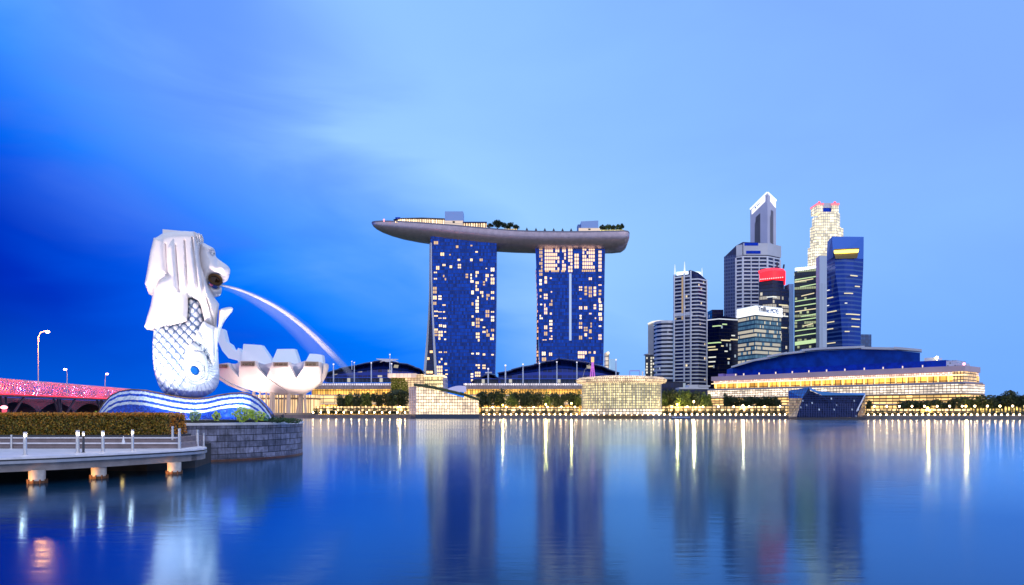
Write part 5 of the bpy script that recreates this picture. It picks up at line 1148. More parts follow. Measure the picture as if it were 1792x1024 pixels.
# ------------------------------------------------------------------ long tiered convention hall on the right
def hl(px_l, Yl, px_r, Yr, n=1): return [(PX(px_l, Yl), Yl), (PX(px_r, Yr), Yr)]
hall = empty('convention_hall', (PX(1470, 430), 430, GZ), 'long tiered golden lit hall with terraces and a blue roof storey', 'building')
lat = facade('lattice_pink', (.5, .36, .34), (.34, .24, .24), 1.3, .9, .16, .3, rough=.6, back=1.05, backc=(1, .62, .46), gvar=.3)
latw = facade('lattice_cream', (.5, .42, .36), (.36, .28, .22), 1.9, 1.5, .16, .3, rough=.6, back=.95, backc=(1, .80, .58), gvar=.35, seed=2)
goldw = facade('golden_hall_glass', (.3, .16, .03), (.16, .09, .03), 3.2, 6.5, .16, .08, rough=.3, back=1.2, backc=(1, .50, .07), gvar=.4, seed=5)
goldc = facade('golden_terrace', (.4, .27, .14), (.22, .14, .06), 3.5, 1.7, .10, .40, rough=.6, back=1.0, backc=(1, .60, .20), gvar=.5, seed=7)
def hall_line(px0, px1, k=0.0): return front_px([(1240, 502 + k), (1690, 380 + k), (1760, 365 + k)], px0, px1)
def tier(px0, px1, z0, z1, off, m, name, depth=24, thick=None):
    f = hall_line(px0, px1); mb = MB(); strip(mb, f, z0, z1, off, depth if thick is None else thick); return mb.build(name, m, hall)
tier(1246, 1690, 24.6, 27.6, 1.0, mat('eave_mauve', (.60, .44, .50), .5, var=.1, vscale=.05), 'upper_eave')
tier(1249, 1686, 22.6, 24.58, .2, lat, 'upper_lattice'); tier(1249, 1686, 18.8, 22.58, -.8, goldw, 'upper_glazing')
mb = MB(); strip(mb, hall_line(1247, 1692), 22.4, 22.9, 1.6, 1.0); mb.build('upper_gutter_light', M['warmsoft'], hall)
mb = MB(); f = hall_line(1243, 1700); strip(mb, f, 17.6, 18.8, 9.5, 24); mb.build('terrace_roof', mat('terrace_grey', (.36, .34, .42), .5, var=.1, vscale=.05), hall)
mb = MB(); strip(mb, hall_line(1243, 1702), 13.0, 17.58, 8.6, 24); mb.build('middle_lattice', latw, hall)
mb = MB(); strip(mb, hall_line(1243, 1703), 12.4, 12.98, 9.8, 24); mb.build('middle_slab', mat('slab_cream', (.6, .5, .4), .5), hall)
mb = MB(); strip(mb, hall_line(1243, 1702), 7.6, 12.38, 8.2, 24); mb.build('lower_terrace', goldc, hall)
mb = MB(); strip(mb, hall_line(1240, 1704), 6.9, 7.58, 10, 24); mb.build('lower_slab', mat('slab_cream2', (.6, .5, .4), .5), hall)
mb = MB(); strip(mb, hall_line(1243, 1702), GZ, 6.88, 8.4, 24); mb.build('ground_floor', facade('hall_ground', (.4, .27, .12), (.2, .13, .06), 2.4, 1.6, .2, .3, back=1.0, backc=(1, .62, .20), gvar=.5, seed=9), hall)
for k in range(24):                                         # lit columns of the golden storey
    px = 1252 + k * 18.5; mb = MB(); strip(mb, hall_line(px, px + 1.8), 18.8, 22.5, .1, .5); mb.build('lit_column', glow('amber_column', (1, .72, .28), 1.3, False), hall)
mb = MB(); strip(mb, hall_line(1668, 1688), 18.8, 24.5, 1.2, 20); mb.build('corner_tower', facade('corner_lat', (.4, .25, .1), (.25, .15, .08), 1.5, 1.8, .3, .3, back=.9, backc=(1, .6, .2)), hall)
mb = MB(); f = hall_line(1690, 1700); strip(mb, f, 13.2, 17.2, 7.5, 22); mb.build('end_wing', latw, hall)
mb = MB(); strip(mb, hall_line(1690, 1702), 17.2, 17.9, 8.6, 24); mb.build('end_wing_roof', mat('rust_eave', (.35, .12, .10), .5), hall)
mb = MB(); strip(mb, hall_line(1690, 1699), GZ, 13.18, 7.4, 22); mb.build('end_wing_base', goldc, hall)
# blue roof storey
mb = MB(); strip(mb, hall_line(1283, 1650), 27.6, 31.4, -5, 18); mb.build('blue_storey', M['bluewall'], hall)
mb = MB(); strip(mb, hall_line(1650, 1668), 27.6, 31.0, -5, 14); strip(mb, hall_line(1668, 1678), 27.6, 29.4, -5, 12); mb.build('plant_cluster', facade('plant_cluster', (.35, .40, .55), (.55, .6, .75), 1.2, 1.5, .3, .4, gvar=.5), hall)
cb_ = [(1282.6, 643), (1320, 631), (1345, 626.5), (1372, 621), (1374, 620), (1404, 616.2), (1406, 615.5), (1428, 613), (1470, 611.2), (1510, 610), (1545, 610.8), (1567, 611.5), (1610, 616)]
f = [front_px([(1240, 502), (1690, 380)], px, px + .5)[0] for px, _ in cb_]
vs = []; n = len(cb_)
for (px, py), (x, y) in zip(cb_, f):
    y2 = y + 6; x2 = PX(px, y2); vs += [(x2, y2, 29.5), (x2, y2, zt(py + 1.5, y2)), (x2, y2 + 14, zt(py + 1.5, y2)), (x2, y2 + 14, 29.5)]
fs = []
for k in range(n - 1):
    a, b_ = 4 * k, 4 * k + 4; fs += [(a, b_, b_ + 1, a + 1), (a + 1, b_ + 1, b_ + 2, a + 2), (a + 2, b_ + 2, b_ + 3, a + 3)]
fs += [(0, 1, 2, 3), (4 * n - 1, 4 * n - 2, 4 * n - 3, 4 * n - 4)]
mb = MB(); mb.add(vs, fs); mb.build('blue_clerestory', mat('blue_clerestory', (.0, .05, .40), .35, metal=.5, var=.3, vscale=.15, spec=.2), hall)
segs = [(0, 2), (2, 4), (4, 6), (6, 9), (9, 11), (11, 12)]
for (i0, i1) in segs:                                       # overlapping shell roofs
    mb = MB(); vs = []; fs = []
    for k in range(i0, i1 + 1):
        px, py = cb_[k]; x, y = f[k]; px2 = px + (3 if k == i1 else -3 if k == i0 else 0); lift = .55 * ((i0 // 2) % 2)
        z = zt(py, y + 4) + lift; vs += [(PX(px2, y - 2), y - 2, z - .8), (PX(px2, y - 2), y - 2, z + .5), (PX(px2, y + 20), y + 20, z + .9), (PX(px2, y + 20), y + 20, z + .4)]
    m_ = i1 - i0 + 1
    for k in range(m_ - 1):
        a, b_ = 4 * k, 4 * k + 4; fs += [(a, b_, b_ + 1, a + 1), (a + 1, b_ + 1, b_ + 2, a + 2), (a + 2, b_ + 2, b_ + 3, a + 3), (a + 3, b_ + 3, b_, a)]
    fs += [(0, 1, 2, 3), (4 * m_ - 1, 4 * m_ - 2, 4 * m_ - 3, 4 * m_ - 4)]
    mb.add(vs, fs); mb.build('shell_roof', M['lav'], hall)
mb = MB(); strip(mb, [(x * (y + 26) / y, y + 26) for x, y in hall_line(1400, 1502)], 30, zt(607.5, 458), 0, 6); mb.build('rear_clerestory', facade('rear_cler', (.10, .25, .5), (.25, .4, .6), 1.5, 9, .4, .1), hall)
mb = MB(); strip(mb, hall_line(1610, 1632), 31.4, 33.2, -6, 8); mb.build('roof_step', M['band'], hall)
mb = MB(); strip(mb, hall_line(1254, 1262), 27.6, 29.6, -2, 6); strip(mb, hall_line(1266, 1284), 27.6, 29.2, -3, 6); mb.build('mauve_plinth', mat('mauve_block', (.36, .26, .62), .5), hall)
for k, px in enumerate((1287, 1301, 1328, 1357, 1386, 1415, 1446, 1478, 1512, 1545, 1579, 1614)):
    mb = MB(); strip(mb, hall_line(px, px + 1.3), 27.6, 28.9, .4, .6); mb.build('eave_lamp', glow('eave_lamp', (1, .8, .6), 1.0, False), hall)
x, y = hall_line(1651, 1652)[0]; mb = MB(); mb.tube([(x, y + 6, 31.4), (x, y + 6, 32.3)], .2, 6); mb.ball((x, y + 6, 32.9), .8, 10, 8); tag(mb.build('roof_flood_lamp', glow('yellow_flood', (1, .78, .25), 10)), 'bright yellow round lamp at the right end of the blue roof storey', 'lamp')
x, y = hall_line(1687, 1688)[0]; mb = MB(); mb.tube([(x, y, 27.6), (x, y, 28)], .2, 6); mb.ball((x, y, 28.5), .7, 10, 8); tag(mb.build('roof_beacon', glow('red_pink', (1, .2, .25), 6)), 'red beacon at the right corner of the golden tiered hall', 'beacon')

# ------------------------------------------------------------------ dark crystal pavilion on the right
Y = 262; cp = empty('crystal_pavilion', (PX(1447, Y), Y, 0), 'dark faceted glass pavilion with a pointed blue roof standing at the water', 'pavilion')
dg = facade('crystal_glass', (.004, .012, .045), (.02, .035, .14), .55, .8, .2, .2, rough=.35, lit=.035, litc=(.5, .65, 1), ls=.5, gvar=.8)
dg.node_tree.nodes['Principled BSDF'].inputs['Specular IOR Level'].default_value = .08
dgl = facade('crystal_glass_lit', (.03, .03, .04), (.10, .10, .11), .8, 1.0, .2, .2, rough=.2, back=.22, backc=(1, .75, .45), gvar=.5)
dgb = facade('crystal_roof', (.01, .12, .42), (.004, .03, .16), .9, 1.2, .2, .2, rough=.3, metal=.5)
a0 = P(1380, 730, Y + 4); a1 = P(1380, 684, Y + 4); b1 = P(1416, 677.5, Y + 2); b0 = P(1397, 712, Y - 4); b00 = P(1394, 730, Y - 4)
r0 = P(1515, 730, Y - 2); r1 = P(1515, 688, Y + 4); m1 = P(1440, 690, Y + 2); w1 = P(1397, 697, Y)
mb = MB(); mb.add([a0, a1, P(1404, 697, Y - 1), b00], [(0, 3, 2, 1)]); mb.build('lit_side', dgl, cp)
mb = MB(); mb.add([a1, b1, P(1404, 697, Y - 1), P(1380, 697, Y + 3.6)], [(0, 3, 2, 1)]); mb.build('roof_facet', dgb, cp)
mb = MB(); mb.add([b00, P(1404, 697, Y - 1), b1, P(1418, 684, Y - 1), P(1438, 692, Y - 1), P(1513, 692, Y - 1), P(1500, 730, Y - 3)], [(0, 6, 5, 4, 3, 2, 1)]); mb.add([P(1500, 730, Y - 3), P(1513, 692, Y - 1), P(1515, 690, Y + 3), P(1513, 730, Y + 3)], [(0, 3, 2, 1)]); mb.build('glass_hall', dg, cp)
mb = MB(); mb.add([b1, P(1437, 687, Y + 1), P(1514, 688, Y + 1), P(1514, 691.8, Y - 1.2), P(1438, 691.8, Y - 1.2), P(1418, 683, Y - 1.2)], [(0, 5, 4, 3, 2, 1)]); mb.build('roof_edge', mat('sky_blue_trim', (.05, .22, .55), .3, metal=.3), cp)
mb = MB(); mb.prism([(PX(1386, Y + 9), Y + 9), (PX(1511, Y + 8), Y + 8), (PX(1511, Y + 26), Y + 26), (PX(1388, Y + 26), Y + 26)], .2, PZ(692, Y + 10)); mb.build('rear_volume', M['navy'], cp)
mb = MB(); mb.tube([P(1514, 691, Y - 2), P(1499, 720, Y - 4)], .22, 6); mb.build('slanted_strut', M['band'], cp)
mb = MB(); mb.prism([(PX(1378, Y + 5), Y + 5), (PX(1394, Y - 5), Y - 5), (PX(1516, Y - 5), Y - 5), (PX(1518, Y + 26), Y + 26), (PX(1380, Y + 26), Y + 26)], -.4, .75); mb.build('plinth', mat('plinth_dark', (.04, .04, .06), .6), cp)
cols = []
for k in range(34):
    px = 1399 + k * 3.0; mb = MB(); mb.tube([P(px, 731, Y - 5.2), P(px, 706, Y - 4.2)], .07, 5); mb.build('mullion_post', mat('violet_post', (.03, .05, .20), .4), cp)

# ------------------------------------------------------------------ wedge shaped glass pavilion
Y = 308; wp = empty('wedge_pavilion', (PX(777, Y), Y, 0), 'glowing cream wedge shaped glass pavilion with a sloping planted roof at the water', 'pavilion')
wg = facade('wedge_glass', (.6, .48, .38), (.05, .03, .03), 1.12, 1.35, .16, .16, rough=.4, back=.85, backc=(1, .76, .46), gvar=.15)
mb = MB(); mb.add([P(728, 725, Y), P(836, 725, Y + 2), P(836, 700, Y + 2), P(810, 695.5, Y + 1), P(780, 687.5, Y), P(750, 680, Y), P(728, 676, Y)], [(0, 1, 2, 3, 4, 5, 6)]); mb.add([P(836, 725, Y + 2), P(838, 725, Y + 12), P(838, 700, Y + 12), P(836, 700, Y + 2)], [(0, 1, 2, 3)]); mb.build('glass_front', wg, wp)
mb = MB(); mb.add([P(716, 725, Y + 10), P(728, 725, Y), P(728, 676, Y), P(716, 677, Y + 10)], [(0, 1, 2, 3)]); mb.build('lattice_side', facade('wedge_lattice', (.30, .2, .16), (.5, .4, .36), 1.0, 1.1, .5, .4, rough=.5, back=.35, backc=(1, .7, .5), gvar=.8), wp)
for k in range(4): mb = MB(); mb.tube([P(716.5 + k * 3.9, 725, Y + 9.5 - k * 3.2), P(716.5 + k * 3.9, 677, Y + 9.5 - k * 3.2)], .16, 5); mb.build('lattice_post', M['white'], wp)
mb = MB(); top = [(724, 671.5), (740, 673), (760, 677), (785, 682.5), (812, 689), (838, 697.5)]; vs = []
for px, py in top: vs += [P(px, py + 4.2, Y - 2), P(px, py, Y - 2), P(px, py - .6, Y + 12), P(px, py + 4, Y + 12)]
fs = []
for k in range(5):
    a, b_ = 4 * k, 4 * k + 4; fs += [(a, b_, b_ + 1, a + 1), (a + 1, b_ + 1, b_ + 2, a + 2), (a + 2, b_ + 2, b_ + 3, a + 3), (a + 3, b_ + 3, b_, a)]
fs += [(0, 1, 2, 3), (23, 22, 21, 20)]; mb.add(vs, fs); mb.build('roof', mat('green_roof', (.05, .07, .03), .7, var=.6, vscale=.8), wp)
rg = np.random.default_rng(8); pts = []
for _ in range(900):
    u = rg.uniform(740, 838); py = np.interp(u, [a for a, _ in top], [b for _, b in top]); q = P(u, py + rg.uniform(-1, 3.5), Y - 2.2 + rg.uniform(0, 8)); pts.append(q)
mb = MB(); leaves(mb, pts, .3, rg); mb.build('roof_plants', leafmat('roof_plant', [(.03, .06, .015), (.10, .12, .02), (.18, .2, .03)]), wp)
mb = MB(); mb.prism([(PX(714, Y + 12), Y + 12), (PX(727, Y - 1.5), Y - 1.5), (PX(840, Y - .5), Y - .5), (PX(841, Y + 14), Y + 14)], -.5, PZ(725, Y)); mb.build('plinth', mat('wedge_plinth', (.02, .04, .08), .35), wp)
mb = MB(); mb.prism([(PX(718, Y + 13), Y + 13), (PX(730, Y + 3), Y + 3), (PX(834, Y + 4), Y + 4), (PX(834, Y + 14), Y + 14)], PZ(725, Y), PZ(702, Y)); mb.build('inner_core', mat('core_cream', (.5, .4, .3), .6), wp)

# ------------------------------------------------------------------ round glass pavilion
Y = 305; RC = (PX(1087, Y), Y); rr = (1155 - 1019) / 2 / F * Y
rp = empty('round_pavilion', (*RC, 0), 'large round glowing glass pavilion with an overhanging gridded roof', 'pavilion')
rgm = facade('drum_glass', (.45, .45, .30), (.14, .13, .08), .8, 1.05, .22, .2, rough=.3, back=.62, backc=(1, .80, .36), gvar=.4, seed=3)
mb = MB(); mb.lathe((*RC, 0), [(rr, GZ + .6), (rr * 1.005, PZ(668, Y - rr))], 96); mb.build('glass_drum', rgm, rp)
mb = MB(); zc = PZ(668, Y - rr * 1.1); mb.lathe((*RC, zc), [(rr, -.4), (rr * 1.13, .2), (rr * 1.16, 1.4), (rr * 1.08, 2.3), (rr * .6, 3.0), (.01, 3.2)], 96); mb.build('roof', facade('drum_roof', (.6, .45, .30), (.2, .13, .08), .95, 1.1, .2, .2, rough=.4, back=.7, backc=(1, .72, .42), gvar=.2), rp)
mb = MB(); mb.lathe((*RC, 0), [(rr * 1.03, GZ + .2), (rr * 1.03, GZ + 2.6), (rr * .98, GZ + 2.7)], 96); mb.build('lower_gallery', facade('gallery', (.55, .45, .35), (.25, .2, .15), 1.4, 1.1, .2, .3, back=1.0, backc=(1, .82, .56), gvar=.6), rp)
for k in range(40):
    a = math.pi + math.pi * (k + .5) / 40; mb = MB(); mb.tube([(RC[0] + (rr + .25) * math.cos(a), RC[1] + (rr + .25) * math.sin(a), GZ), (RC[0] + (rr + .25) * math.cos(a), RC[1] + (rr + .25) * math.sin(a), zc)], .09, 4); mb.build('mullion_post', M['grey'], rp)
# small frame and purple crane-like mast behind it
Y = 322; fr = empty('roof_frame', (PX(1111, Y), Y, PZ(657, Y)), 'small violet rectangular frame standing on the round pavilion roof', 'frame')
mb = MB(); mb.tube([P(1102, 657, Y), P(1102, 649, Y), P(1119.5, 649, Y), P(1119.5, 657, Y)], .22, 5); mb.build('frame_tube', mat('violet_frame', (.3, .26, .75), .4), fr)
mb = MB(); mb.tube([P(1124.5, 657, Y), P(1124.5, 650, Y)], .3, 6); mb.build('post', M['white'], fr)
Y = 345; vm = empty('lit_violet_mast', (PX(1036, Y), Y, PZ(660, Y)), 'short violet lit tripod mast left of the round pavilion roof', 'mast')
for (a, b_) in ((1033, 1036.5), (1041, 1037.5), (1037, 1037)): mb = MB(); mb.tube([P(a, 662, Y), P(b_, 630, Y)], .28, 6); mb.build('leg', mat('violet_leg', (.55, .15, .65), .4, emit=(.7, .2, .8), es=.35), vm)
mb = MB(); mb.tube([P(1037, 634, Y), P(1037, 625, Y)], .75, 6); mb.build('head', glow('amber_head', (1, .6, .25), .9, False), vm)
mb = MB(); mb.tube([P(1020, 660, Y), P(1023, 648, Y), P(1033, 636, Y)], .12, 5); mb.build('cable', M['grey'], vm)
# ------------------------------------------------------------------ lotus shaped museum
def pxmesh(outline, depthf, thick, step=4.0, refine=True):
    poly = resample(outline, step); A = np.array(poly); lo = A.min(0); hi = A.max(0)
    gx, gy = np.meshgrid(np.arange(lo[0], hi[0], step), np.arange(lo[1], hi[1], step)); G = np.stack([gx.ravel(), gy.ravel()], 1)
    G = G[inside(G, poly)]
    if len(G): d, _ = seg_dist(G, poly); G = G[d > step * .45]
    nb = len(poly); vo, eo, fo, *_ = delaunay_2d_cdt([Vector(p) for p in poly] + [Vector(p) for p in G], [(i, (i + 1) % nb) for i in range(nb)], [], 1, 1e-5)
    n = len(vo); vs = []
    for k in (0, thick):
        for v in vo: Yd = depthf(v.x, v.y) + k; p = P(v.x, v.y, Yd) if k == 0 else None; vs.append(p if k == 0 else None)
    base = vs[:n]; back = [Vector((p.x, p.y + thick, p.z)) for p in base]
    fs = []; ec = set()
    for f in fo:
        f = list(f); a, b_, c = (vo[i] for i in f[:3])
        if (b_.x - a.x) * (c.y - a.y) - (b_.y - a.y) * (c.x - a.x) > 0: f.reverse()
        fs += [tuple(f), tuple(n + i for i in reversed(f))]
        for i in range(len(f)): ec.add((f[i], f[(i + 1) % len(f)]))
    for (i, j) in ec:
        if (j, i) not in ec: fs.append((j, i, n + i, n + j))
    mb = MB(); mb.add(base + back, fs); return mb
mus = empty('lotus_museum', (PX(490, 352), 352, GZ), 'white lotus shaped museum with petal halls on slanted columns behind the statue', 'museum')
shell = mat('lotus_shell', (.78, .72, .70), .5, var=.03, vscale=.1); shin = mat('petal_inner', (.74, .88, 1.0), .5); 
def bowl(off):
    return lambda px, py: 352 + off - 24 * math.sqrt(max(0, 1 - ((px - 478) / 112) ** 2)) * (.35 + .65 * min(1, max(0, (693 - py) / 52)) ** .7)
def backd(off): return lambda px, py: 372 + off + 10 * ((px - 480) / 100) ** 2 + (630 - py) * .12
B1 = [(378, 590), (387.6, 575), (390.5, 577), (395.5, 598), (403, 603), (406.5, 610), (414, 614.5), (416.5, 609), (424.5, 618), (450, 622), (478, 632), (470, 650), (425, 648), (415.7, 631), (400, 627), (389, 614)]
B2 = [(426, 602), (457, 604), (466, 617), (476, 632), (470, 645), (422, 642), (423.6, 618)]
B3 = [(485, 611), (515, 610.6), (519, 622), (525, 642), (500, 648), (474, 642), (476, 632)]
B4 = [(542, 619), (554, 619.6), (563, 621), (564.5, 628), (565.5, 645), (530, 645), (535, 632)]
for k, b_ in enumerate((B1, B2, B3, B4)): pxmesh(b_, backd([3, 0, -2, 1][k]), 5).build('rear_petal', shin, mus, smooth=True, sharp=40)
sidem = mat('petal_side', (.50, .55, .70), .35, var=.1, vscale=.1)
for pl in ([(447, 633), (462, 638), (478, 634), (476, 644), (466, 662), (455, 652)], [(505, 634), (515, 637), (532, 632), (531, 646), (518, 664), (508, 648)], [(399, 636), (412, 637), (418, 634), (419, 660), (405, 650)], [(558, 634), (570, 637), (567, 652), (560, 664)]):
    pxmesh(pl, bowl(5), 6).build('petal_side', sidem, mus, smooth=True, sharp=40)
P0 = [(376, 652), (384, 660), (405, 673), (430, 683), (436, 687), (425, 685), (400, 675), (376, 660)]
P1_ = [(376, 638), (399, 635), (401, 641), (405.5, 647), (417.5, 660), (440, 673), (466, 686), (455, 688), (430, 681), (405, 671), (376, 653)]
P2 = [(420, 631.5), (447, 631.5), (448, 638), (453, 647), (465.5, 660), (482.5, 672.5), (503, 686), (500, 691), (485, 691), (466, 688), (440, 675), (418, 661), (418, 642)]
P3 = [(476, 634), (505.5, 633.5), (509, 646), (518, 662.5), (531, 644), (532.6, 631.5), (559.5, 633.5), (561, 669), (546, 681), (531.7, 689), (502, 691), (503, 685), (483, 671), (466.5, 660), (474, 642)]
P5 = [(567, 637), (570.5, 636), (572.3, 642), (568, 657), (561.5, 669), (558, 675), (560, 664), (565, 652)]
for k, (pl, off) in enumerate(((P0, 3), (P1_, 1.0), (P2, .4), (P3, 0), (P5, 2))): pxmesh(pl, bowl(off), 3.5, 3.5).build('petal', shell, mus, smooth=True, sharp=40)
for (a, b_, y0, y1) in ((382, 397.5, 637.5, 644.5), (421.5, 445.5, 632.5, 641), (478.5, 504, 634, 641.5), (534, 557.5, 633, 641.3)):
    bf = bowl(-.5); mb = MB(); mb.add([P(a, y1, bf(a, y1)), P(b_, y1, bf(b_, y1)), P(b_, y0, bf(b_, y0)), P(a, y0, bf(a, y0)), P(a, y1, bf(a, y1) + 1), P(b_, y1, bf(b_, y1) + 1), P(b_, y0, bf(b_, y0) + 1), P(a, y0, bf(a, y0) + 1)], [(0, 1, 2, 3), (0, 4, 5, 1), (1, 5, 6, 2), (2, 6, 7, 3), (3, 7, 4, 0)])
    w = mb.build('petal_window', mat('window_frame_bronze', (.32, .25, .2), .4, metal=.4), mus)
    bf = bowl(-.75); mb = MB(); mb.quad(P(a + 2.5, y1 - 1.6, bf(a, y1)), P(b_ - 2, y1 - 1.6, bf(b_, y1)), P(b_ - 2, y0 + 1.8, bf(b_, y0)), P(a + 2.5, y0 + 1.8, bf(a, y0))); mb.build('pane', facade('petal_pane', (.02, .02, .03), (.2, .15, .1), 2.0, 1.2, .2, .3, back=.10, backc=(1, .6, .3), gvar=.8), w)
for (xb, xt, w) in ((474, 475.5, .9), (480, 479.5, .5), (446, 444, .8), (497, 498, .4), (504.5, 505.5, 1.0), (521, 526.5, .9), (527, 528, .7), (456, 455, .4), (487, 487, .3), (535, 533, .6), (466, 466, .4)):
    mb = MB(); Yb = 338 + (xb % 3) * 3; mb.tube([P(xb, 724, Yb), P(xt, 686, Yb + 3)], w, 8); mb.build('column', mat('column_cream', (.6, .5, .4), .6), mus, smooth=True)
mb = MB(); mb.box(PX(425, 350), PX(548, 350), 350, 364, GZ, PZ(691, 350)); mb.build('lobby_glass', facade('lobby', (.3, .24, .16), (.28, .2, .12), 1.3, 9, .3, .1, back=.75, backc=(1, .66, .32), gvar=.4), mus)
mb = MB(); mb.lathe((PX(500, 352), 352, GZ), [(15, 0), (15, .8), (14.6, .9), (.01, .9)], 48); mb.build('podium', M['pave'], mus)
def farflood(px, Y, tgt, e, c, lab, spot=70, z=GZ):
    x = PX(px, Y); o = empty('bank_floodlight', (x, Y, z), lab, 'floodlight', 'floodlights on the far bank')
    p = Vector((x, Y, z + .8)); d = (Vector(tgt) - p).normalized(); mb = MB(); mb.tube([(x, Y, z), (x, Y, z + .6)], .1, 6); mb.tube([p - d * .4, p + d * .1], [.25, .4], 10); mb.build('housing', M['dark'], o)
    mb = MB(); mb.tube([p + d * .1, p + d * .14], [.36, .36], 10); mb.build('lens', M['warmsoft'], o)
    place_light('beam', 'SPOT', p + d * .2, e, c, .4, o, tgt, spot)
farflood(440, 327, P(430, 655, 338), 27000, (1, .76, .66), 'floodlight before the left petals of the lotus museum', 100, 1.5)
farflood(500, 326, P(505, 655, 328), 26000, (1, .76, .67), 'floodlight before the middle petals of the lotus museum', 100)
farflood(556, 327, P(545, 655, 333), 26000, (1, .76, .66), 'floodlight before the right petals of the lotus museum', 100)

# ------------------------------------------------------------------ shopping halls between museum and round pavilion
yelm = facade('mall_yellow', (.45, .32, .10), (.22, .15, .06), 1.4, 2.4, .2, .12, rough=.6, back=.9, backc=(1, .50, .08), gvar=.5, seed=12)
beige = facade('mall_beige', (.55, .45, .32), (.4, .32, .22), 6, 2.0, .05, .2, rough=.6, back=.8, backc=(1, .66, .24), gvar=.3, seed=13)
mauve = facade('mall_mauve', (.38, .33, .38), (.28, .24, .28), .9, 1.4, .3, .3, rough=.6, gvar=.25)
railm = facade('mall_rail', (.7, .68, .75), (.35, .33, .40), 1.2, 3, .3, .05, rough=.5, back=.45, backc=(1, .85, .8))
def mall(px0, px1, Y, lab):
    o = empty('shopping_hall', (PX((px0 + px1) / 2, Y), Y, GZ), lab, 'building', 'long low lit halls on the far bank')
    z = lambda py: PZ(py, Y)
    x0, x1 = PX(px0, Y), PX(px1, Y)
    mb = MB(); mb.box(x0, x1, Y + 8, Y + 40, GZ, z(675)); mb.build('core', M['lav'], o)
    mb = MB(); mb.box(x0, x1, Y - 2, Y - 1, z(674.5), z(671)); mb.build('roof_rail', railm, o)
    mb = MB(); mb.box(x0, x1, Y - 1.5, Y + 7.9, z(681), z(674.7)); mb.build('upper_band', mauve, o)
    mb = MB(); mb.box(x0, x1, Y + .5, Y + 7.8, z(691), z(681.2)); mb.build('lit_soffit', yelm, o)
    mb = MB(); mb.box(x0, x1, Y - 1, Y + 7.7, z(692.5), z(691.2)); mb.build('ledge', M['lav'], o)
    mb = MB(); mb.box(x0, x1, Y + 1, Y + 7.6, z(706), z(692.7)); mb.build('glazed_front', beige, o)
    mb = MB(); mb.box(x0, x1, Y - 1.2, Y + 7.5, z(708), z(706.2)); mb.build('ledge', M['lav'], o)
    mb = MB(); mb.box(x0, x1, Y + .4, Y + 7.4, GZ, z(708.2)); mb.build('ground_floor', yelm, o)
    return o
mall(545, 690, 385, 'long low lit hall between the lotus museum and the wedge pavilion')
mall(812, 1030, 380, 'long low lit hall between the wedge pavilion and the round pavilion')
def shells(lab, sil, ybot, Y, name='shell_roof_hall'):
    o = empty(name, (PX((sil[0][0] + sil[-1][0]) / 2, Y), Y, PZ(ybot, Y)), lab, 'building', 'dark blue shell roofed halls on the far bank')
    n = len(sil); vs = []
    for px, py in sil: vs += [P(px, ybot, Y + 4), P(px, py + (ybot - py) * .42, Y + 4), P(px, py + 1.2, Y + 12), P(px, py + 1.2, Y + 40), P(px, ybot, Y + 40)]
    fs = [(5 * k + j, 5 * k + 5 + j, 5 * k + 6 + j, 5 * k + 1 + j) for k in range(n - 1) for j in range(4)] + [(4, 3, 2, 1, 0), (5 * n - 5, 5 * n - 4, 5 * n - 3, 5 * n - 2, 5 * n - 1)]
    mb = MB(); mb.add(vs, fs, mi=0); w = mb.build('clerestory', facade('shell_clerestory', (.004, .02, .15), (.012, .05, .40), 3.0, 5.0, .12, .35, rough=.3, lit=.04, litc=(.9, .8, .6), ls=.4, gvar=.6), o)
    k = 0
    while k < n - 1:
        k1 = min(k + 2, n - 1); mb = MB(); v2 = []
        for i in range(k, k1 + 1):
            px, py = sil[i]; px += (1.5 if i == k1 else -1.5 if i == k else 0); lift = (k % 4) * .15
            v2 += [P(px, py + 2.2 - lift, Y), P(px, py + .6 - lift, Y), P(px, py - .2 - lift, Y + 16), P(px, py + 1.0 - lift, Y + 36)]
        m_ = k1 - k + 1; f2 = []
        for i in range(m_ - 1):
            a, b_ = 4 * i, 4 * i + 4; f2 += [(a, b_, b_ + 1, a + 1), (a + 1, b_ + 1, b_ + 2, a + 2), (a + 2, b_ + 2, b_ + 3, a + 3), (a + 3, b_ + 3, b_, a)]
        f2 += [(0, 1, 2, 3), (4 * m_ - 1, 4 * m_ - 2, 4 * m_ - 3, 4 * m_ - 4)]
        mb.add(v2, f2); mb.build('shell_roof', M['darkroof'], o); k = k1
    mb = MB(); x0, x1 = PX(sil[0][0] + 4, Y), PX(sil[-1][0] - 4, Y); mb.box(x0, x1, Y - 1, Y + 3.9, PZ(ybot, Y), PZ(ybot - 7, Y)); mb.build('glazed_front', facade('shell_front', (.006, .02, .06), (.02, .05, .12), 2.4, 6.5, .25, .12, lit=.18, litc=(.9, .85, .7), ls=.5, gvar=.6), o)
    mb = MB(); mb.box(x0, x1, Y - 3, Y + 4, PZ(ybot - 7, Y), PZ(ybot - 8.2, Y)); mb.build('blue_canopy', mat('blue_lit_canopy', (.02, .08, .5), .3, metal=.2), o)
    return o
s1 = shells('dark blue shell roofed hall between the lotus museum and the left hotel tower', [(568, 653), (583, 647.7), (594, 644.5), (610, 641), (626, 638), (640, 634.5), (655, 632), (672, 630), (697, 634.5), (712, 636), (724, 641), (735, 645), (742, 652)], 669, 425)
mb = MB(); Y = 420; mb.add([P(658.5, 627.5, Y), P(697, 628.6, Y), P(697, 629.6, Y), P(658.5, 628.6, Y), P(660, 627.5, Y + 14), P(695, 628.6, Y + 14), P(680, 633.5, Y), P(676, 633.5, Y)], [(0, 3, 2, 1), (0, 1, 5, 4), (3, 7, 6, 2)]); mb.build('roof_plate', M['lav'], s1)
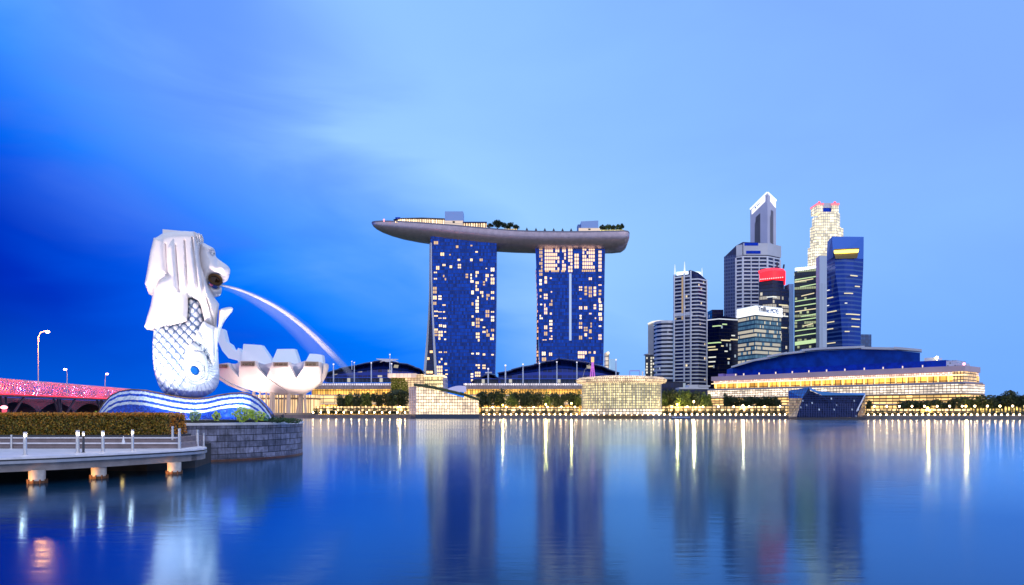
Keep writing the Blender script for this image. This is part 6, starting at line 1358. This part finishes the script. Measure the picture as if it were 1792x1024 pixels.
shells('dark blue shell roofed hall between the two hotel towers in front of the right one', [(872, 652), (888, 649), (896, 646.4), (905, 643.5), (914, 641), (925, 639.5), (936, 637), (945, 634.8), (956, 631.8), (968, 630.3), (978, 627), (1000, 629.7), (1032, 635), (1054, 640), (1064, 645), (1083, 652)], 671, 425)
shells('small dark blue shell roofed hall at the right foot of the left hotel tower', [(826, 668), (834, 661), (846, 657), (857, 653.5), (866, 656), (876, 665)], 671, 440)
# masts
mlab = ['tall thin mast nearest the water jet', 'thin mast left of the shell roof middle', 'pale mast in front of the left shell roofed hall', 'tall white double mast at the left edge of the cream box hall', 'second pole of the double mast beside the cream box hall', 'mast with a cross arm at the right foot of the left hotel tower', 'first mast of the row in front of the shell roof between the towers', 'second mast of the row in front of the shell roof between the towers', 'third mast of the row in front of the shell roof between the towers', 'fourth mast of the row in front of the shell roof between the towers', 'fifth mast of the row, left of the violet tripod mast', 'tall mast rising behind the round pavilion roof', 'short thin mast beside the one nearest the water jet']
for k, (px, y0, y1, w) in enumerate(((583.6, 637, 671, .35), (620, 634, 669, .25), (649.7, 634.5, 670, .3), (682.3, 620, 655, .3), (685.3, 636, 655, .3), (854.3, 645, 672, .4), (884.5, 639, 672, .4), (915.2, 637, 672, .35), (944, 635.5, 672, .3), (974.5, 633, 672, .3), (1009.5, 633.5, 672, .3), (1078, 629, 660, .35), (615.7, 632, 647, .2))):
    Y = 372; o = empty('mast', (PX(px, Y), Y, PZ(y1, Y)), mlab[k], 'mast', 'masts along the far bank roofs')
    mb = MB(); mb.tube([P(px, y1, Y), P(px, (y0 + y1) / 2, Y), P(px, y0 + 1, Y)], [w * .8, w, w * .6], 8); mb.build('pole', mat('mast_pale', (.55, .65, .85), .4), o)
    mb = MB(); mb.ball(P(px, y0 + .6, Y), w * 1.3, 8, 5); mb.build('head_lamp', glow('mast_head', (.95, .9, 1), .9, False), o)
    if k == 5: mb = MB(); mb.tube([P(849, 652.5, Y), P(861, 652, Y)], .35, 6); mb.build('cross_arm', M['white'], o)
    if k == 3: mb = MB(); mb.tube([P(665, 634, Y), P(682, 628.5, Y), P(697, 634, Y)], .15, 5); mb.build('stay', M['white'], o)
# cream box hall with a green wall
Y = 372; bh = empty('cream_box_hall', (PX(715, Y), Y, GZ), 'cream box hall with a vertical green wall left of the wedge pavilion', 'building')
z = lambda py: PZ(py, Y)
mb = MB(); mb.box(PX(680, Y), PX(729, Y), Y - 3, Y + 20, z(661), z(654)); mb.build('roof_band', facade('pink_band', (.6, .48, .42), (.5, .4, .35), 2, 20, .06, 0, back=.5, backc=(1, .68, .5), gvar=.1), bh)
mb = MB(); mb.box(PX(684, Y), PX(744, Y), Y, Y + 20, GZ, z(661.2)); mb.box(PX(729.3, Y), PX(742, Y), Y + .2, Y + 15, z(661), z(655)); mb.build('wall', facade('cream_tiles', (.55, .42, .25), (.42, .3, .18), 1.6, 1.2, .2, .25, back=.5, backc=(1, .68, .34), gvar=.2), bh)
mb = MB(); mb.box(PX(742.5, Y), PX(778, Y), Y - 3, Y + 14, z(659.5), z(657)); mb.build('flat_roof', M['warmsoft'], bh)
mb = MB(); mb.box(PX(744, Y), PX(775, Y), Y - 2, Y + 14, z(700), z(659.7)); mb.build('glazed_block', facade('cream_floors', (.5, .38, .16), (.25, .18, .1), 1.0, 1.9, .25, .3, back=.9, backc=(1, .78, .36), gvar=.4), bh)
mb = MB(); mb.box(PX(775.2, Y), PX(779.5, Y), Y - 1, Y + 14, z(700), z(661)); mb.build('corner_glass', facade('corner_violet', (.2, .2, .4), (.4, .4, .6), 1.0, 2.2, .3, .3), bh)
rg = np.random.default_rng(4); pts = []
for _ in range(2200):
    px = rg.uniform(685, 714); py = rg.uniform(662, 692)
    if px > 709 and py < 668: continue
    pts.append((PX(px, Y), Y - .6 - abs(rg.normal(0, .4)) - .5 * math.sin(px * 1.3) ** 2, z(py)))
mb = MB(); leaves(mb, pts, .42, rg); tag(mb.build('green_wall', leafmat('wall_plants', [(.10, .16, .01), (.30, .34, .02), (.45, .45, .05), (.06, .10, .01)])), 'bright yellow green climbing plants covering the cream box hall wall', 'climbing plants', kind='thing')
# pale tent roof
mb = MB(); Y = 345; vs = []
for k in range(9):
    u = k / 8; px = 779 + 37 * u; py = 684 - 9 * math.sin(math.pi * min(1, u * .62 + .06)) - 0; vs += [P(px, 686, Y), P(px, py, Y + 2), P(px, py + .5, Y + 14)]
mb.add(vs, [(3 * k + j, 3 * k + 3 + j, 3 * k + 4 + j, 3 * k + 1 + j) for k in range(8) for j in range(2)] + [(0, 1, 2), (26, 25, 24)]); tag(mb.build('tent_roof', mat('tent_lavender', (.62, .60, .82), .6)), 'pale lavender arched tent roof just right of the wedge pavilion ridge', 'canopy')
# low white kiosk roofs in front of the striped towers
Y = 420; kk = empty('flat_kiosk', (PX(1212, Y), Y, GZ), 'low flat building with pale roof slabs at the foot of the masted tower', 'building')
for (a, b_, y0, y1) in ((1189, 1240, 681, 678), (1206, 1223, 678, 673.5), (1222, 1243, 677, 674.5)): mb = MB(); mb.box(PX(a, Y), PX(b_, Y), Y, Y + 10, PZ(y0, Y), PZ(y1, Y)); mb.build('roof_slab', M['lav'], kk)
mb = MB(); mb.box(PX(1192, Y), PX(1239, Y), Y + 1, Y + 10, GZ, PZ(681, Y)); mb.build('wall', M['navy'], kk)
mb = MB(); mb.box(PX(1155, Y + 40), PX(1200, Y + 40), Y + 40, Y + 50, GZ, PZ(668, Y + 40)); tag(mb.build('dark_hall', M['navy']), 'dark low hall behind the trees right of the round pavilion', 'building')

# ------------------------------------------------------------------ lit terraces along the bank
ter = facade('terrace_lights', (.5, .38, .25), (.25, .18, .10), 1.7, 1.4, .3, .35, rough=.6, back=1.1, backc=(1, .66, .26), gvar=.7, seed=20)
def terrace(px0, px1, dY, y0, y1, lab, m=None, name='terrace_wall'):
    pts = []; n = max(2, int((px1 - px0) / 25))
    for k in range(n + 1): px = px0 + (px1 - px0) * k / n; Yq = shore(px) + dY; pts.append((PX(px, Yq), Yq))
    Ym = shore((px0 + px1) / 2) + dY; mb = MB(); strip(mb, pts, max(GZ, PZ(y0, Ym)), PZ(y1, Ym), 0, 2.5); return tag(mb.build(name, m or ter), lab, 'terrace wall', 'lit terrace walls along the bank')
terrace(548, 714, 30, 722, 711, 'cream lit terrace wall left of the wedge pavilion')
terrace(842, 1012, 32, 722, 712.5, 'cream lit terrace wall between the wedge and the round pavilions')
terrace(1158, 1378, 30, 722, 711.5, 'cream lit terrace wall between the round and the dark crystal pavilions')
terrace(1520, 1700, 24, 722, 716, 'cream lit terrace wall right of the dark crystal pavilion')
gold2 = facade('golden_foot', (.4, .25, .08), (.15, .1, .04), 1.3, 3.2, .5, .1, rough=.6, back=1.0, backc=(1, .68, .16), gvar=.8, seed=31)
terrace(1165, 1245, 60, 722, 699, 'golden lit wall glowing behind the trees right of the round pavilion', gold2)
terrace(1690, 1830, 60, 722, 708, 'golden lit wall glowing between the trunks at the right edge', gold2)

# ------------------------------------------------------------------ planting along the bank
plant = tree_proto('shrub', 10, 12, gdark, 77, n=420, size=.8, base=.05, trunkr=.2)
tag(plant, 'shrub', 'shrub', 'shrubs planted along the far bank')
first = [True]
def shrub(px, top, w, lab, dY=4, c='dark', bot=None):
    Y = shore(px) + dY; o = plant if first[0] else copy_tree(plant); first[0] = False
    o.location = (PX(px, Y), Y, GZ if bot is None else PZ(bot, Y)); h = PZ(top, Y) - o.location.z; wm = w / F * Y
    o.scale = (wm / 11, wm / 14, h / 9); o.rotation_euler.z = rz.uniform(-.2, .2); tag(o, lab); return o
def row(px0, px1, step, top, w, what, jit=1.5, **kw):
    px = px0; k = 0
    while px <= px1:
        shrub(px + rz.uniform(-1, 1), top + rz.uniform(-jit, jit), w * rz.uniform(.85, 1.3), '%s, %d px from the left of the photo' % (what, round(px)) if False else what, **kw); px += step * rz.uniform(.85, 1.15); k += 1
row(552, 712, 14, 714.5, 15, 'clipped dark shrub in the lamplit row left of the wedge pavilion', 1.0, dY=14)
row(846, 1010, 15, 717.5, 15, 'low dark shrub in the row between the wedge and round pavilions', .8, dY=12)
row(1166, 1376, 12.5, 716, 12, 'small dark shrub in the row between the round and crystal pavilions', 1.5, dY=16)
row(1520, 1792, 13, 719.5, 14, 'low dark shrub in the row right of the crystal pavilion', .8, dY=16)
def trow(lst, dY, what, kinds):
    for k, (px, tp, w) in enumerate(lst): put_tree(px, tp, 724, w, kinds[k % len(kinds)], what[k] if isinstance(what, list) else what, shore(px) + dY)
trow([(598, 690, 20), (613, 687, 22), (628, 688, 20), (644, 686.5, 24), (660, 688, 20)], 40, ['leftmost dark tree of the row before the left lit hall', 'second dark tree of the row before the left lit hall', 'middle dark tree of the row before the left lit hall', 'fourth tree of the row before the left lit hall', 'fifth tree of the row, left of the big round one'], ['dark', 'mid'])
trow([(680, 686, 26), (697, 681.5, 36)], 38, ['dark tree tucked against the big round one', 'largest round nearly black tree left of the wedge pavilion'], ['dark'])
trow([(846, 684, 22), (862, 683, 24), (877, 681, 30), (895, 685, 24), (910, 685, 24), (926, 684, 24), (942, 686, 22), (957, 686, 20), (972, 687, 18), (987, 687, 18), (1001, 686, 18), (1013, 685, 16)], 40,
     ['tree of the long row touching the wedge pavilion roof', 'second tree of the long row right of the wedge pavilion', 'tallest darkest tree of the long row right of the wedge pavilion', 'fourth tree of the long row between the pavilions', 'fifth tree of the long row between the pavilions', 'sixth tree of the long row between the pavilions', 'seventh tree of the long row between the pavilions', 'eighth tree of the long row between the pavilions', 'ninth tree of the long row between the pavilions', 'tenth tree of the long row between the pavilions', 'eleventh tree, second from the round pavilion', 'twelfth tree touching the left side of the round pavilion'], ['dark', 'dark', 'dark', 'mid'])
trow([(1162, 684, 20), (1176, 681, 24), (1190, 683, 24), (1205, 683, 24), (1218, 685, 22), (1232, 687, 22), (1240, 690, 18)], 34, ['tree touching the right side of the round pavilion', 'second tree right of the round pavilion', 'third tree right of the round pavilion', 'fourth tree right of the round pavilion', 'green tree below the masted tower', 'bright green tree left of the golden hall', 'small green tree at the left corner of the golden hall'], ['mid', 'dark', 'mid'])
trow([(1271, 688, 14), (1284, 692, 24), (1302, 694, 28), (1322, 693, 28), (1342, 693.5, 26), (1358, 694, 18)], 60, ['tall narrow dark tree before the left end of the golden hall', 'first broad dark tree before the golden hall', 'second broad dark tree before the golden hall', 'middle broad dark tree before the golden hall', 'fourth broad dark tree before the golden hall', 'last dark tree before the crystal pavilion'], ['dark'])
trow([(1522, 700, 11), (1583, 701, 22), (1600, 700, 26), (1620, 700, 22), (1640, 698, 28), (1660, 699, 24), (1684, 694, 34), (1706, 692, 36), (1730, 692, 34), (1755, 689, 34), (1772, 684, 40), (1795, 690, 34)], 34,
     ['small lone green tree right of the crystal pavilion', 'leftmost of the dark trees before the right end of the golden hall', 'second of the dark trees before the right end of the golden hall', 'third dark tree, beside a yellow glow', 'fourth dark tree spreading over a yellow glow', 'fifth dark tree below the terrace corner', 'broad dark tree under the end wing of the hall', 'broad dark tree just right of the end wing', 'dark tree between the end wing and the tallest one', 'dark tree adjoining the tallest one on its left', 'tallest darkest tree near the right edge of the picture', 'dark tree cut by the right edge of the picture'], ['dark'])

# lamps: on the quay edge and among the planting
lampc = [0]
def quay_lamp_proto(r, m, h, lab, grp):
    o = empty('quay_lamp', (0, 0, 0), lab, 'lamp', grp)
    mb = MB(); mb.tube([(0, 0, 0), (0, 0, h)], .06, 5); mb.build('post', M['dark'], o)
    mb = MB(); mb.ball((0, 0, h + r * .8), r, 8, 6); mb.build('globe', m, o, smooth=True); return o
qp = quay_lamp_proto(.26, glow('quay_globe', (1, .62, .30), 30), .25, 'small warm lamp globe in the long row on the quay edge', 'small lamps along the quay edge')
pxs_ = []; px = 846.0
while px < 1800: pxs_.append(px); px += 9.6 if px < 1400 else 10.6
for k, px in enumerate(pxs_):
    Y = shore(px) - .9; o = qp if k == 0 else copy_tree(qp); o.location = (PX(px, Y), Y, 1.35)
gp_ = quay_lamp_proto(.30, glow('garden_globe', (1, .64, .32), 45), .9, 'bright lamp in the row among clipped shrubs left of the wedge pavilion', 'lamps among the clipped shrubs')
for k in range(13):
    px = 548 + k * 13.4; Y = shore(px) + 3; o = gp_ if k == 0 else copy_tree(gp_); o.location = (PX(px, Y), Y, GZ)
tall = quay_lamp_proto(.34, glow('walk_globe', (1, .70, .38), 18), 3.2, 'taller globe lamp on the promenade', 'globe lamps on the promenade')
tl = list(range(862, 1010, 24)) + list(range(1176, 1376, 27)) + list(range(1530, 1800, 22))
for k, px in enumerate(tl):
    Y = shore(px) + 9; o = tall if k == 0 else copy_tree(tall); o.location = (PX(px, Y), Y, GZ)
    o['label'] = ('taller globe lamp on the promenade between the wedge and round pavilions' if px < 1010 else 'taller globe lamp on the promenade between the round and crystal pavilions' if px < 1400 else 'taller globe lamp on the promenade right of the crystal pavilion')
for k, (px, py, dY, e, c, lab) in enumerate(((1623, 714, 24, 1500, (1, .62, .15), 'strong amber lamp under the dark trees left of the end wing'), (1690, 711, 26, 2500, (1, .62, .15), 'strongest amber lamp glowing under the trees before the end wing'), (1214, 703, 28, 1500, (1, .72, .3), 'bright lamp amid the green trees below the masted tower'), (880, 709, 34, 900, (1, .7, .2), 'yellow lamp below the tallest tree of the long row'), (955, 708, 34, 1200, (1, .7, .2), 'yellow lamp below the middle trees of the long row'), (1000, 706, 34, 900, (1, .7, .2), 'yellow lamp below the trees beside the round pavilion'), (700, 712, 30, 700, (1, .68, .25), 'warm lamp under the big round nearly black tree'), (640, 712, 32, 700, (1, .7, .3), 'warm lamp under the tree row before the left lit hall'), (1185, 708, 30, 1200, (1, .72, .25), 'warm lamp among the trees right of the round pavilion'), (1300, 710, 30, 900, (1, .75, .4), 'warm lamp below the broad dark trees before the golden hall'))):
    Y = shore(px) + dY; x = PX(px, Y); z_ = PZ(py, Y); o = empty('path_lamp', (x, Y, GZ), lab, 'lamp', 'lamps under the trees')
    mb = MB(); mb.tube([(x, Y, GZ), (x, Y, z_ - .3)], .08, 6); mb.build('post', M['dark'], o)
    mb = MB(); mb.ball((x, Y, z_), .45, 10, 8); mb.build('globe', glow('amber_globe', c, 7), o, smooth=True)
    place_light('lamp_light', 'POINT', (x, Y - .6, z_), e * 3, c, .4, o)
# railing along the quay
mb = MB(); pr_ = [(PX(px, shore(px) + 1.5), shore(px) + 1.5) for px in range(840, 1801, 10)]
o = empty('quay_railing', (pr_[0][0], pr_[0][1], GZ), 'thin dark railing along the quay edge of the far bank', 'railing')
mb.tube([(x, y, GZ + 1.0) for x, y in pr_], .05, 4); mb.build('handrail', M['dark'], o)
mb = MB()
for x, y in pr_: mb.tube([(x, y, GZ), (x, y, GZ + 1.0)], .05, 4)
tag(mb.build('baluster', M['dark'], o), kind='stuff')
# floating platform
Y = shore(1190) - 6; fp = empty('floating_jetty', (PX(1190, Y), Y, 0), 'low dark floating jetty with bluish lights right of the round pavilion', 'jetty')
mb = MB(); mb.box(PX(1173, Y), PX(1206, Y), Y - 2, Y + 3, -.2, .5); mb.build('float', mat('jetty_dark', (.02, .04, .10), .5), fp)
for k in range(8): mb = MB(); mb.box(PX(1175 + k * 4, Y), PX(1176.5 + k * 4, Y), Y - 2.1, Y - 1.9, .5, .95); mb.build('post', glow('jetty_blue', (.3, .5, 1), .5, False), fp)

# ------------------------------------------------------------------ red lit helix footbridge and the road bridge on the left
A_ = Vector((PX(-260, 178), 178, 0)); B_ = Vector((PX(250, 362), 362, 0))
def bl(u): return A_ + (B_ - A_) * u
BL = (B_ - A_).length; d_ = (B_ - A_).normalized(); n_ = Vector((d_.y, -d_.x, 0))
hb = empty('helix_footbridge', bl(.5) + Vector((0, 0, 8)), 'long footbridge in a spiral tube of steel lit red and pink', 'bridge')
tubem = mat('helix_steel', (.74, .36, .42), .32, metal=.5)
R0 = 2.9; zc = 11.1; turns = BL / 9.0
for kind in range(2):
    for s_k in range(5):
        mb = MB(); pts = []; N = int(BL / .9)
        ph = s_k * 2 * math.pi / 5
        for i in range(N + 1):
            u = i / N; a = (1 if kind == 0 else -1) * u * turns * 2 * math.pi / (1 if kind == 0 else 1.25) + ph; rr_ = R0 if kind == 0 else R0 * .86
            pts.append(bl(u) + n_ * (rr_ * math.cos(a)) + Vector((0, 0, zc + rr_ * 1.05 * math.sin(a))))
        mb.tube(pts, .15 if kind == 0 else .10, 5); mb.build('spiral_tube', tubem, hb, smooth=True)
mb = MB()
for i in range(int(BL / 2.6)):
    c = bl((i + .5) / int(BL / 2.6)); pts = [c + n_ * (R0 * .95 * math.cos(2 * math.pi * k / 14)) + Vector((0, 0, zc + R0 * math.sin(2 * math.pi * k / 14))) for k in range(15)]; mb.tube(pts, .06, 4, False)
tag(mb.build('hoops', tubem, hb), kind='stuff')
mb = MB(); a, b_ = A_, B_; q = [a - n_ * 2.6, b_ - n_ * 2.6, b_ + n_ * 2.6, a + n_ * 2.6]; mb.prism([(p.x, p.y) for p in q], 8.0, 8.6); mb.build('deck', mat('bridge_deck', (.10, .08, .12), .6), hb)
mb = MB()
for off in (2.75,):
    mb.tube([a + n_ * off + Vector((0, 0, 8.75)), b_ + n_ * off + Vector((0, 0, 8.75))], .16, 6)
mb.build('red_light_strip', glow('red_strip', (1, .03, .05), 1.5), hb)
for off, zz in ((2.2, 9.8), (-2.2, 9.8)): mb = MB(); mb.tube([a + n_ * off + Vector((0, 0, zz)), b_ + n_ * off + Vector((0, 0, zz))], .05, 4); mb.build('handrail', tubem, hb)
for i in range(15):
    c = bl((i + .5) / 15); place_light('red_lamp', 'POINT', c + Vector((0, 0, 9.6)) + n_ * .8, 4200, (1, .04, .10) if i % 3 else (1, .3, .6), .3, hb)
for i, u in enumerate((.16, .36, .56, .76, .94)):
    c = bl(u)
    for (du, ww) in ((-7, 0), (7, 0), (-2.5, 0), (2.5, 0)):
        mb = MB(); mb.tube([c + d_ * (du * .12) + Vector((0, 0, -.5)), c + d_ * du + n_ * (1.8 if abs(du) > 5 else -1.8) + Vector((0, 0, 8.1))], [.5, .35], 8); mb.build('raking_leg', mat('pier_dark', (.05, .035, .06), .5), hb)
# road bridge behind
A2 = A_ - n_ * 26; B2_ = B_ - n_ * 26
rb = empty('road_bridge', (A2 + B2_) / 2 + Vector((0, 0, 6)), 'dark arched road bridge behind the red lit footbridge', 'bridge')
rdm = mat('road_bridge_dark', (.05, .04, .06), .7)
mb = MB(); q = [A2 - n_ * 8, B2_ - n_ * 8, B2_ + n_ * 8, A2 + n_ * 8]; mb.prism([(p.x, p.y) for p in q], 7.2, 8.4); mb.build('deck', rdm, rb)
NP = 6
for i in range(NP):
    u0, u1 = i / NP, (i + 1) / NP; vs = []; M_ = 14
    for side in (n_ * 7.6, -n_ * 7.6):
        for k in range(M_ + 1):
            u = k / M_; c = A2 + (B2_ - A2) * (u0 + (u1 - u0) * u); zz = 1.2 + 5.6 * (math.sin(math.pi * u)) ** .55; vs += [c + side + Vector((0, 0, zz)), c + side + Vector((0, 0, 7.2))]
    m2 = 2 * (M_ + 1); fs = []
    for k in range(M_): a = 2 * k; fs += [(a, a + 2, a + 3, a + 1), (m2 + a, m2 + a + 1, m2 + a + 3, m2 + a + 2), (a, m2 + a, m2 + a + 2, a + 2)]
    mb = MB(); mb.add(vs, fs); mb.build('arch_span', rdm, rb)
    c = A2 + (B2_ - A2) * u0; mb = MB(); mb.prism([(p.x, p.y) for p in (c - n_ * 7 - d_ * 1.2, c + n_ * 7 - d_ * 1.2, c + n_ * 7 + d_ * 1.2, c - n_ * 7 + d_ * 1.2)], -1, 4); mb.build('pier', rdm, rb)
# street lamps standing on the road bridge
def street_lamp(px, py, ybase, Y, arm, lab, e, c, rg_=.5):
    x = PX(px, Y); z0 = PZ(ybase, Y); zt_ = PZ(py, Y); dx = PX(px + arm, Y) - x
    o = empty('street_lamp', (x, Y, z0), lab, 'street lamp', 'street lamps by the bridge')
    s = Y / F; mb = MB(); pts = [(x, Y, z0), (x, Y, zt_ - 1.2 * s * 10), (x + dx * .15, Y, zt_ - 4 * s), (x + dx * .5, Y, zt_ - .6 * s), (x + dx, Y, zt_)]
    mb.tube(pts, [.85 * s, .7 * s, .5 * s, .45 * s, .4 * s], 8); mb.build('pole', mat('lamp_pole', (.5, .48, .5), .4, metal=.4), o, smooth=True)
    mb = MB(); mb.tube([(x + dx * .9, Y, zt_ + .3 * s), (x + dx * 1.35, Y, zt_ + .5 * s)], [.9 * s, 1.3 * s], 8, flat=.5); mb.build('lamp_head', M['grey'], o)
    mb = MB(); mb.ball((x + dx * 1.15, Y, zt_ - .6 * s), rg_ * s * 3, 10, 8, sz=.6); mb.build('lamp_glass', glow('street_lamp_glass', c, e), o, smooth=True)
    return o
sl1 = street_lamp(67, 580, 690, 226, 14, 'tall curved street lamp with a brilliant golden light at the far left', 26, (1, .60, .28), 1.15)
street_lamp(117.5, 646, 694, 268, -3, 'middle street lamp with a pinkish light above the red bridge', 14, (1, .45, .38), .9)
street_lamp(184, 654, 698, 330, 3, 'smallest farthest street lamp above the red bridge nearest the statue', 12, (1, .52, .42), .8)
place_light('lamp_light', 'POINT', (sl1.location.x + 3, 224, PZ(583, 226)), 42000, (1, .27, .035), 2.2, sl1)
# glow under the bridge at the far left
Y = 190; kl = empty('red_lamp_box', (PX(8, Y), Y, 0.2), 'red glowing lamp box under the bridge at the far left', 'lamp')
mb = MB(); mb.box(PX(3, Y), PX(12, Y), Y, Y + 1, 0.2, PZ(716.5, Y)); mb.build('plinth', rdm, kl)
mb = MB(); mb.ball((PX(7, Y), Y, PZ(713, Y)), .8, 10, 6, sz=.6); mb.build('lamp_glass', glow('magenta_lamp', (1, .25, .3), 6), kl, smooth=True)
place_light('lamp_light', 'POINT', (PX(10, Y), Y - 3, PZ(710, Y)), 9000, (1, .08, .10), .5, kl)
